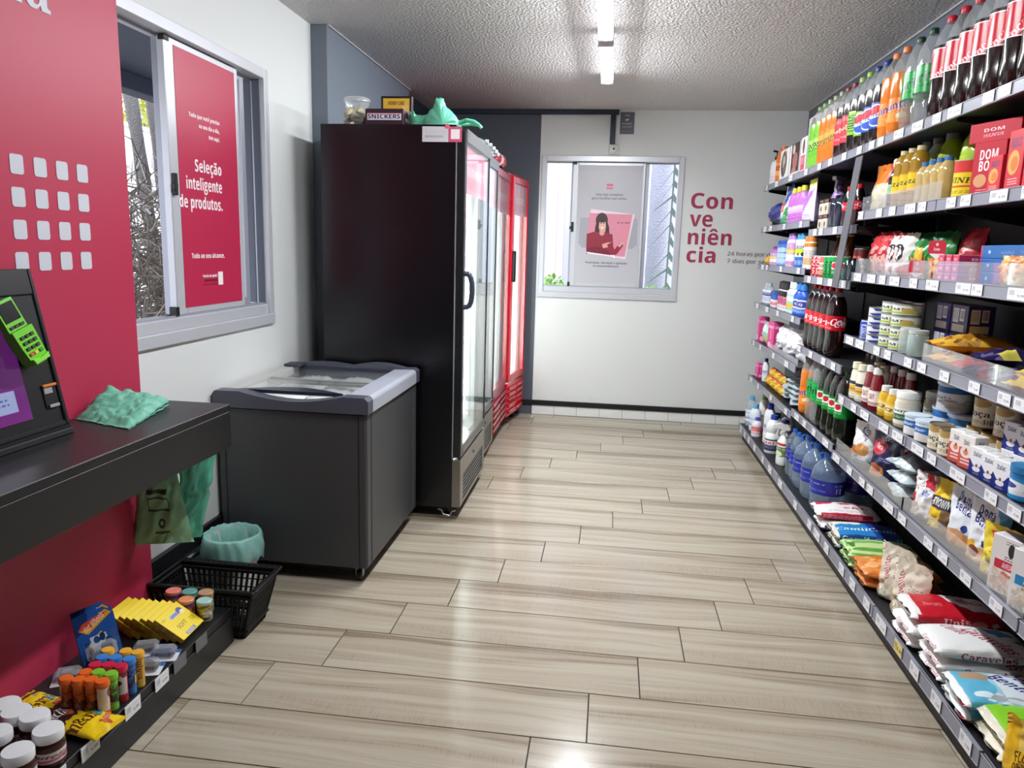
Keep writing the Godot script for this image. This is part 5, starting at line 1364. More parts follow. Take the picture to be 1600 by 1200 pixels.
func folded_sheet(seed_: int) -> ArrayMesh:
	# several layers of thin plastic folded to a loose square: one corner stands up, creases run across it
	var nz := FastNoiseLite.new()
	nz.seed = seed_
	nz.frequency = 1.0
	var c := [Vector3(-0.125, 0.006, 0.06), Vector3(-0.105, 0.072, -0.07), Vector3(0.03, 0.016, -0.18), Vector3(0.105, 0.006, 0.14)]
	var n := 30
	var st := begin()
	for layer in 2:
		for j in n + 1:
			for i in n + 1:
				var u := float(i) / n
				var v := float(j) / n
				var p: Vector3 = (c[0] as Vector3).lerp(c[3], u).lerp((c[1] as Vector3).lerp(c[2], u), v)
				var edge := minf(minf(u, 1.0 - u), minf(v, 1.0 - v))
				var crease := 1.0 - absf(nz.get_noise_2d(u * 3.0 + 4.0, v * 3.0))
				var h := 0.012 * smoothstep(0.0, 0.12, edge) + 0.014 * pow(crease, 6.0) * smoothstep(0.0, 0.06, edge) + 0.005 * nz.get_noise_2d(u * 9.0, v * 9.0)
				p += Vector3(nz.get_noise_2d(v * 7.0, 2.0), 0, nz.get_noise_2d(u * 7.0, 8.0)) * 0.01
				p.y = maxf(0.003, p.y * smoothstep(0.0, 0.7, v + 0.1 - u * 0.3) + h) if layer == 0 else 0.0005 + p.y * 0.3 * v
				st.set_uv(Vector2(u, v))
				st.add_vertex(p)
	var m := (n + 1) * (n + 1)
	for layer in 2:
		for j in n:
			for i in n:
				var q := layer * m + j * (n + 1) + i
				var t := [q, q + n + 1, q + n + 2, q, q + n + 2, q + 1]
				if layer == 0: t.reverse()
				for k in t: st.add_index(k)
	for k in n:
		for e in [[k, k + 1], [n * (n + 1) + k, n * (n + 1) + k + 1], [k * (n + 1), (k + 1) * (n + 1)], [k * (n + 1) + n, (k + 1) * (n + 1) + n]]:
			for id in [e[0], e[1], e[1] + m, e[0], e[1] + m, e[0] + m]: st.add_index(id)
	st.generate_normals()
	return st.commit()

func left_floor_things():
	# bags hanging under the counter's end
	var green := print_mat("bag_print", 0.5)
	var hb := thing("hanging_bag", "dull green printed carrier bag hanging under the counter's end", "bag", Vector3(-1.515, 0.366, -2.29), 0.35)
	part("bag", bag(0.21, 0.36, 0.03, rc("bag_print"), "pillow", 71, 0.012, null, 0.45), green, hb)
	var h2 := part("hanging_bag", bag(0.09, 0.36, 0.02, Rect2(0, 0, 1, 1), "pillow", 72, 0.014, null, 1.6), mat("4c9a80", 0.4), null, Vector3(-1.45, 0.37, -2.345), Vector3(0, 0.9, -0.16))
	tag(h2, "turquoise bag hanging behind the dull green printed bag", "bag")
	# bin with liner
	var b := thing("waste_bin", "small pale waste bin lined with turquoise bag behind the basket", "bin", Vector3(-1.455, 0, -2.66))
	part("bucket", lathe(P([7.5, 0.2, 8, 0.6, 9.8, 25, 10.1, 25.6, 9.6, 25.6, 7.8, 1]), 28), mat("d8dcd8", 0.5), b)
	var liner := begin()
	var nz := FastNoiseLite.new()
	nz.seed = 3
	nz.frequency = 1.0
	var prof := [Vector2(0.112, 0.165), Vector2(0.12, 0.2), Vector2(0.115, 0.235), Vector2(0.113, 0.262), Vector2(0.106, 0.271), Vector2(0.098, 0.264), Vector2(0.09, 0.22), Vector2(0.083, 0.18), Vector2(0.07, 0.1), Vector2(0.0, 0.08)]
	var seg := 48
	for p in prof.size():
		for k in seg + 1:
			var a := TAU * (k % seg) / seg
			var q := nz.get_noise_3d(cos(a) * 5, prof[p].y * 22, sin(a) * 5) * 0.02 + nz.get_noise_3d(cos(a) * 14, prof[p].y * 8, sin(a) * 14) * 0.008
			var rr: float = prof[p].x + q * (0.4 if p > 2 and p < 6 else 1.0) * (1.0 if p < prof.size() - 1 else 0.0)
			liner.add_vertex(Vector3(cos(a) * rr, prof[p].y + (nz.get_noise_2d(cos(a) * 4, sin(a) * 4) * 0.04 if p == 0 else q * 0.3), sin(a) * rr))
	for p in prof.size() - 1:
		for k in seg:
			var a := p * (seg + 1) + k
			for i in [a, a + seg + 1, a + seg + 2, a, a + seg + 2, a + 1]: liner.add_index(i)
	liner.generate_normals()
	var lm := mat("8fc4bb", 0.35)
	lm.cull_mode = BaseMaterial3D.CULL_DISABLED
	part("liner", liner.commit(), lm, b)
	var kn := begin()
	add_tube(kn, [Vector3(0.03, 0.19, 0.112), Vector3(0.05, 0.165, 0.112), Vector3(0.07, 0.16, 0.105), Vector3(0.075, 0.185, 0.098)], 0.011, 0.009, 8)
	part("knot", kn.commit(), mat("4cab6a", 0.4), b)
	# shopping basket
	var k := thing("shopping_basket", "black slotted plastic shopping basket on the floor by the wall", "basket", Vector3(-1.405, 0, -2.425))
	var blk := mat("131315", 0.4)
	var Wt := 0.2
	var Dt := 0.108
	var Wb := 0.15
	var Db := 0.08
	var H := 0.2
	part("bottom", cbox(Vector3(-Wb, 0.0, -Db), Vector3(Wb, 0.006, Db), 0.003), blk, k)
	for side in 4:
		var st := begin()
		var long: bool = side < 2
		var sg := 1.0 if side % 2 == 0 else -1.0
		var top := Wt if long else Dt
		var bot := Wb if long else Db
		var ot := Dt if long else Wt
		var ob := Db if long else Wb
		var pt = func(u: float, v: float) -> Vector3:
			var o := lerpf(ob, ot, v) * sg
			var s := lerpf(bot, top, v) * u
			return Vector3(s, v * H, o) if long else Vector3(o, v * H, s)
		var n := 17 if long else 11
		for i in n + 1:
			var u := -1.0 + 2.0 * i / n
			add_tube(st, [pt.call(u, 0.0), pt.call(u, 1.0)], 0.0055, 0.0055, 4)
		for v in [[0.0, 0.03], [0.24, 0.03], [0.4, 0.03], [0.56, 0.028], [0.72, 0.028], [0.86, 0.1], [0.95, 0.1]]:
			var a: Vector3 = pt.call(-1.0, v[0])
			var b2: Vector3 = pt.call(1.0, v[0])
			add_tube(st, [a, b2], v[1] * H * 0.45, v[1] * H * 0.45, 6)
		add_tube(st, [pt.call(-1.0, 0.16), pt.call(1.0, 0.16)], 0.012, 0.012, 4)
		part("side", st.commit(), blk, k)
	part("rim", boxes([[Vector3(-Wt - 0.012, H - 0.012, Dt - 0.004), Vector3(Wt + 0.012, H, Dt + 0.014)], [Vector3(-Wt - 0.012, H - 0.012, -Dt - 0.014), Vector3(Wt + 0.012, H, -Dt + 0.004)], [Vector3(Wt - 0.004, H - 0.012, -Dt + 0.004), Vector3(Wt + 0.014, H, Dt - 0.004)], [Vector3(-Wt - 0.014, H - 0.012, -Dt + 0.004), Vector3(-Wt + 0.004, H, Dt - 0.004)]], 0.004), blk, k)

# =====================================================================  low shelf under the counter and its sweets
func low_shelf_goods():
	var blk := mat("17171a", 0.42)
	var s := thing("low_shelf", "low black display shelf under the counter holding sweets", "shelf", Vector3(-1.44, 0, -1.6))
	part("board", cbox(Vector3(-0.158, 0.1, -0.72), Vector3(0.155, 0.13, 1.2), 0.002), blk, s)
	part("fascia", cbox(Vector3(0.13, 0.0, -0.72), Vector3(0.16, 0.0998, 1.2), 0.002), blk, s)
	part("end_panel", cbox(Vector3(-0.158, 0.0, -0.72), Vector3(0.1298, 0.0998, -0.7), 0.002), blk, s)
	for q in [[-1.454, 0], [-1.575, 0], [-1.75, 0], [-1.889, 0], [-1.985, 1], [-2.109, 1]]:
		part("price_tag", cbox(Vector3(0.1602, 0.092, q[0] + 1.6 - 0.034), Vector3(0.1625, 0.134, q[0] + 1.6 + 0.034), 0.0, {"r": rc("tag"), "a": rc("print_tile")}), print_mat("tag", 0.4) if q[1] == 0 else mat("6a6b70", 0.4), s)
	var y := 0.1305
	# jars of spread
	var jm := lathe(P([0, 0, 3.0, 0.1, 3.4, 0.8, 3.5, 6.6, 3.1, 7.4]), 24)
	var lab := lathe(P([3.53, 1.2, 3.6, 6.2]), 24, rc("spread"))
	var lid := lathe(P([3.45, 7.2, 3.5, 7.4, 3.5, 9.3, 3.3, 9.7, 0, 9.8]), 28)
	var spots := [[-1.497, -1.56, "at the back, farthest from the front edge"], [-1.448, -1.537, "in the back row, beside the brown candy bag"], [-1.431, -1.455, "in the middle row against its neighbours"], [-1.318, -1.487, "at the front, next to the yellow candy bag"], [-1.33, -1.405, "at the front edge, second from the candy bag"], [-1.36, -1.325, "at the front, third from the candy bag"], [-1.39, -1.53, "half hidden between the front and back jars"], [-1.44, -1.37, "third row, nearest the kiosk's shadow"]]
	for q in spots:
		var o := thing("spread_jar", "white-lidded hazelnut spread jar " + q[2], "jar", Vector3(q[0], y, q[1]), 0.75, "hazelnut spread jars on the low shelf")
		part("glass", jm, mat("3a1c14", 0.15), o)
		part("label", lab, print_mat("spread", 0.4), o)
		part("lid", lid, mat("eeeef0", 0.35), o)
	# candy bags lying flat
	var cb := func(cell: String, seed_: int): return bag(0.11, 0.165, 0.028, rc(cell), "pillow", seed_, 0.005)
	for q in [["candy_yellow", -1.328, -1.613, 0.013, "yellow candy bag lying flat at the front of the low shelf", 1], ["candy_brown", -1.42, -1.62, 0.013, "brown candy bag lying behind the front yellow candy bag", 2], ["candy_yellow", -1.50, -1.655, 0.013, "yellow candy bag at the back of the low shelf, mostly covered", 3]]:
		var o := part("candy_bag", cb.call(q[0], q[5]), print_mat(q[0], 0.3), null)
		# its length runs towards the back of the shelf along -z, face up, reading from the aisle
		o.transform = Transform3D(Basis(Vector3.UP, PI / 2 - 0.15) * Basis(Vector3.RIGHT, -PI / 2), Vector3(q[1] + 0.085, y + 0.016, q[2]))
		tag(o, q[4], "packet")
	# candy tubes
	var tube_b := P([0, 0, 1.5, 0.05, 1.55, 0.3, 1.6, 9.4])
	var tube_l := lathe(P([1.72, 9.2, 1.85, 9.3, 1.85, 10.3, 1.6, 10.8, 0, 10.9]), 18)
	var colr := {"tube_orange": "ee6a26", "tube_white": "ee6a26", "tube_green": "7cc234", "tube_red": "d0284a", "tube_blue": "3f84d2", "tube_yellow": "eeb03c"}
	var tl := [["tube_orange", -1.416, -1.675, "first from the wall in the orange front row"], ["tube_orange", -1.379, -1.676, "second from the wall in the orange front row"], ["tube_orange", -1.347, -1.682, "third from the wall in the orange front row"], ["tube_white", -1.312, -1.68, "with pale label at the aisle end of its row"], ["tube_orange", -1.386, -1.711, "in the second row, beside the green tubes"], ["tube_green", -1.352, -1.717, "nearer the wall of the two"], ["tube_green", -1.313, -1.716, "nearer the aisle of the two"], ["tube_red", -1.385, -1.75, "farthest from the aisle"], ["tube_red", -1.348, -1.755, "in the middle of its row"], ["tube_red", -1.312, -1.756, "at the aisle end, with pale label"], ["tube_blue", -1.39, -1.787, "farthest from the aisle"], ["tube_blue", -1.354, -1.792, "in the middle of its row"], ["tube_blue", -1.311, -1.792, "at the aisle end"], ["tube_yellow", -1.401, -1.825, "farthest from the aisle"], ["tube_yellow", -1.347, -1.829, "in the middle of its row"], ["tube_yellow", -1.309, -1.829, "at the aisle end"]]
	for q in tl:
		var cname: String = q[0].substr(5)
		if cname == "white": cname = "orange"
		var o := thing("candy_tube", "%s candy tube %s" % [cname, q[3]], "tube", Vector3(q[1], y, q[2]), 0.9, "%s candy tubes on the low shelf" % cname)
		part("tube", shared("ctube" + q[0], func(): return lathe(tube_b, 18, rc(q[0]))), print_mat(q[0], 0.25), o)
		part("lid", tube_l, mat(colr[q[0]], 0.3), o)
	# toy car blisters
	var card := prism([Vector2(-0.055, 0), Vector2(0.055, 0), Vector2(0.055, 0.15), Vector2(0.03, 0.172), Vector2(-0.055, 0.165)], 0, 0.002, rc("toy_card"))
	var blis := clear_mat("eef0f4", 0.22, 0.06)
	for q in [[-1.50, -1.93, 0.0, "upright blue toy car card leaning against the red panel", 0], [-1.47, -1.90, 0.02, "second toy car card standing in front of the leaning blue card", 1]]:
		var o := thing("toy_car_pack", q[3], "toy", Vector3(q[0], y, q[1]))
		o.transform = Transform3D(Basis(Vector3.UP, 0.75) * Basis(Vector3.RIGHT, -0.32) * Basis(Vector3(0, 0, 1), 0.12), Vector3(q[0], y + 0.004 + q[2] * 0.1, q[1]))
		part("card", card, print_mat("toy_card", 0.35), o)
		part("blister", cbox(Vector3(-0.042, 0.02, 0.002), Vector3(0.042, 0.075, 0.035), 0.012), blis, o)
		toy_car(o, Vector3(0, 0.03, 0.017), ["c8ccd4", "3c4c8c"][q[4]])
	for q in [[-1.335, -1.905, "flat toy car pack with dark car at the shelf's front edge", "34343c", 0.3], [-1.33, -1.985, "flat toy car pack with blue car, beside the yellow boxes", "3a4a78", 0.3], [-1.41, -1.92, "flat toy car pack with silver car behind the dark car pack", "b8bcc4", 0.2], [-1.40, -2.0, "flat toy car pack with black car below the yellow boxes", "222228", 0.4], [-1.53, -1.82, "flat toy car pack at the back beside the red panel", "8c9094", 0.5]]:
		var o := thing("toy_car_pack", q[2], "toy", Vector3(q[0], y, q[1]), q[4])
		part("card", rbox(Vector3(0.085, 0.002, 0.07), 0.0, {"a": rc("toy_card_low")}), print_mat("toy_card_low", 0.4), o)
		part("blister", cbox(Vector3(-0.036, 0.0022, -0.024), Vector3(0.036, 0.034, 0.024), 0.01), blis, o)
		toy_car(o, Vector3(0, 0.008, 0), q[3])
	# yellow boxes leaning in a fan, from the aisle back to the wall
	for i in 8:
		var o := part("yellow_box", shared("softbox", func(): return cbox(Vector3(-0.066, 0, -0.009), Vector3(0.066, 0.115, 0.009), 0.001, {"f": rc("soft_box"), "a": rc("soft_side")})), print_mat("soft_box", 0.4), null)
		o.transform = Transform3D(Basis(Vector3.UP, PI / 2 + 0.05) * Basis(Vector3.RIGHT, -0.98), Vector3(-1.318 - 0.025 * i, y + 0.006, -2.128 - 0.002 * (i % 3)))
		tag(o, "flat yellow box leaning in the fan, %s" % ["foremost, face fully visible", "second behind the foremost", "third behind the foremost", "fourth of the fan from the aisle", "fifth of the fan from the aisle", "sixth of the fan from the aisle", "seventh of the fan from the aisle", "last of the fan, at the wall"][i], "box", "yellow boxes fanned on the low shelf")
	# little round tins
	var tb := P([0, 0, 2.4, 0.05, 2.5, 0.2, 2.5, 6.2])
	for q in [[-1.475, -2.275, "tin_red", "e88070", "coral-lidded little tin at the wall side of the back row"], [-1.417, -2.28, "tin_green", "5c9c98", "teal-lidded little tin in the middle of the back row"], [-1.359, -2.285, "tin_side", "b8906c", "tan-lidded little tin at the aisle end of the back row"], [-1.395, -2.222, "tin_red", "e8905c", "orange-lidded little tin in the front row by the yellow boxes"], [-1.331, -2.226, "tin_side", "a8ccc4", "pale green-lidded little tin foremost beside the yellow boxes"]]:
		var o := thing("small_tin", q[4], "tin", Vector3(q[0], y, q[1]), 0.8, "little round tins on the low shelf")
		part("body", shared("tin" + q[2], func(): return lathe(tb, 20, rc(q[2]))), print_mat(q[2], 0.35), o)
		part("lid", shared("tinlid", func(): return lathe(P([2.55, 6.0, 2.65, 6.1, 2.65, 7.0, 2.4, 7.2, 2.3, 7.05, 0, 7.05]), 20)), mat(q[3], 0.35), o)

func toy_car(parent: Node, at: Vector3, col: String):
	var body := shared("carbody", func(): return prism([Vector2(-0.032, 0.003), Vector2(0.032, 0.003), Vector2(0.033, 0.01), Vector2(0.018, 0.012), Vector2(0.01, 0.02), Vector2(-0.014, 0.02), Vector2(-0.022, 0.012), Vector2(-0.033, 0.011)], -0.013, 0.013))
	var c := part("car", body, mat(col, 0.25, 0.3), parent, at)
	for k in 4: part("wheel", shared("carwheel", func(): return lathe(P([0, -0.25, 0.5, -0.25, 0.5, 0.25, 0, 0.25]), 10)), mat("141416", 0.5), c, Vector3(-0.02 if k % 2 else 0.02, 0.004, 0.0125 if k < 2 else -0.0125), Vector3(PI / 2, 0, 0))
# =====================================================================  grocery shelving on the right
const ZB := [-5.86, -5.30, -4.46, -3.62, -2.78, -1.94, -1.10]
const YA := [1.885, 1.59, 1.32, 1.035, 0.755, 0.48]
const YM := [1.885, 1.535, 1.28, 0.885, 0.505]
const XF := 1.092

func shelving():
	var blk := mat("141417", 0.5)
	var board := mat("1c1c20", 0.5)
	var rail := mat("91929e", 0.38, 0.1)
	var acr := clear_mat("eef0f4", 0.12, 0.03)
	var rn := RandomNumberGenerator.new()
	rn.seed = 4
	var names := ["narrow shelving unit with cleaning goods, nearest the back wall", "shelving unit second from the back wall, holding cleaning and laundry goods", "shelving unit with cola, cans and water jugs, third from the back wall", "shelving unit with sauces and cookies, fourth from the back wall", "shelving unit with flour, sugar and milk cartons, second nearest the camera", "shelving unit nearest the camera, mostly out of frame"]
	for u in 6:
		var z0: float = ZB[u]
		var z1: float = ZB[u + 1]
		var L := (z1 - z0) * 0.5
		var t := thing("shelving_unit", names[u], "shelves", Vector3(0, 0, (z0 + z1) * 0.5))
		part("back_panel", cbox(Vector3(1.43, 0.0, -L), Vector3(1.436, 1.93, L)), blk, t)
		part("upright", boxes([[Vector3(1.425, 0.0, L - 0.03), Vector3(1.4298, 2.48, L - 0.001)], [Vector3(1.437, 0.0, L - 0.03), Vector3(1.458, 2.48, L - 0.001)]], 0.002), blk, t)
		part("kick_plate", cbox(Vector3(1.083, 0.0, -L), Vector3(1.09, 0.079, L)), mat("19191b", 0.45), t)
		var base := part("base_shelf", boxes([[Vector3(1.058, 0.08, -L), Vector3(1.4295, 0.125, L)]]), board, t)
		rail_on(base, 1.046, 0.078, 0.05, L, rail, rn, 5 if u > 2 else 3, u == 4)
		var ys: Array = YM if u == 2 else YA
		for k in ys.size():
			var y: float = ys[k]
			var x0 := XF + 0.008
			var s := part("shelf", boxes([[Vector3(x0, y + 0.008, -L + 0.001), Vector3(1.4295, y + 0.028, L - 0.001)]]), board, t)
			rail_on(s, XF - 0.004, y - 0.004, 0.04, L, rail, rn, [2, 2, 4, 5, 5, 4][u], false)
			var br := [Vector2(x0 + 0.02, y + 0.0078), Vector2(1.425, y + 0.0078), Vector2(1.425, y - 0.05), Vector2(1.38, y - 0.05), Vector2(x0 + 0.02, y - 0.006)]
			for e in [-1.0, 1.0]: part("bracket", prism(br, e * (L - 0.004) - 0.002, e * (L - 0.004) + 0.002), blk, s)
			# clear guards along some fronts
			var guard := (u == 3 and (k == 1 or k == 2 or k == 5)) or (u == 4 and (k == 2 or k == 3 or k == 5)) or (u == 1 and k == 4)
			if guard: part("guard", cbox(Vector3(XF + 0.01, y + 0.0282, -L + 0.01), Vector3(XF + 0.0125, y + 0.0282 + (0.07 if u != 1 else 0.045), L - 0.01)), acr, s)
	# the dark strip that hangs from the top shelf in front of the seam
	var st := part("hanging_strip", prism([Vector2(1.083, 1.87), Vector2(1.079, 1.87), Vector2(1.032, 1.31), Vector2(1.030, 1.285), Vector2(1.0345, 1.285)], -3.70, -3.605), mat("5c5d62", 0.45), null)
	tag(st, "dark grey vertical strip hanging from the top shelf in front of the cans", "strip")

func rail_on(shelf: Node, x: float, y: float, h: float, L: float, m: Material, rn: RandomNumberGenerator, tags: int, yellow: bool):
	var st := begin()
	add_rbox(st, Vector3(x + 0.003, y + h * 0.5, 0), Vector3(0.006, h, L * 2 - 0.008), 0.0015)
	add_rbox(st, Vector3(x + 0.004, y + h - 0.002, 0), Vector3(0.012, 0.004, L * 2 - 0.008), 0.001)
	add_rbox(st, Vector3(x + 0.003, y + 0.002, 0), Vector3(0.011, 0.004, L * 2 - 0.008), 0.001)
	part("price_rail", st.commit(), m, shelf)
	for k in tags:
		var z := -L + 2.0 * L * (k + 0.25 + rn.randf() * 0.5) / tags
		var tw := 0.034 if rn.randf() < 0.7 else 0.05
		var cell := "tag_yellow" if yellow and k == 1 else "tag"
		part("price_tag", shared("%s%.3f%.3f" % [cell, tw, h], func(): return cbox(Vector3(-0.001, 0.004, -tw), Vector3(0.0, h - 0.003, tw), 0.0, {"l": rc(cell), "a": rc("print_tile")})), print_mat(cell, 0.35), shelf, Vector3(x - 0.003, y, clampf(z, -L + 0.06, L - 0.06)))

# =====================================================================  goods: prototypes
var protos := {}

func proto(key: String, n: String, category: String, parts: Array): protos[key] = [n, category, parts]

func put(key: String, at: Vector3, text: String, group := "", turn := -PI / 2, tilt := 0.0, sc := 1.0) -> Node3D:
	var pr: Array = protos[key]
	var o := thing(pr[0], text, pr[1], at, turn, group)
	if tilt != 0.0: o.transform.basis = Basis(Vector3.UP, turn) * Basis(Vector3.RIGHT, tilt)
	if sc != 1.0: o.scale = Vector3.ONE * sc
	for p in pr[2]: part(p[0], p[1], p[2], o, p[3] if p.size() > 3 else Vector3.ZERO, p[4] if p.size() > 4 else Vector3.ZERO)
	return o

func where(i: int, n: int) -> String:
	if n == 1: return ""
	if n == 2: return [", the farther one", ", the nearer one"][i]
	if n == 3: return [", farthest of three", ", middle of three", ", nearest of three"][i]
	return ", %s of %s from the far end" % [["first", "second", "third", "fourth", "fifth", "sixth", "seventh", "eighth", "ninth", "tenth", "eleventh", "twelfth"][i], ["four", "five", "six", "seven", "eight", "nine", "ten", "eleven", "twelve"][n - 4]]

func row(key: String, y: float, x: float, zs: Array, text: String, turn := -PI / 2, tilt := 0.0, sc := 1.0):
	# zs from the far end towards the camera
	if turn == -PI / 2 and protos[key][1] in ["bottle", "can", "jar", "tin", "tub"]: turn += 0.75   # printed fronts turned a little towards the door
	for i in zs.size(): put(key, Vector3(x, y + 0.0006, zs[i]), text + where(i, zs.size()), text + "s" if zs.size() > 1 else "", turn, tilt, sc)

func ringmat(hex: String, rough := 0.12) -> Material: return mat(hex, rough, 0.0, 0.6)

func soda(key: String, cell: String, lo: float, hi: float, body: String, cap: String, fill := 27.0, see := false):
	var full := [0, 0.3, 2.4, 0.0, 3.4, 0.2, 4.5, 1.6, 4.85, 3.4, 4.9, 6, 4.75, 8.5, 4.62, 11, 4.8, 14, 4.9, 17, 4.9, 23, 4.75, 25.5, 4.2, 28.2, 3.0, 31, 1.7, 33.2, 1.35, 34]
	var lower := []
	var upper := []
	for k in full.size() / 2:
		if full[2 * k + 1] <= fill: lower.append_array([full[2 * k], full[2 * k + 1]])
		else:
			if upper.is_empty(): upper.append_array([full[2 * k - 2], full[2 * k - 1]])
			upper.append_array([full[2 * k], full[2 * k + 1]])
	var clear := clear_mat("e4eaea", 0.16, 0.04)
	var parts := [["body", shared("soda_low%.0f" % fill, func(): return lathe(P(lower + ([] if see else [0, lower[lower.size() - 1]])), 22)), clear if see else ringmat(body)],
		["neck", shared("soda_up%.0f" % fill, func(): return lathe(P(upper), 22)), clear],
		["label", lathe(P([4.97, lo, 4.97, hi]), 24, rc(cell)), print_mat(cell, 0.25)],
		["cap", shared("soda_cap", func(): return lathe(P([1.5, 33.4, 1.6, 33.6, 1.6, 35.3, 1.4, 35.7, 0, 35.7]), 16)), mat(cap, 0.35)]]
	proto(key, "soda_bottle", "bottle", parts)

func lathed(key: String, n: String, cat: String, prof: Array, body, cell: String, lo: float, hi: float, lr: float, cap: Array, capcol: String, sx := 1.0, sz := 1.0, lrough := 0.35):
	# a bottle, jar or can: turned body, printed band (radius lr) and a turned cap; body is a colour or a material
	var parts := [["body", lathe(P(prof), 20, Rect2(0, 0, 1, 1), sx, sz), body if body is Material else mat(body, 0.3)]]
	if cell != "": parts.append(["label", lathe(P([lr, lo, lr, hi]), 22, rc(cell), sx, sz), print_mat(cell, lrough)])
	if not cap.is_empty(): parts.append(["cap", lathe(P(cap), 16, Rect2(0, 0, 1, 1), sx if cap[0] > prof[2] * 0.8 else 1.0, sz if cap[0] > prof[2] * 0.8 else 1.0), mat(capcol, 0.4)])
	proto(key, n, cat, parts)

func can(key: String, cell: String, r: float, h: float):
	proto(key, "drink_can", "can", [["body", lathe(P([r * 0.78, 0, r, 0.9, r, h - 1.4, r * 0.85, h - 0.3]), 20, rc(cell)), print_mat(cell, 0.22)], ["lid", lathe(P([r * 0.86, h - 0.4, r * 0.88, h, r * 0.8, h, r * 0.77, h - 0.35, 0, h - 0.35]), 18), mat("c4c6ca", 0.25, 0.9)], ["tab", shared("cantab", func(): return cbox(Vector3(-0.006, 0, -0.011), Vector3(0.006, 0.0018, 0.011), 0.0008)), mat("d0d2d6", 0.25, 0.9), Vector3(0, (h - 0.3) * 0.01, 0)]])

func tin(key: String, cell: String, r: float, h: float, col := "b9bbb8"):
	proto(key, "food_tin", "tin", [["body", lathe(P([r, 0.35, r, h - 0.35]), 24, rc(cell)), print_mat(cell, 0.3)], ["rims", lathe(P([r - 0.2, 0, r + 0.12, 0.05, r + 0.12, 0.4, r - 0.1, 0.5]), 24), mat(col, 0.3, 0.8)], ["lid", lathe(P([r, h - 0.5, r + 0.12, h - 0.4, r + 0.12, h, r - 0.2, h, r - 0.25, h - 0.3, 0, h - 0.3]), 24), mat(col, 0.3, 0.8)]])

func sack(key: String, n: String, cell: String, w: float, h: float, d: float, kind: String, seed_: int, rough := 0.006, gloss := 0.3):
	proto(key, n, "packet", [["bag", bag(w, h, d, rc(cell), kind, seed_, rough), print_mat(cell, gloss)]])

func carton(key: String, n: String, s: Vector3, f: String, side: String, top := ""):
	proto(key, n, "box", [["box", rbox(s, 0.0015, {"f": rc(f), "b": rc(f), "a": rc(side), "l": rc(side), "r": rc(side), "t": rc(top if top != "" else side), "d": rc(side)}), print_mat(f, 0.4)]])

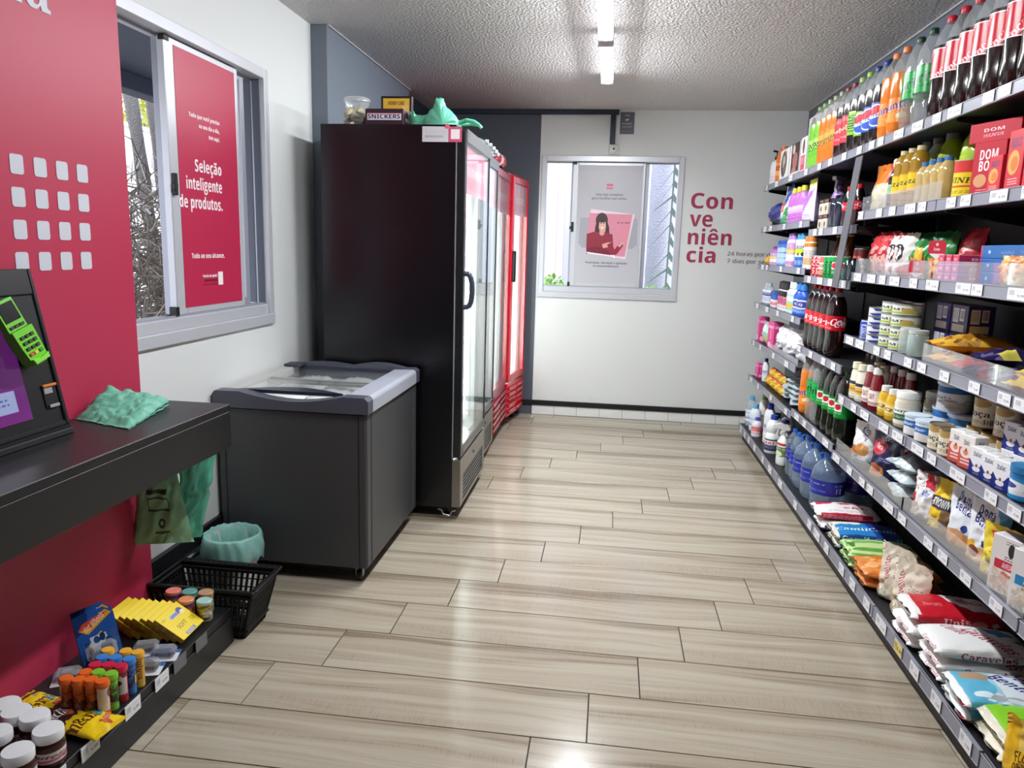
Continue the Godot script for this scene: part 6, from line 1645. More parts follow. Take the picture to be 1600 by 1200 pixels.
func make_protos():
	soda("cola", "cola_up", 14.5, 24.5, "1d0d0b", "c81830")
	soda("cola_wide", "cola", 14.0, 21.5, "1b0c0a", "c81830", 31.5)
	soda("clear", "lemon_clear", 12.5, 22.5, "d8dcd8", "18402a", 26, true)
	soda("orange", "orange_soda", 6, 15.5, "de7a1c", "e88a50")
	soda("blue", "blue_cola", 7, 18, "1c1012", "283c84")
	soda("twist", "lime_cola", 7, 18, "1c1012", "8cb850")
	soda("lime", "lime_side", 9, 20, "1c1012", "98b460")
	soda("redsoda", "red_soda", 7, 20, "22100f", "7c3038")
	soda("retro_o", "guarana_retro", 8, 19, "d87820", "98a080")
	soda("retro_g", "green_retro", 8, 19, "7cc43c", "7ca060")
	soda("guarana", "guarana", 12.5, 21.5, "131a10", "1c8c3c", 31.5)
	# cleaning goods
	lathed("pumpbottle", "pump_bottle", "bottle", [0, 0, 3.4, 0.1, 3.7, 0.8, 3.7, 15, 3.0, 17.5, 1.3, 18.5, 1.2, 20], "ecebea", "pump_white", 3, 13, 3.74, [1.4, 19, 1.5, 21.5, 0.5, 21.8, 0.45, 24.5, 0, 24.6], "17171a", 1.15, 0.8)
	protos["pumpbottle"][2].append(["spout", cbox(Vector3(-0.006, 0.243, -0.006), Vector3(0.006, 0.256, 0.045), 0.003), mat("17171a", 0.4)])
	lathed("orangebottle", "cleaner_bottle", "bottle", [0, 0, 4.6, 0.1, 4.9, 1, 4.9, 18, 4.2, 21, 2.6, 22.5], "dc7430", "orange_clean_top", 5, 18, 4.94, [2.7, 22, 2.9, 22.2, 2.8, 25.5, 0, 25.8], "c4602c", 1.1, 0.75)
	carton("hyg", "paper_pack", Vector3(0.24, 0.205, 0.12), "hygiene", "hygiene", "pump_white")
	carton("hygb", "paper_pack", Vector3(0.24, 0.205, 0.12), "hygiene_brown", "hygiene", "pump_white")
	carton("hygr", "paper_pack", Vector3(0.12, 0.21, 0.12), "hygiene_red", "hygiene", "pump_white")
	lathed("trigger", "spray_bottle", "bottle", [0, 0, 4.2, 0.1, 4.5, 0.9, 4.5, 14, 3.2, 17, 1.6, 18.6, 1.5, 21], "f0f0ee", "trigger", 2.5, 14.5, 4.54, [1.7, 20.4, 1.8, 20.6, 1.8, 22, 0, 22.2], "f0f0ee", 1.0, 0.62)
	var hd := begin()
	add_prism(hd, [Vector2(-0.03, 0.22), Vector2(0.06, 0.235), Vector2(0.062, 0.252), Vector2(0.02, 0.265), Vector2(-0.036, 0.26), Vector2(-0.042, 0.235)], -0.012, 0.012)
	add_prism(hd, [Vector2(0.024, 0.23), Vector2(0.034, 0.23), Vector2(0.044, 0.19), Vector2(0.03, 0.165), Vector2(0.026, 0.168), Vector2(0.034, 0.19)], -0.007, 0.007)
	protos["trigger"][2].append(["spray_head", hd.commit(), mat("f2f2f0", 0.35), Vector3.ZERO, Vector3(0, -PI / 2 - 0.4, 0)])
	protos["trigger"][2].append(["nozzle", cbox(Vector3(-0.018, 0.222, -0.02), Vector3(0.018, 0.24, 0.02), 0.004), mat("1c2460", 0.35), Vector3(0, 0.045, -0.005)])
	protos["purplespray"] = [protos["trigger"][0], "bottle", [["body", protos["trigger"][2][0][1], mat("a488c8", 0.3)], ["neck", lathe(P([1.7, 20.4, 1.8, 22, 0, 22.2]), 12), mat("6c4c94", 0.4)], ["spray_head", protos["trigger"][2][3][1], mat("d8d0e4", 0.35), Vector3.ZERO, Vector3(0, -PI / 2, 0)]]]
	lathed("bleach", "bleach_bottle", "bottle", [0, 0, 4.6, 0.1, 5.0, 0.9, 5.0, 12.2, 3.9, 13.8, 4.7, 16, 4.9, 18.5, 3.8, 21.2, 2.1, 22.6, 1.9, 23.4], "eceeee", "bleach", 2.2, 10.8, 5.05, [2.2, 22.6, 2.4, 22.9, 2.3, 25.6, 0, 26], "2c50b4")
	lathed("tallwhite", "cleaner_bottle", "bottle", [0, 0, 3.9, 0.1, 4.2, 0.8, 4.2, 19, 3.4, 22.5, 1.8, 24.5], "eef0f2", "tall_white", 5, 18, 4.25, [1.9, 24, 2.2, 24.2, 2.1, 28, 0, 28.5], "2c3c9c", 1.0, 0.75)
	lathed("orangeclean", "cleaner_bottle", "bottle", [0, 0, 3.9, 0.1, 4.2, 0.8, 4.2, 17, 3.2, 20, 1.8, 21.5], "e27a34", "orange_clean", 3, 16, 4.25, [1.9, 21, 2.2, 21.2, 2.1, 24.4, 0, 24.6], "403070", 1.0, 0.75)
	lathed("pinkclean", "cleaner_bottle", "bottle", [0, 0, 3.4, 0.1, 3.6, 0.8, 3.6, 9, 2.6, 11, 1.4, 12], "e8e4ea", "pink_clean", 1, 9, 3.65, [1.5, 11.6, 1.7, 11.8, 1.6, 14, 0, 14.2], "4c60c0")
	lathed("blueclean", "cleaner_bottle", "bottle", [0, 0, 4.0, 0.1, 4.4, 0.8, 4.4, 13, 3.4, 16, 1.8, 17.5], "e4ecf6", "blue_clean", 2, 12, 4.45, [1.9, 17, 2.2, 17.2, 2.1, 20.4, 0, 20.6], "6cb0dc", 1.0, 0.75)
	lathed("clearclean", "cleaner_bottle", "bottle", [0, 0, 3.8, 0.1, 4.1, 0.8, 4.1, 16, 3.0, 19, 1.6, 20.5], clear_mat("cfe2f0", 0.35, 0.08), "blue_clean", 4, 13, 4.15, [1.7, 20, 2.0, 20.2, 2.0, 23, 0, 23.2], "68aee0")
	lathed("greencap", "cleaner_bottle", "bottle", [0, 0, 3.8, 0.1, 4.1, 0.8, 4.1, 18, 3.0, 21, 1.6, 22.5], "eef2ec", "tall_white", 4, 15, 4.15, [1.9, 22, 2.2, 22.2, 2.0, 26, 0, 26.2], "8cb878")
	var jug := [0, 0.6, 5.5, 0, 7.0, 0.3, 8.0, 2, 8.3, 4, 8.0, 6, 8.3, 8, 8.3, 9.4, 8.3, 17.4, 8.2, 19.5, 7.0, 23, 4.4, 26, 2.6, 27.4, 2.5, 28.4]
	proto("jug", "water_jug", "bottle", [["body", lathe(P(jug), 28, Rect2(0, 0, 1, 1), 1, 1, 0.012), clear_mat("a9c4de", 0.22, 0.05)], ["label", lathe(P([8.45, 9.6, 8.45, 17.2]), 28, rc("water")), print_mat("water", 0.3)], ["cap", lathe(P([2.8, 27.6, 3.0, 27.9, 2.9, 30.2, 2.5, 30.8, 0, 30.8]), 18), mat("2c64c8", 0.35)], ["handle", tube([Vector3(-0.052, 0.245, 0), Vector3(-0.066, 0.282, 0), Vector3(-0.04, 0.3, 0), Vector3(-0.027, 0.284, 0)], 0.006, 8), mat("2c64c8", 0.35)]])
	lathed("smallwater", "water_bottle", "bottle", [0, 0.4, 3.6, 0, 4.4, 0.8, 4.6, 3, 4.3, 6, 4.6, 9, 4.6, 20, 3.4, 24, 1.6, 26.5], clear_mat("a9c4de", 0.22, 0.05), "water", 10, 17, 4.68, [1.7, 26, 1.8, 26.2, 1.8, 28.5, 0, 28.7], "2c64c8")
	lathed("softener", "softener_bottle", "bottle", [0, 0, 3.6, 0.1, 4.0, 0.8, 4.0, 15, 3.0, 18.5, 1.8, 20], "c878d0", "softener", 2.5, 15, 4.05, [1.9, 19.6, 2.1, 19.8, 2.0, 23, 0, 23.2], "e8d84c", 1.1, 0.7)
	sack("detergent", "detergent_bag", "detergent", 0.22, 0.27, 0.09, "stand", 3)
	sack("pouch", "softener_pouch", "softener_pouch", 0.17, 0.25, 0.08, "stand", 4)
	sack("darkbag", "laundry_pack", "dark_bag", 0.2, 0.17, 0.12, "pillow", 6, 0.012)
	carton("coal", "small_box", Vector3(0.085, 0.082, 0.07), "coal_box", "coal_box", "red_side")
	lathed("navybottle", "dark_bottle", "bottle", [0, 0, 3.6, 0.1, 4.0, 0.8, 4.0, 12, 3.2, 14.5, 1.4, 16], mat("23283c", 0.12, 0, 0.5), "", 0, 0, 0, [1.5, 15.6, 1.6, 15.8, 1.6, 17.5, 0, 17.6], "1a1c28")
	lathed("smallcola", "cola_bottle", "bottle", [0, 0.2, 2.6, 0, 3.1, 1.2, 3.2, 3, 2.8, 6, 3.1, 9, 3.1, 12, 2.4, 15.5, 1.3, 18.5], ringmat("1d0d0b"), "cola", 8.4, 12.4, 3.18, [1.4, 18.2, 1.5, 18.4, 1.5, 20.2, 0, 20.3], "c81830")
	lathed("wipes", "tissue_pack", "packet", [0, 0, 3.8, 0.1, 4.0, 0.5, 4.0, 17, 3.6, 17.6, 0, 17.8], "3c6cc0", "wipes", 0.6, 17, 4.04, [], "", 1.0, 0.8)
	lathed("pinkbottle", "toiletry_bottle", "bottle", [0, 0, 2.6, 0.1, 2.8, 0.5, 2.8, 9.5, 1.8, 11.4, 1.1, 11.8], "b87cc0", "pink_pack", 1, 9, 2.84, [1.3, 11.5, 1.4, 13.6, 0, 13.8], "8c50a0", 1.2, 0.8)
	lathed("pinkspray", "toiletry_bottle", "bottle", [0, 0, 2.9, 0.1, 3.1, 0.5, 3.1, 16, 2.4, 17.6], "ecd8ec", "pink_pack", 1, 15.5, 3.14, [2.2, 17.2, 2.4, 17.4, 2.0, 21.5, 0, 22.4], "b48cd4")
	lathed("aerosol", "aerosol_can", "can", [0, 0, 2.7, 0, 2.8, 0.4, 2.8, 16.5, 2.2, 17.6], "f0f2f6", "spray_can", 0.5, 16.4, 2.83, [2.3, 17.2, 2.5, 17.5, 2.0, 21, 0, 21.6], "3c9cdc")
	lathed("aerosol_o", "aerosol_can", "can", [0, 0, 2.7, 0, 2.8, 0.4, 2.8, 15, 2.2, 16], "eee6e0", "spray_orange", 0.5, 14.9, 2.83, [2.3, 15.6, 2.5, 15.9, 2.3, 19, 0, 19.4], "e89038")
	can("can_red", "can_red", 3.3, 12.0)
	can("can_pink", "can_pink", 3.3, 12.0)
	can("can_green", "can_green", 3.3, 12.0)
	can("can_dot", "can_green_dot", 3.3, 12.0)
	can("can_blue", "can_blue", 3.1, 9.0)
	can("can_tall", "can_pink", 2.9, 16.0)
	lathed("beer", "beer_bottle", "bottle", [0, 0, 2.9, 0.1, 3.1, 0.6, 3.1, 13, 2.2, 16.5, 1.3, 19, 1.25, 22.5], mat("6c3410", 0.1, 0, 0.6), "beer", 4, 11, 3.14, [1.4, 22.2, 1.45, 23, 0, 23.3], "c8a040")
	lathed("greenbottle", "glass_bottle", "bottle", [0, 0, 2.9, 0.1, 3.0, 0.6, 3.0, 12, 2.2, 15.5, 1.3, 18, 1.25, 20], mat("1c5c30", 0.1, 0, 0.6), "", 0, 0, 0, [1.4, 19.8, 1.45, 20.8, 0, 21], "2c8c48")
	lathed("darkglass", "glass_bottle", "bottle", [0, 0, 2.9, 0.1, 3.0, 0.6, 3.0, 6, 2.2, 8.5, 1.3, 10], mat("1a3034", 0.1, 0, 0.6), "", 0, 0, 0, [1.4, 9.8, 1.45, 11, 0, 11.2], "101414")
	lathed("shampoo", "toiletry_bottle", "bottle", [0, 0, 2.8, 0.1, 3.1, 0.6, 3.1, 11.5, 2.2, 13.2, 1.2, 13.8], clear_mat("dfe6f0", 0.4, 0.1), "shampoo_clear", 1.5, 11, 3.14, [1.3, 13.5, 1.5, 13.7, 1.4, 16, 0, 16.2], "b8c0cc", 1.15, 0.8)
	lathed("bluepink", "toiletry_tub", "jar", [0, 0, 2.7, 0.1, 2.9, 0.4, 2.9, 9], "e6e2ea", "blue_pink", 0.5, 9, 2.93, [2.9, 8.8, 3.0, 9, 3.0, 11.4, 0, 11.7], "3c58a8")
	lathed("deo", "deodorant_can", "can", [0, 0, 2.6, 0, 2.7, 0.4, 2.7, 13, 2.2, 14], "ece8ec", "deodorant", 0.5, 12.9, 2.73, [2.3, 13.6, 2.6, 13.9, 2.4, 18.6, 0, 19.4], "2c262e")
	lathed("whitepump", "toiletry_bottle", "bottle", [0, 0, 3.0, 0.1, 3.2, 0.6, 3.2, 13, 2.2, 15, 1.2, 15.8], "e8ecea", "mint_pack", 2, 12, 3.24, [1.4, 15.4, 2.0, 15.8, 1.7, 19.6, 0, 20], "eef0ee", 1.1, 0.8)
	lathed("bluepump", "toiletry_bottle", "bottle", [0, 0, 3.4, 0.1, 3.7, 0.6, 3.7, 12, 2.4, 14.6, 1.4, 15.6], "2c60c4", "pump_blue", 1.5, 11.8, 3.74, [1.5, 15.2, 2.4, 15.6, 2.2, 18.6, 0.8, 19.6, 0, 19.8], "3c84d4", 1.1, 0.8)
	sack("magenta", "hair_cream_pouch", "magenta", 0.17, 0.2, 0.07, "stand", 8)
	carton("pads", "hygiene_pack", Vector3(0.13, 0.185, 0.07), "pads", "pads")
	sack("mint", "hygiene_pack", "mint_pack", 0.11, 0.16, 0.06, "pillow", 10)
	sack("whitebag", "cotton_bag", "white_bag", 0.24, 0.19, 0.12, "pillow", 11, 0.013)
	sack("sponge", "sponge_pack", "sponge", 0.12, 0.07, 0.06, "pillow", 12)
	sack("tealbag", "cloth_pack", "teal_bag", 0.2, 0.22, 0.05, "pillow", 13, 0.01)
	# groceries
	sack("pasta", "pasta_bag", "pasta", 0.17, 0.205, 0.09, "stand", 14)
	lathed("vinegar", "sauce_bottle", "bottle", [0, 0, 3.0, 0.1, 3.2, 0.6, 3.2, 13, 2.0, 16.5, 1.2, 18], ringmat("1c1210"), "vinegar", 3, 12.5, 3.24, [1.5, 17.6, 2.0, 17.8, 2.0, 20.6, 1.4, 21.2, 0, 21.3], "e0d8b8")
	lathed("oil", "oil_bottle", "bottle", [0, 0.2, 3.2, 0, 3.6, 0.9, 3.7, 3, 3.5, 4.5, 3.7, 6, 3.7, 13.4, 3.3, 15, 3.6, 17, 2.8, 20, 1.4, 21.6], mat("a8822a", 0.1, 0, 0.6), "oil", 6.2, 13.2, 3.78, [1.5, 21.2, 1.7, 21.4, 1.7, 23, 0, 23.2], "d8c8a0", 1.0, 1.0)
	lathed("oilclear", "oil_bottle", "bottle", [0, 0.2, 3.2, 0, 3.6, 0.9, 3.7, 3, 3.4, 5, 3.7, 7, 3.4, 9, 3.7, 11, 3.7, 14, 2.8, 16, 1.5, 17.4], mat("c9ae6c", 0.1, 0, 0.6), "", 0, 0, 0, [1.6, 17, 1.8, 17.2, 1.8, 19, 0, 19.2], "3c74b4")
	lathed("bigjuice", "juice_bottle", "bottle", [0, 0, 4.6, 0.1, 5.0, 1, 5.0, 18, 4.4, 22, 2.4, 25.5], mat("b6d63c", 0.2, 0, 0.5), "green_juice", 4, 17, 5.05, [2.5, 25, 2.7, 25.3, 2.7, 29.4, 0, 29.8], "6c7068")
	lathed("bluejuice", "juice_bottle", "bottle", [0, 0, 4.2, 0.1, 4.5, 1, 4.5, 18, 3.8, 22, 2.2, 25.5], mat("5c9ccc", 0.2, 0, 0.5), "blue_clean", 6, 17, 4.55, [2.4, 25, 2.5, 25.3, 2.5, 29, 0, 29.4], "7c8084")
	lathed("whitejuice", "juice_bottle", "bottle", [0, 0, 4.4, 0.1, 4.7, 1, 4.7, 18, 4.0, 22, 2.3, 25.5], mat("b0cfae", 0.2, 0, 0.5), "", 4, 17, 5.05, [2.4, 25, 2.6, 25.3, 2.6, 29, 0, 29.4], "70746c")
	tin("powder", "milk_powder", 5.2, 12.6, "d8d0a8")
	carton("redbox", "cake_box", Vector3(0.12, 0.165, 0.15), "red_box", "red_side", "red_top")
	carton("redflat", "cake_box", Vector3(0.19, 0.06, 0.15), "red_top", "red_side", "red_top")
	carton("bau", "cookie_box", Vector3(0.075, 0.105, 0.1), "panettone", "red_top")
	carton("bautall", "cookie_box", Vector3(0.085, 0.165, 0.11), "panettone", "red_top")
	sack("snackr", "snack_bag", "snack_red", 0.15, 0.19, 0.07, "pillow", 15, 0.008)
	sack("snackw", "snack_bag", "snack_white", 0.14, 0.18, 0.06, "pillow", 16, 0.008)
	sack("snackg", "snack_bag", "snack_green", 0.15, 0.18, 0.06, "pillow", 17, 0.008)
	proto("hearttag", "shelf_sign", "sign", [["card", prism(heart(0.085, 0.09), 0, 0.002, rc("heart_tag")), print_mat("heart_tag", 0.4)]])
	carton("barred", "chocolate_bar", Vector3(0.045, 0.03, 0.14), "bar_red", "bar_red")
	carton("waferblue", "wafer_box", Vector3(0.34, 0.04, 0.09), "wafer_blue", "wafer_blue")
	sack("cookieo", "cookie_packet", "cookie_orange", 0.2, 0.13, 0.06, "pillow", 18, 0.009)
	sack("cookiey", "cookie_packet", "cookie_yellow", 0.14, 0.26, 0.06, "pillow", 19, 0.009)
	sack("cookier", "cookie_packet", "cookie_red", 0.1, 0.24, 0.05, "pillow", 20, 0.008)
	sack("cookiep", "cookie_packet", "cookie_purple", 0.1, 0.25, 0.05, "pillow", 21, 0.01)
	sack("cookieb", "cookie_packet", "cookie_blue", 0.12, 0.24, 0.05, "pillow", 22, 0.01)
	tin("tuna", "tuna", 5.4, 4.6)
	tin("tunab", "tuna_blue", 4.0, 3.8)
	carton("purple", "tea_box", Vector3(0.13, 0.1, 0.09), "purple_box", "purple_box", "sauce_dark")
	lathed("saucejar", "glass_jar", "jar", [0, 0, 3.3, 0.1, 3.6, 0.6, 3.6, 7.6, 3.1, 8.6], clear_mat("cfe4dc", 0.45, 0.08), "", 0, 0, 0, [3.2, 8.4, 3.4, 8.5, 3.4, 9.8, 0, 10], "c4c8c4")
	lathed("ketchup", "ketchup_bottle", "bottle", [0, 0, 3.0, 0.1, 3.3, 0.7, 3.2, 6, 2.9, 10, 2.4, 14, 1.7, 15.6], mat("7c1420", 0.22, 0, 0.3), "ketchup", 2, 8.6, 3.34, [1.8, 15.2, 2.1, 15.4, 1.9, 18, 0, 18.3], "efece8", 1.1, 0.75)
	lathed("mustard", "mustard_bottle", "bottle", [0, 0, 2.7, 0.1, 3.0, 0.7, 3.0, 4, 2.7, 6, 2.9, 8.4, 2.0, 10.6], mat("e2b228", 0.25, 0, 0.3), "mustard", 2, 7, 3.06, [1.9, 10.3, 2.1, 10.5, 2.0, 12.6, 0, 12.8], "f0eee6", 1.1, 0.8)
	lathed("mayo", "mayonnaise_bottle", "bottle", [0, 0, 3.0, 0.1, 3.4, 0.7, 3.4, 8, 3.0, 12, 2.2, 14.2], "e9e4d0", "mayo_squeeze", 1.6, 9, 3.45, [2.2, 14, 2.6, 14.2, 2.4, 16.8, 0, 17], "e8e4c8", 1.1, 0.75)
	lathed("mayojar", "mayonnaise_jar", "jar", [0, 0, 4.0, 0.1, 4.5, 0.8, 4.5, 10, 4.0, 11.6], mat("e4dcc4", 0.15, 0, 0.5), "mayo_label", 1.6, 9.4, 4.55, [4.1, 11.2, 4.3, 11.4, 4.3, 13.6, 4.0, 14, 0, 14], "f0efe8")
	lathed("tub", "curd_tub", "tub", [0, 0, 4.8, 0.1, 5.0, 0.4, 5.8, 10], "e8eef2", "curd_tub", 0.6, 9.4, 5.82, [5.9, 9.6, 6.2, 9.8, 6.2, 10.8, 5.6, 11.2, 0, 11.2], "cfe0ee")
	lathed("smalltub", "curd_tub", "tub", [0, 0, 3.6, 0.1, 3.8, 0.4, 4.4, 7], "dce6f0", "curd_small", 0.5, 6.6, 4.35, [4.4, 6.8, 4.6, 7, 4.6, 7.8, 0, 8], "d4e2ee")
	tin("condensed", "condensed", 3.8, 9.0, "b4a888")
	tin("condensedbig", "condensed", 4.4, 10.0, "8c7a5c")
	carton("milkred", "milk_carton", Vector3(0.062, 0.105, 0.05), "milk_red", "milk_red", "end_white")
	carton("milkblue", "milk_carton", Vector3(0.062, 0.085, 0.05), "milk_blue", "milk_blue", "end_white")
	lathed("pot", "powder_pot", "jar", [0, 0, 3.9, 0.1, 4.2, 0.6, 4.2, 8], "2c86c0", "choco_pot", 0.6, 7.8, 4.24, [4.3, 7.6, 4.5, 7.8, 4.5, 9.6, 0, 9.8], "2c7cb4")
	lathed("whitejar", "cream_jar", "jar", [0, 0, 3.0, 0.1, 3.3, 0.6, 3.3, 7.4], "ece8e2", "jar_white", 0.8, 7, 3.34, [3.3, 7.2, 3.5, 7.4, 3.5, 9, 0, 9.2], "f0eeea")
	sack("cookiebag", "cookie_bag", "cookie_bag", 0.15, 0.19, 0.08, "stand", 23, 0.008)
	sack("navybag", "cookie_bag", "navy_bag", 0.16, 0.2, 0.07, "stand", 24, 0.008)
	sack("silver", "snack_bag", "snack_silver", 0.17, 0.24, 0.07, "pillow", 25, 0.012)
	sack("polvilho", "flour_bag", "polvilho", 0.13, 0.165, 0.07, "stand", 26, 0.009)
	sack("coffee", "coffee_bag", "coffee", 0.12, 0.185, 0.07, "stand", 27, 0.008)
	sack("mix", "cake_mix_bag", "bread_mix", 0.14, 0.2, 0.06, "stand", 28, 0.007)
	sack("mixc", "cake_mix_bag", "bread_mix_cake", 0.14, 0.2, 0.06, "stand", 29, 0.007)
	sack("cornbag", "corn_bag", "corn_yellow", 0.14, 0.16, 0.05, "stand", 30, 0.008)
	carton("oatr", "oat_box", Vector3(0.105, 0.165, 0.055), "oat_red", "oat_side", "pump_white")
	carton("oatb", "oat_box", Vector3(0.105, 0.165, 0.055), "oat_blue", "oat_side", "pump_white")
	# lying sacks: long side across the shelf; printed top, seam side towards the camera, plain end towards the aisle
	for q in [["salt_r", "salt_red", "seam_red", "end_plain"], ["salt_n", "salt_navy", "seam_navy", "end_plain"], ["bean", "bean_blue", "seam_blue", "rice_pale"], ["veg_g", "veg_green", "veg_green", "veg_green"], ["veg_o", "veg_orange", "veg_orange", "veg_orange"], ["sug_r", "sugar_red", "seam_sugar", "end_plain"], ["sug_w", "sugar_white", "seam_white", "end_white"], ["flour", "flour_blue", "seam_flour", "end_plain"], ["corn_g", "corn_green", "corn_green", "starch"], ["starch", "starch", "rice_pale", "starch"]]:
		proto(q[0], "grocery_sack", "packet", [["sack", slab_sack(0.29, 0.05, 0.185, q[1], q[2], q[3], q[0].length() * 13 + q[1].length() * 7), print_mat(q[1], 0.35)]])
	sack("cream", "sugar_bag", "cream_bag", 0.16, 0.22, 0.08, "stand", 33, 0.01, 0.6)
	sack("cream2", "sugar_bag", "cream_bag", 0.16, 0.2, 0.08, "stand", 34, 0.012, 0.6)
	sack("floc", "corn_bag", "corn_flake", 0.16, 0.17, 0.08, "stand", 35, 0.008)

func heart(w: float, h: float) -> Array:
	var p := [Vector2(0, 0)]
	for k in 9: p.append(Vector2(w * 0.5, h * 0.35 + h * 0.5 * k / 8.0 * 0.8))
	p.append_array([Vector2(w * 0.45, h * 0.95), Vector2(w * 0.25, h), Vector2(-w * 0.25, h), Vector2(-w * 0.45, h * 0.95)])
	p.append_array([Vector2(-w * 0.5, h * 0.75), Vector2(-w * 0.5, h * 0.35)])
	var out := []
	for q in p:
		if out.is_empty() or out[out.size() - 1].distance_to(q) > 0.001: out.append(q)
	return out

func slab_sack(l: float, h: float, w: float, top: String, side: String, end: String, seed_: int) -> ArrayMesh:
	# filled sack lying flat: l along x (its -x end towards the aisle), w along z, soft edges, wrinkled
	var nz := FastNoiseLite.new()
	nz.seed = seed_
	nz.frequency = 1.0
	var st := begin()
	var nl := 16
	var na := 28
	for i in nl + 1:
		var u := float(i) / nl
		var x := (u - 0.5) * l
		var e := pow(maxf(sin(PI * clampf(u, 0.0, 1.0)), 0.0), 0.28) if i > 0 and i < nl else 0.12
		for k in na + 1:
			var a := TAU * (k % na) / na
			var ca := cos(a)
			var sa := sin(a)
			var r := 1.0 / pow(pow(absf(ca), 3.2) + pow(absf(sa), 3.2), 1.0 / 3.2)
			var wr := nz.get_noise_3d(u * 7.0, ca * 2.0, sa * 2.0) * 0.006 + nz.get_noise_3d(u * 18.0, ca * 5.0, sa * 5.0) * 0.003
			var y := h * 0.5 + sa * r * (h * 0.5 * e) + (wr if sa > -0.5 else 0.0)
			var z := ca * r * w * 0.5 * lerpf(0.9, 1.0, e) + wr
			# angle 0 = +z side, 90 deg = top
			var rect := rc(top)
			var t := Vector2(u, 0.5 + 0.5 * clampf(ca * r, -1, 1))
			if absf(ca) * r > 0.97 or sa < 0.0:
				rect = rc(side)
				t = Vector2(u, 0.5 - 0.5 * clampf(sa * r, -1, 1))
			if u < 0.07:
				rect = rc(end)
				t = Vector2(0.5 + 0.5 * clampf(ca * r, -1, 1), 0.5 - 0.5 * sa)
			st.set_uv(rect.position + t * rect.size)
			st.set_color(Color(0 if rect == rc(top) else (1 if rect == rc(side) else 2), 0, 0))
			st.add_vertex(Vector3(x + (wr * 2.0 if i == 0 else 0.0), maxf(y, 0.0005), z))
	# quads whose corners lie in different label cells take the cell of their own centre
	var raw := st.commit_to_arrays()
	var P3: PackedVector3Array = raw[Mesh.ARRAY_VERTEX]
	var out := begin()
	out.set_smooth_group(0)
	for i in nl:
		for k in na:
			var ids := [i * (na + 1) + k, (i + 1) * (na + 1) + k, (i + 1) * (na + 1) + k + 1, i * (na + 1) + k + 1]
			var am := TAU * (k + 0.5) / na
			var um := (i + 0.5) / nl
			var cell := top
			if absf(cos(am)) > 0.72 or sin(am) < 0.0: cell = side
			if um < 0.07: cell = end
			var rect := rc(cell)
			var uv := []
			for id in ids:
				var p := P3[id]
				var t := Vector2(p.x / l + 0.5, p.z / w + 0.5)
				if cell == side: t = Vector2(p.x / l + 0.5, 1.0 - p.y / h)
				if cell == end: t = Vector2(p.z / w + 0.5, 1.0 - p.y / h)
				uv.append(rect.position + t.clamp(Vector2.ZERO, Vector2.ONE) * rect.size)
			for q in [0, 1, 2, 0, 2, 3]:
				out.set_uv(uv[q])
				out.add_vertex(P3[ids[q]])
	out.generate_normals()
	return out.commit()

# =====================================================================  goods: placing
func top_row():
	var y := 1.913
	row("pumpbottle", y, 1.15, [-5.815], "white pump bottle with black pump at the far end of the top shelf")
	row("pumpbottle", y, 1.25, [-5.75], "white pump bottle behind the first one on the top shelf")
	row("orangebottle", y, 1.155, [-5.60], "orange cleaner bottle beside the white pump bottles on the top shelf")
	row("hyg", y, 1.165, [-5.345], "white paper pack with dark oval print on the top shelf")
	row("hygb", y, 1.165, [-5.055], "dark brown printed paper pack beside the orange cleaner's neighbour, top shelf")
	row("hygr", y, 1.165, [-4.83], "paper pack with red band beside the green soda bottles, top shelf")
	row("hyg", y, 1.32, [-5.30], "lower white paper pack in the back row, hidden by front packs")
	row("hyg", y, 1.32, [-4.95], "lower white paper pack in the back row, beside green bottles")
	row("hyg", y + 0.206, 1.32, [-5.30], "upper white paper pack stacked at the far end of back row")
	row("hyg", y + 0.206, 1.32, [-4.95], "upper white paper pack stacked next to the green soda bottles")
	row("retro_g", y, 1.15, [-4.70, -4.595], "green soda bottle with script label, top shelf")
	row("retro_o", y, 1.15, [-4.49, -4.385, -4.28], "orange-brown soda bottle with script label, top shelf")
	row("redsoda", y, 1.15, [-4.172, -4.067], "dark soda bottle with slanting red label, top shelf")
	row("lime", y, 1.15, [-3.955], "dark soda bottle with lime side label, top shelf")
	row("twist", y, 1.15, [-3.845], "dark cola bottle with lime label and round emblem, top shelf")
	row("blue", y, 1.15, [-3.735, -3.63], "dark cola bottle with blue label, top shelf")
	row("orange", y, 1.15, [-3.515, -3.405], "bright orange soda bottle, top shelf")
	row("clear", y, 1.15, [-3.265, -3.145], "clear soda bottle with green label, top shelf")
	row("cola", y, 1.15, [-2.995, -2.89, -2.787, -2.685, -2.583, -2.48, -2.377, -2.273], "red-labelled cola bottle, top shelf")

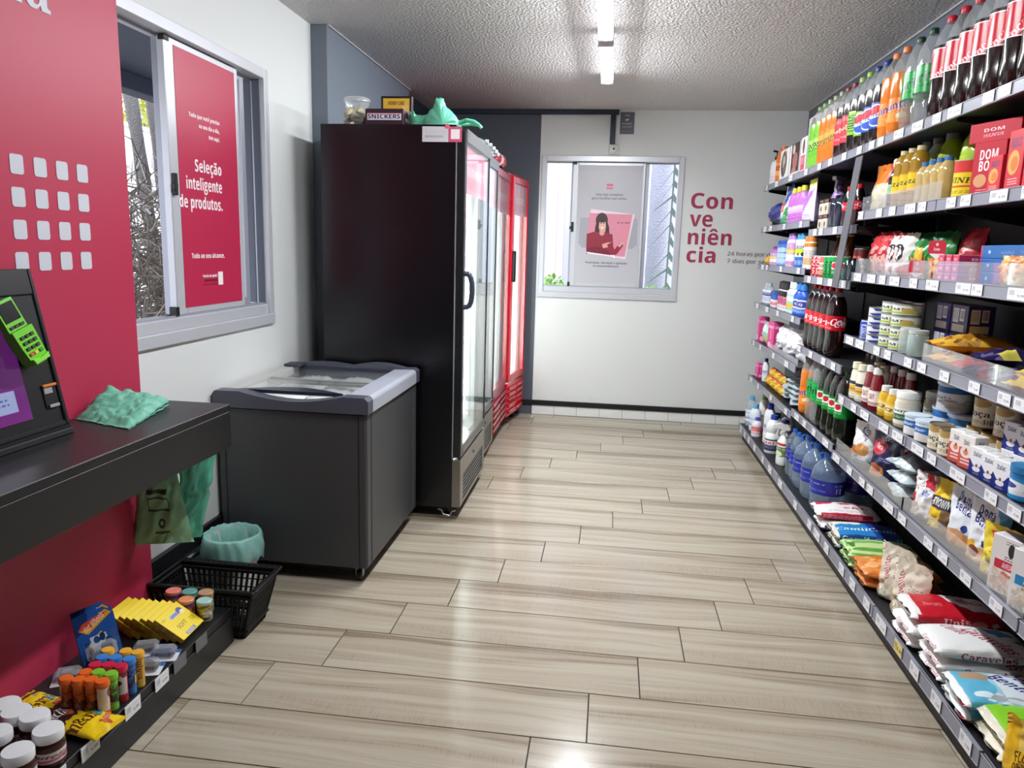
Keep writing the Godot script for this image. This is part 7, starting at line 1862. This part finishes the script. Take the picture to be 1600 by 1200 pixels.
func far_goods():
	var y := 1.618
	row("darkbag", y, 1.17, [-5.70], "dark blue laundry pack at the far end of the second shelf")
	row("detergent", y, 1.16, [-5.33], "white detergent bag with red and blue print, second shelf")
	row("softener", y, 1.15, [-5.12, -5.0, -4.885], "purple softener bottle with yellow cap, second shelf")
	row("pouch", y, 1.155, [-4.72], "pale purple softener pouch with yellow top, second shelf")
	row("purplespray", y, 1.27, [-4.60], "purple spray bottle standing behind the softener pouch")
	y = 1.563
	row("coal", y, 1.16, [-4.385], "lower small beige box at the far end of the cola shelf")
	row("coal", y, 1.16, [-4.292], "lower small beige box beside the dark navy bottles")
	row("coal", y + 0.083, 1.16, [-4.385], "upper small beige box with dark top, the farther one")
	row("coal", y + 0.083, 1.16, [-4.292], "upper small beige box with dark top, the nearer one")
	row("navybottle", y, 1.15, [-4.16, -4.07], "dark navy plastic bottle in front, beside the small boxes")
	row("navybottle", y, 1.25, [-4.15, -4.05, -3.95], "dark navy plastic bottle in the back row")
	row("smallcola", y, 1.15, [-3.97, -3.895, -3.82], "small cola bottle with red label behind the hanging strip")
	# third shelf down
	y = 1.348
	row("sponge", y, 1.15, [-5.76], "little pack at the far end of the third shelf")
	row("pinkbottle", y, 1.15, [-5.60, -5.50], "mauve toiletry bottle on the third shelf")
	row("wipes", y, 1.15, [-5.36, -5.25], "tall blue tissue pack on the third shelf")
	row("pinkspray", y, 1.15, [-5.1, -5.02], "pink toiletry bottle with purple cap, third shelf")
	row("aerosol", y, 1.15, [-4.87, -4.78], "white and blue aerosol can, third shelf")
	row("aerosol_o", y, 1.15, [-4.66, -4.575], "aerosol can with orange cap, third shelf")
	y = 1.308
	row("can_red", y, 1.14, [-4.40, -4.325], "red drink can on the can shelf")
	row("can_pink", y, 1.14, [-4.235], "salmon pink drink can on the can shelf")
	row("can_green", y, 1.14, [-4.155, -4.08], "bright green drink can on the can shelf")
	row("can_dot", y, 1.14, [-4.0, -3.925], "dark green drink can with red dot on the can shelf")
	row("can_tall", y, 1.24, [-4.02, -3.95], "tall salmon drink can in the can shelf's back row")
	row("beer", y, 1.24, [-4.4, -4.325, -4.25, -4.175], "brown beer bottle behind the red and green cans")
	row("greenbottle", y, 1.26, [-3.86, -3.79, -3.72], "green glass bottle behind the hanging strip")
	row("darkglass", y, 1.14, [-3.83, -3.75], "short dark glass bottle at the can shelf's near end")
	# fourth
	y = 1.063
	row("shampoo", y, 1.15, [-5.74, -5.65], "clear toiletry bottle with blue label, fourth shelf")
	row("bluepink", y, 1.15, [-5.46, -5.385], "small blue and pink tub, fourth shelf")
	row("deo", y, 1.15, [-5.24, -5.165, -5.09], "black-capped deodorant can, fourth shelf")
	row("whitepump", y, 1.15, [-4.96, -4.875], "white and mint toiletry bottle, fourth shelf")
	row("bluepump", y, 1.15, [-4.76, -4.66], "blue pump bottle with oval label, fourth shelf")
	row("magenta", y, 1.24, [-4.57], "magenta pouch behind the blue pump bottles")
	# fifth
	y = 0.783
	row("pads", y, 1.15, [-5.77], "pink hygiene pack at the far end of the fifth shelf", -PI / 2 - 0.1)
	row("mint", y, 1.15, [-5.61, -5.50], "mint green hygiene pack, fifth shelf")
	row("pads", y, 1.15, [-5.33], "larger-looking magenta hygiene pack beside the white cotton bag", -PI / 2 + 0.1)
	row("whitebag", y, 1.17, [-5.08], "crumpled white bag beside the magenta pack, fifth shelf")
	row("whitebag", y, 1.17, [-4.80], "crumpled white bag at the near end of the fifth shelf", -PI / 2 + 0.25)
	# sixth
	y = 0.508
	row("pads", y, 1.15, [-5.77], "pink pack at the far end of the sixth shelf", -PI / 2 + 0.08, 0.0, 0.6)
	row("tallwhite", y, 1.16, [-5.6], "white bottle lying in shade on the sixth shelf", -PI / 2, 0.0, 0.6)
	row("sponge", y, 1.16, [-5.42, -5.28, -5.14, -5.0], "yellow sponge pack on the sixth shelf")
	row("sponge", y + 0.066, 1.17, [-5.36, -5.21, -5.06], "yellow sponge pack of the upper layer")
	for k in 5:
		var o := put("tealbag", Vector3(1.1, y + 0.022 + 0.03 * k, -4.72 - 0.012 * k), "flat teal cloth pack on the sixth shelf" + where(k, 5).replace("from the far end", "from the bottom"), "teal cloth packs stacked on the sixth shelf")
		o.transform.basis = Basis(Vector3.UP, -PI / 2 + 0.12 * (k - 2)) * Basis(Vector3.RIGHT, -PI / 2)
		o.position.x = 1.14
	for k in 3:
		var o := put("tealbag", Vector3(1.14, y + 0.022 + 0.03 * k, -4.95), "flat teal cloth pack under the yellow sponges" + where(k, 3).replace("farthest", "lowest").replace("nearest", "topmost"), "teal cloth packs beside the stack")
		o.transform.basis = Basis(Vector3.UP, -PI / 2 - 0.1 * k) * Basis(Vector3.RIGHT, -PI / 2)

func middle_goods():
	var y := 0.913
	row("cola_wide", y, 1.15, [-4.405, -4.305, -4.205, -4.105], "big red-banded cola bottle, middle shelf")
	row("cola_wide", y, 1.15, [-3.985], "foremost big cola bottle, its white script label fully visible", -PI / 2 + 0.5)
	row("smallcola", 0.913, 1.3, [-3.86, -3.785, -3.71], "small cola bottle behind the foremost big cola bottle")
	y = 0.533
	row("orange", y, 1.15, [-4.36], "bright orange soda bottle on the lower middle shelf", -PI / 2 + 0.5)
	row("clear", y, 1.15, [-4.215, -4.115], "clear soda bottle with green label, lower middle shelf", -PI / 2 + 0.5)
	row("guarana", y, 1.15, [-4.005, -3.9, -3.795, -3.69], "dark green soda bottle with bright green label", -PI / 2 + 0.5)
	row("guarana", y, 1.27, [-3.95, -3.84, -3.73], "dark green soda bottle in the back row", -PI / 2 + 0.5)

func near_goods():
	var y := 1.618
	row("pasta", y, 1.17, [-3.53], "orange pasta bag behind the clear guard", -PI / 2 + 0.2)
	row("vinegar", y, 1.16, [-3.385], "dark vinegar bottle with cream cap beside the oil bottles")
	row("oil", y, 1.15, [-3.295, -3.213, -3.13], "oil bottle with yellow label", -PI / 2 + 0.25)
	row("oilclear", y, 1.145, [-3.055, -2.99, -2.925, -2.86], "short oil bottle without label, in front", -PI / 2, 0.0, 0.84)
	row("bluejuice", y, 1.26, [-3.36], "blue bottle with grey cap behind the oil bottles")
	row("whitejuice", y, 1.26, [-3.25], "pale green bottle with grey cap behind the oil bottles")
	row("bigjuice", y, 1.26, [-3.13, -2.93], "lime green bottle with grey cap behind the oil bottles")
	row("powder", y, 1.155, [-2.70], "yellow tin with red top on the second shelf")
	row("redbox", y, 1.2, [-2.565], "red and white cake box standing under the flat one", -PI / 2 + 0.35)
	row("redflat", y + 0.166, 1.21, [-2.575], "flat red box lying on top of the standing cake box", -PI / 2 + 0.35)
	row("bau", y, 1.14, [-2.405], "small red cookie box beside the taller red cookie box")
	row("bautall", y, 1.15, [-2.31, -2.215, -2.12], "tall red cookie box on the second shelf")
	# snacks behind the clear guard
	y = 1.348
	row("snackr", y, 1.17, [-3.54, -3.44], "red snack bag leaning behind the guard", -PI / 2, -0.12)
	row("snackw", y, 1.17, [-3.33, -3.25], "white snack bag with big dark letter", -PI / 2 + 0.2, -0.12)
	row("snackg", y, 1.2, [-3.15, -2.985], "green snack bag leaning on the third shelf", -PI / 2 + 0.2, -0.15)
	row("snackr", y, 1.26, [-2.89], "red snack bag in the shade beside the second green bag", -PI / 2, -0.15)
	row("cookiey", y, 1.16, [-3.06], "yellow packet standing low behind the clear guard", -PI / 2, 0.0, 0.45)
	row("hearttag", y + 0.075, 1.12, [-2.805], "upper red and white shelf sign among the snacks", -PI / 2 + 0.7, 0.0, 0.72)
	row("hearttag", y + 0.005, 1.115, [-2.945], "lower red and white shelf sign at the guard", -PI / 2 + 0.7, 0.0, 0.72)
	for j in 3:
		for i in 3: put("barred", Vector3(1.19, y + 0.0006 + 0.031 * j, -2.76 + 0.055 * i), "pinkish red chocolate bar, %s column, %s layer" % [["far", "middle", "near"][i], ["bottom", "middle", "top"][j]], "red chocolate bars by the blue boxes")
	for j in 3: put("waferblue", Vector3(1.215, y + 0.0006 + 0.041 * j, -2.43), "long blue wafer box, %s of the stack of three" % ["lowest", "middle", "topmost"][j], "blue wafer boxes on the third shelf")
	row("cookieo", y, 1.13, [-2.3, -2.12], "orange cookie packet in front of the blue wafer boxes", -PI / 2, 0.0, 0.7)
	# tins, tea and cookies
	y = 1.063
	row("can_blue", y, 1.135, [-3.46], "small blue can at the far end of the tin stacks")
	row("smallcola", y, 1.25, [-3.54, -3.465], "small cola bottle in the shade behind the blue can", -PI / 2, 0.0, 0.75)
	for j in 4: put("tunab", Vector3(1.14, y + 0.0006 + 0.0385 * j, -3.355), "blue and white little tin, %s" % ["lowest of its stack", "second in its stack", "third in its stack", "topmost of its stack"][j], "blue and white stacked tins")
	for c in 2:
		for j in 4: put("tuna", Vector3(1.17, y + 0.0006 + 0.0465 * j, -3.25 + 0.115 * c), "green and white flat tin, %s, %s stack" % [["lowest", "second up", "third up", "topmost"][j], ["farther", "nearer"][c]], "green and white stacked tins", -PI / 2 + 0.3)
	row("saucejar", y, 1.15, [-3.03, -2.945], "pale green glass jar in front of the purple boxes")
	for c in 2:
		for j in 2: put("purple", Vector3(1.3, y + 0.0006 + 0.101 * j, -3.02 + 0.14 * c), "dark purple tea box with white panel, %s %s" % [["far", "near"][c], ["lower", "upper"][j]], "purple tea boxes on the tin shelf")
	var lies := [["cookiey", 1.2, 0.0, -2.70, 0.15, "yellow cookie packet lying lowest behind the guard"], ["cookiey", 1.22, 0.052, -2.72, 0.0, "yellow cookie packet lying on top of the lowest one"], ["cookier", 1.2, 0.0, -2.56, -0.1, "red cookie packet lying beside the yellow ones"], ["cookiep", 1.2, 0.0, -2.44, 0.1, "purple cookie packet lying flat, farthest from the camera"], ["cookiep", 1.21, 0.045, -2.42, -0.05, "purple cookie packet lying on top of another"], ["cookiep", 1.2, 0.0, -2.31, 0.05, "purple cookie packet lying nearest the blue one"], ["cookieb", 1.2, 0.0, -2.18, 0.1, "blue cookie packet lying on the tin shelf's near end"], ["cookieb", 1.21, 0.04, -2.12, 0.1, "blue cookie packet lying above the other blue one"]]
	for q in lies:
		var o := put(q[0], Vector3(q[1], y + 0.024 + q[2], q[3]), q[5], "")
		o.transform.basis = Basis(Vector3.UP, -PI / 2 + q[4]) * Basis(Vector3.RIGHT, -PI / 2)
		o.position.x = XF + 0.02
	# sauces and milk
	y = 0.783
	row("mayo", y, 1.145, [-3.55, -3.47], "cream mayonnaise squeeze bottle, fifth shelf", -PI / 2 + 0.3)
	row("mayo", y, 1.24, [-3.56, -3.475], "cream mayonnaise squeeze bottle, second row", -PI / 2 + 0.3)
	row("ketchup", y, 1.145, [-3.375, -3.29], "dark red ketchup bottle in front", -PI / 2 + 0.3)
	row("ketchup", y, 1.24, [-3.37, -3.28, -3.19], "dark red ketchup bottle in the second row", -PI / 2 + 0.3)
	row("mustard", y, 1.145, [-3.175, -3.09], "yellow mustard bottle with white cap", -PI / 2 + 0.5)
	row("mayojar", y, 1.155, [-2.975], "mayonnaise jar with green label in front", -PI / 2 + 0.4)
	row("mayojar", y, 1.27, [-3.0, -2.89], "mayonnaise jar in the second row", -PI / 2 + 0.4)
	row("smalltub", y, 1.145, [-2.845, -2.745], "small blue curd tub in front", -PI / 2 + 0.4)
	row("tub", y, 1.265, [-2.87, -2.74], "lower blue and white curd tub", -PI / 2 + 0.4)
	row("tub", y + 0.113, 1.225, [-2.76], "upper blue and white curd tub standing on a lower one", -PI / 2 + 0.4, 0.0, 0.96)
	row("condensed", y, 1.145, [-2.645, -2.565], "cream condensed milk tin in front", -PI / 2 + 0.5)
	row("condensedbig", y, 1.25, [-2.60, -2.50, -2.40], "lower large cream tin in the second row", -PI / 2 + 0.5)
	row("condensedbig", y + 0.101, 1.25, [-2.57, -2.43], "large cream tin stacked on the second row", -PI / 2 + 0.5)
	row("milkred", y, 1.145, [-2.485, -2.415], "red milk drink carton in front", -PI / 2 + 0.3)
	row("milkblue", y, 1.145, [-2.34, -2.27, -2.2], "blue and white milk carton in the front row", -PI / 2 + 0.3)
	row("milkblue", y, 1.225, [-2.33, -2.26, -2.19, -2.12], "lower blue-white milk carton, second row", -PI / 2 + 0.3)
	row("milkblue", y + 0.086, 1.225, [-2.33, -2.26, -2.19, -2.12], "upper blue-white milk carton, second row", -PI / 2 + 0.3)
	row("pot", y, 1.15, [-2.11], "bright blue pot beside the milk cartons", -PI / 2 + 0.5)
	row("whitejar", y, 1.15, [-2.015], "white cream jar at the near end of the milk shelf", -PI / 2 + 0.5)
	# cookies, coffee, baking
	y = 0.508
	row("cookiebag", y, 1.17, [-3.42], "white cookie bag with orange picture, sixth shelf", -PI / 2 + 0.35)
	row("navybag", y, 1.17, [-3.17], "navy blue cookie bag with red badge, sixth shelf", -PI / 2 + 0.35)
	row("navybag", y, 1.27, [-3.3, -3.12], "navy blue cookie bag in the second row", -PI / 2 + 0.35)
	for k in 3:
		var o := put("silver", Vector3(1.12, y + 0.03 + 0.055 * k, -2.95 + 0.02 * k), "silver and blue snack bag lying flat, %s" % ["lowest of three", "middle of three", "topmost of three"][k], "silver snack bags lying on the sixth shelf")
		o.transform.basis = Basis(Vector3.UP, -PI / 2 + 0.2 * (k - 1)) * Basis(Vector3.RIGHT, -PI / 2)
	row("polvilho", y, 1.16, [-2.71], "white and red flour bag beside the coffee bag", -PI / 2 + 0.35)
	row("coffee", y, 1.165, [-2.58], "yellow and brown coffee bag, sixth shelf", -PI / 2 + 0.35)
	row("mixc", y, 1.165, [-2.43], "white and blue cake mix bag beside the coffee", -PI / 2 + 0.4)
	row("mix", y, 1.17, [-2.305], "white and blue cake mix bag beside the yellow corn bag", -PI / 2 + 0.4)
	row("cornbag", y, 1.165, [-2.2], "yellow corn bag beside the oat boxes", -PI / 2 + 0.4)
	row("oatr", y, 1.15, [-2.11], "white oat box with red panel", -PI / 2 + 0.45)
	row("oatb", y, 1.15, [-2.0], "white oat box with blue panel", -PI / 2 + 0.45)

func base_goods():
	var y := 0.1255
	row("clearclean", y, 1.12, [-5.79], "clear cleaner bottle at the far end of the bottom shelf")
	row("greencap", y, 1.2, [-5.72], "white cleaner bottle with green cap, bottom shelf")
	row("blueclean", y, 1.12, [-5.62], "white and pale blue cleaner bottle, bottom shelf")
	row("pinkclean", y, 1.1, [-5.44], "short bottle with pink-red label, bottom shelf front")
	row("orangeclean", y, 1.19, [-5.46], "orange cleaner bottle on the bottom shelf")
	row("tallwhite", y, 1.15, [-5.27], "tall white bottle with blue cap beside the bleach")
	row("bleach", y, 1.12, [-5.0], "white bleach bottle with blue cap and navy label", -PI / 2 + 0.3)
	row("bleach", y, 1.23, [-5.1], "white bleach bottle standing behind the front one", -PI / 2 + 0.3)
	row("trigger", y, 1.12, [-4.72], "white trigger spray bottle beside the water bottles", -PI / 2 + 0.3)
	row("smallwater", y, 1.14, [-4.50, -4.4], "slim clear blue water bottle")
	row("smallwater", y, 1.25, [-4.5, -4.4], "slim clear blue water bottle in the back row")
	row("jug", y, 1.165, [-4.265, -4.085, -3.885], "big clear water jug with blue label", -PI / 2 + 0.55)
	row("jug", y, 1.335, [-4.2, -3.95], "big clear water jug in the back row", -PI / 2 + 0.55)
	# lying sacks; turn 0 keeps the seam side towards the camera
	var stacks := [
		["salt_n", 1.2, -3.61, 1, 0, "white salt sack with navy seam, under the red one"], ["salt_r", 1.19, -3.65, 1, 1, "white salt sack with red seam, topmost beside the jugs"],
		["bean", 1.205, -3.38, 2, 0, "blue bean sack beside the salt"],
		["veg_g", 1.2, -3.17, 2, 0, "green vegetable sack beside the beans"], ["veg_o", 1.2, -2.985, 2, 0, "orange vegetable sack beside the cream bags"],
		["sug_w", 1.195, -2.525, 2, 0, "white sugar sack under the red sugar sack"], ["sug_r", 1.2, -2.53, 1, 2, "red and white sugar sack lying on top of white sacks"], ["sug_w", 1.205, -2.315, 3, 0, "white sugar sack with red script"],
		["flour", 1.195, -2.12, 2, 0, "pale blue flour sack"], ["corn_g", 1.21, -1.945, 1, 1, "bright green corn sack beside the flour"], ["starch", 1.21, -1.945, 1, 0, "pale sack lying under the green corn sack"]]
	for s in stacks:
		var h := 0.0475
		for k in s[3]:
			var n: int = s[3]
			var txt: String = s[5] if n == 1 else s[5] + ", " + (["lower", "upper"][k] if n == 2 else ["lowest", "second lowest", "third lowest", "topmost"][k if k < n - 1 else 3]) + " of its stack"
			var o := put(s[0], Vector3(s[1] - 0.01 * ((k * 7) % 3), y + 0.0006 + h * (k + s[4]), s[2] + 0.006 * ((k * 5) % 3 - 1)), txt, s[5] + "s" if n > 1 else "", 0.05 * ((k * 3) % 3 - 1))
	row("cream", y, 1.14, [-2.84, -2.70], "cream paper sugar bag standing at the shelf front", -PI / 2 + 0.45)
	row("floc", y, 1.105, [-1.805], "yellow corn flake bag at the photo's lower right corner", -PI / 2 + 0.6)
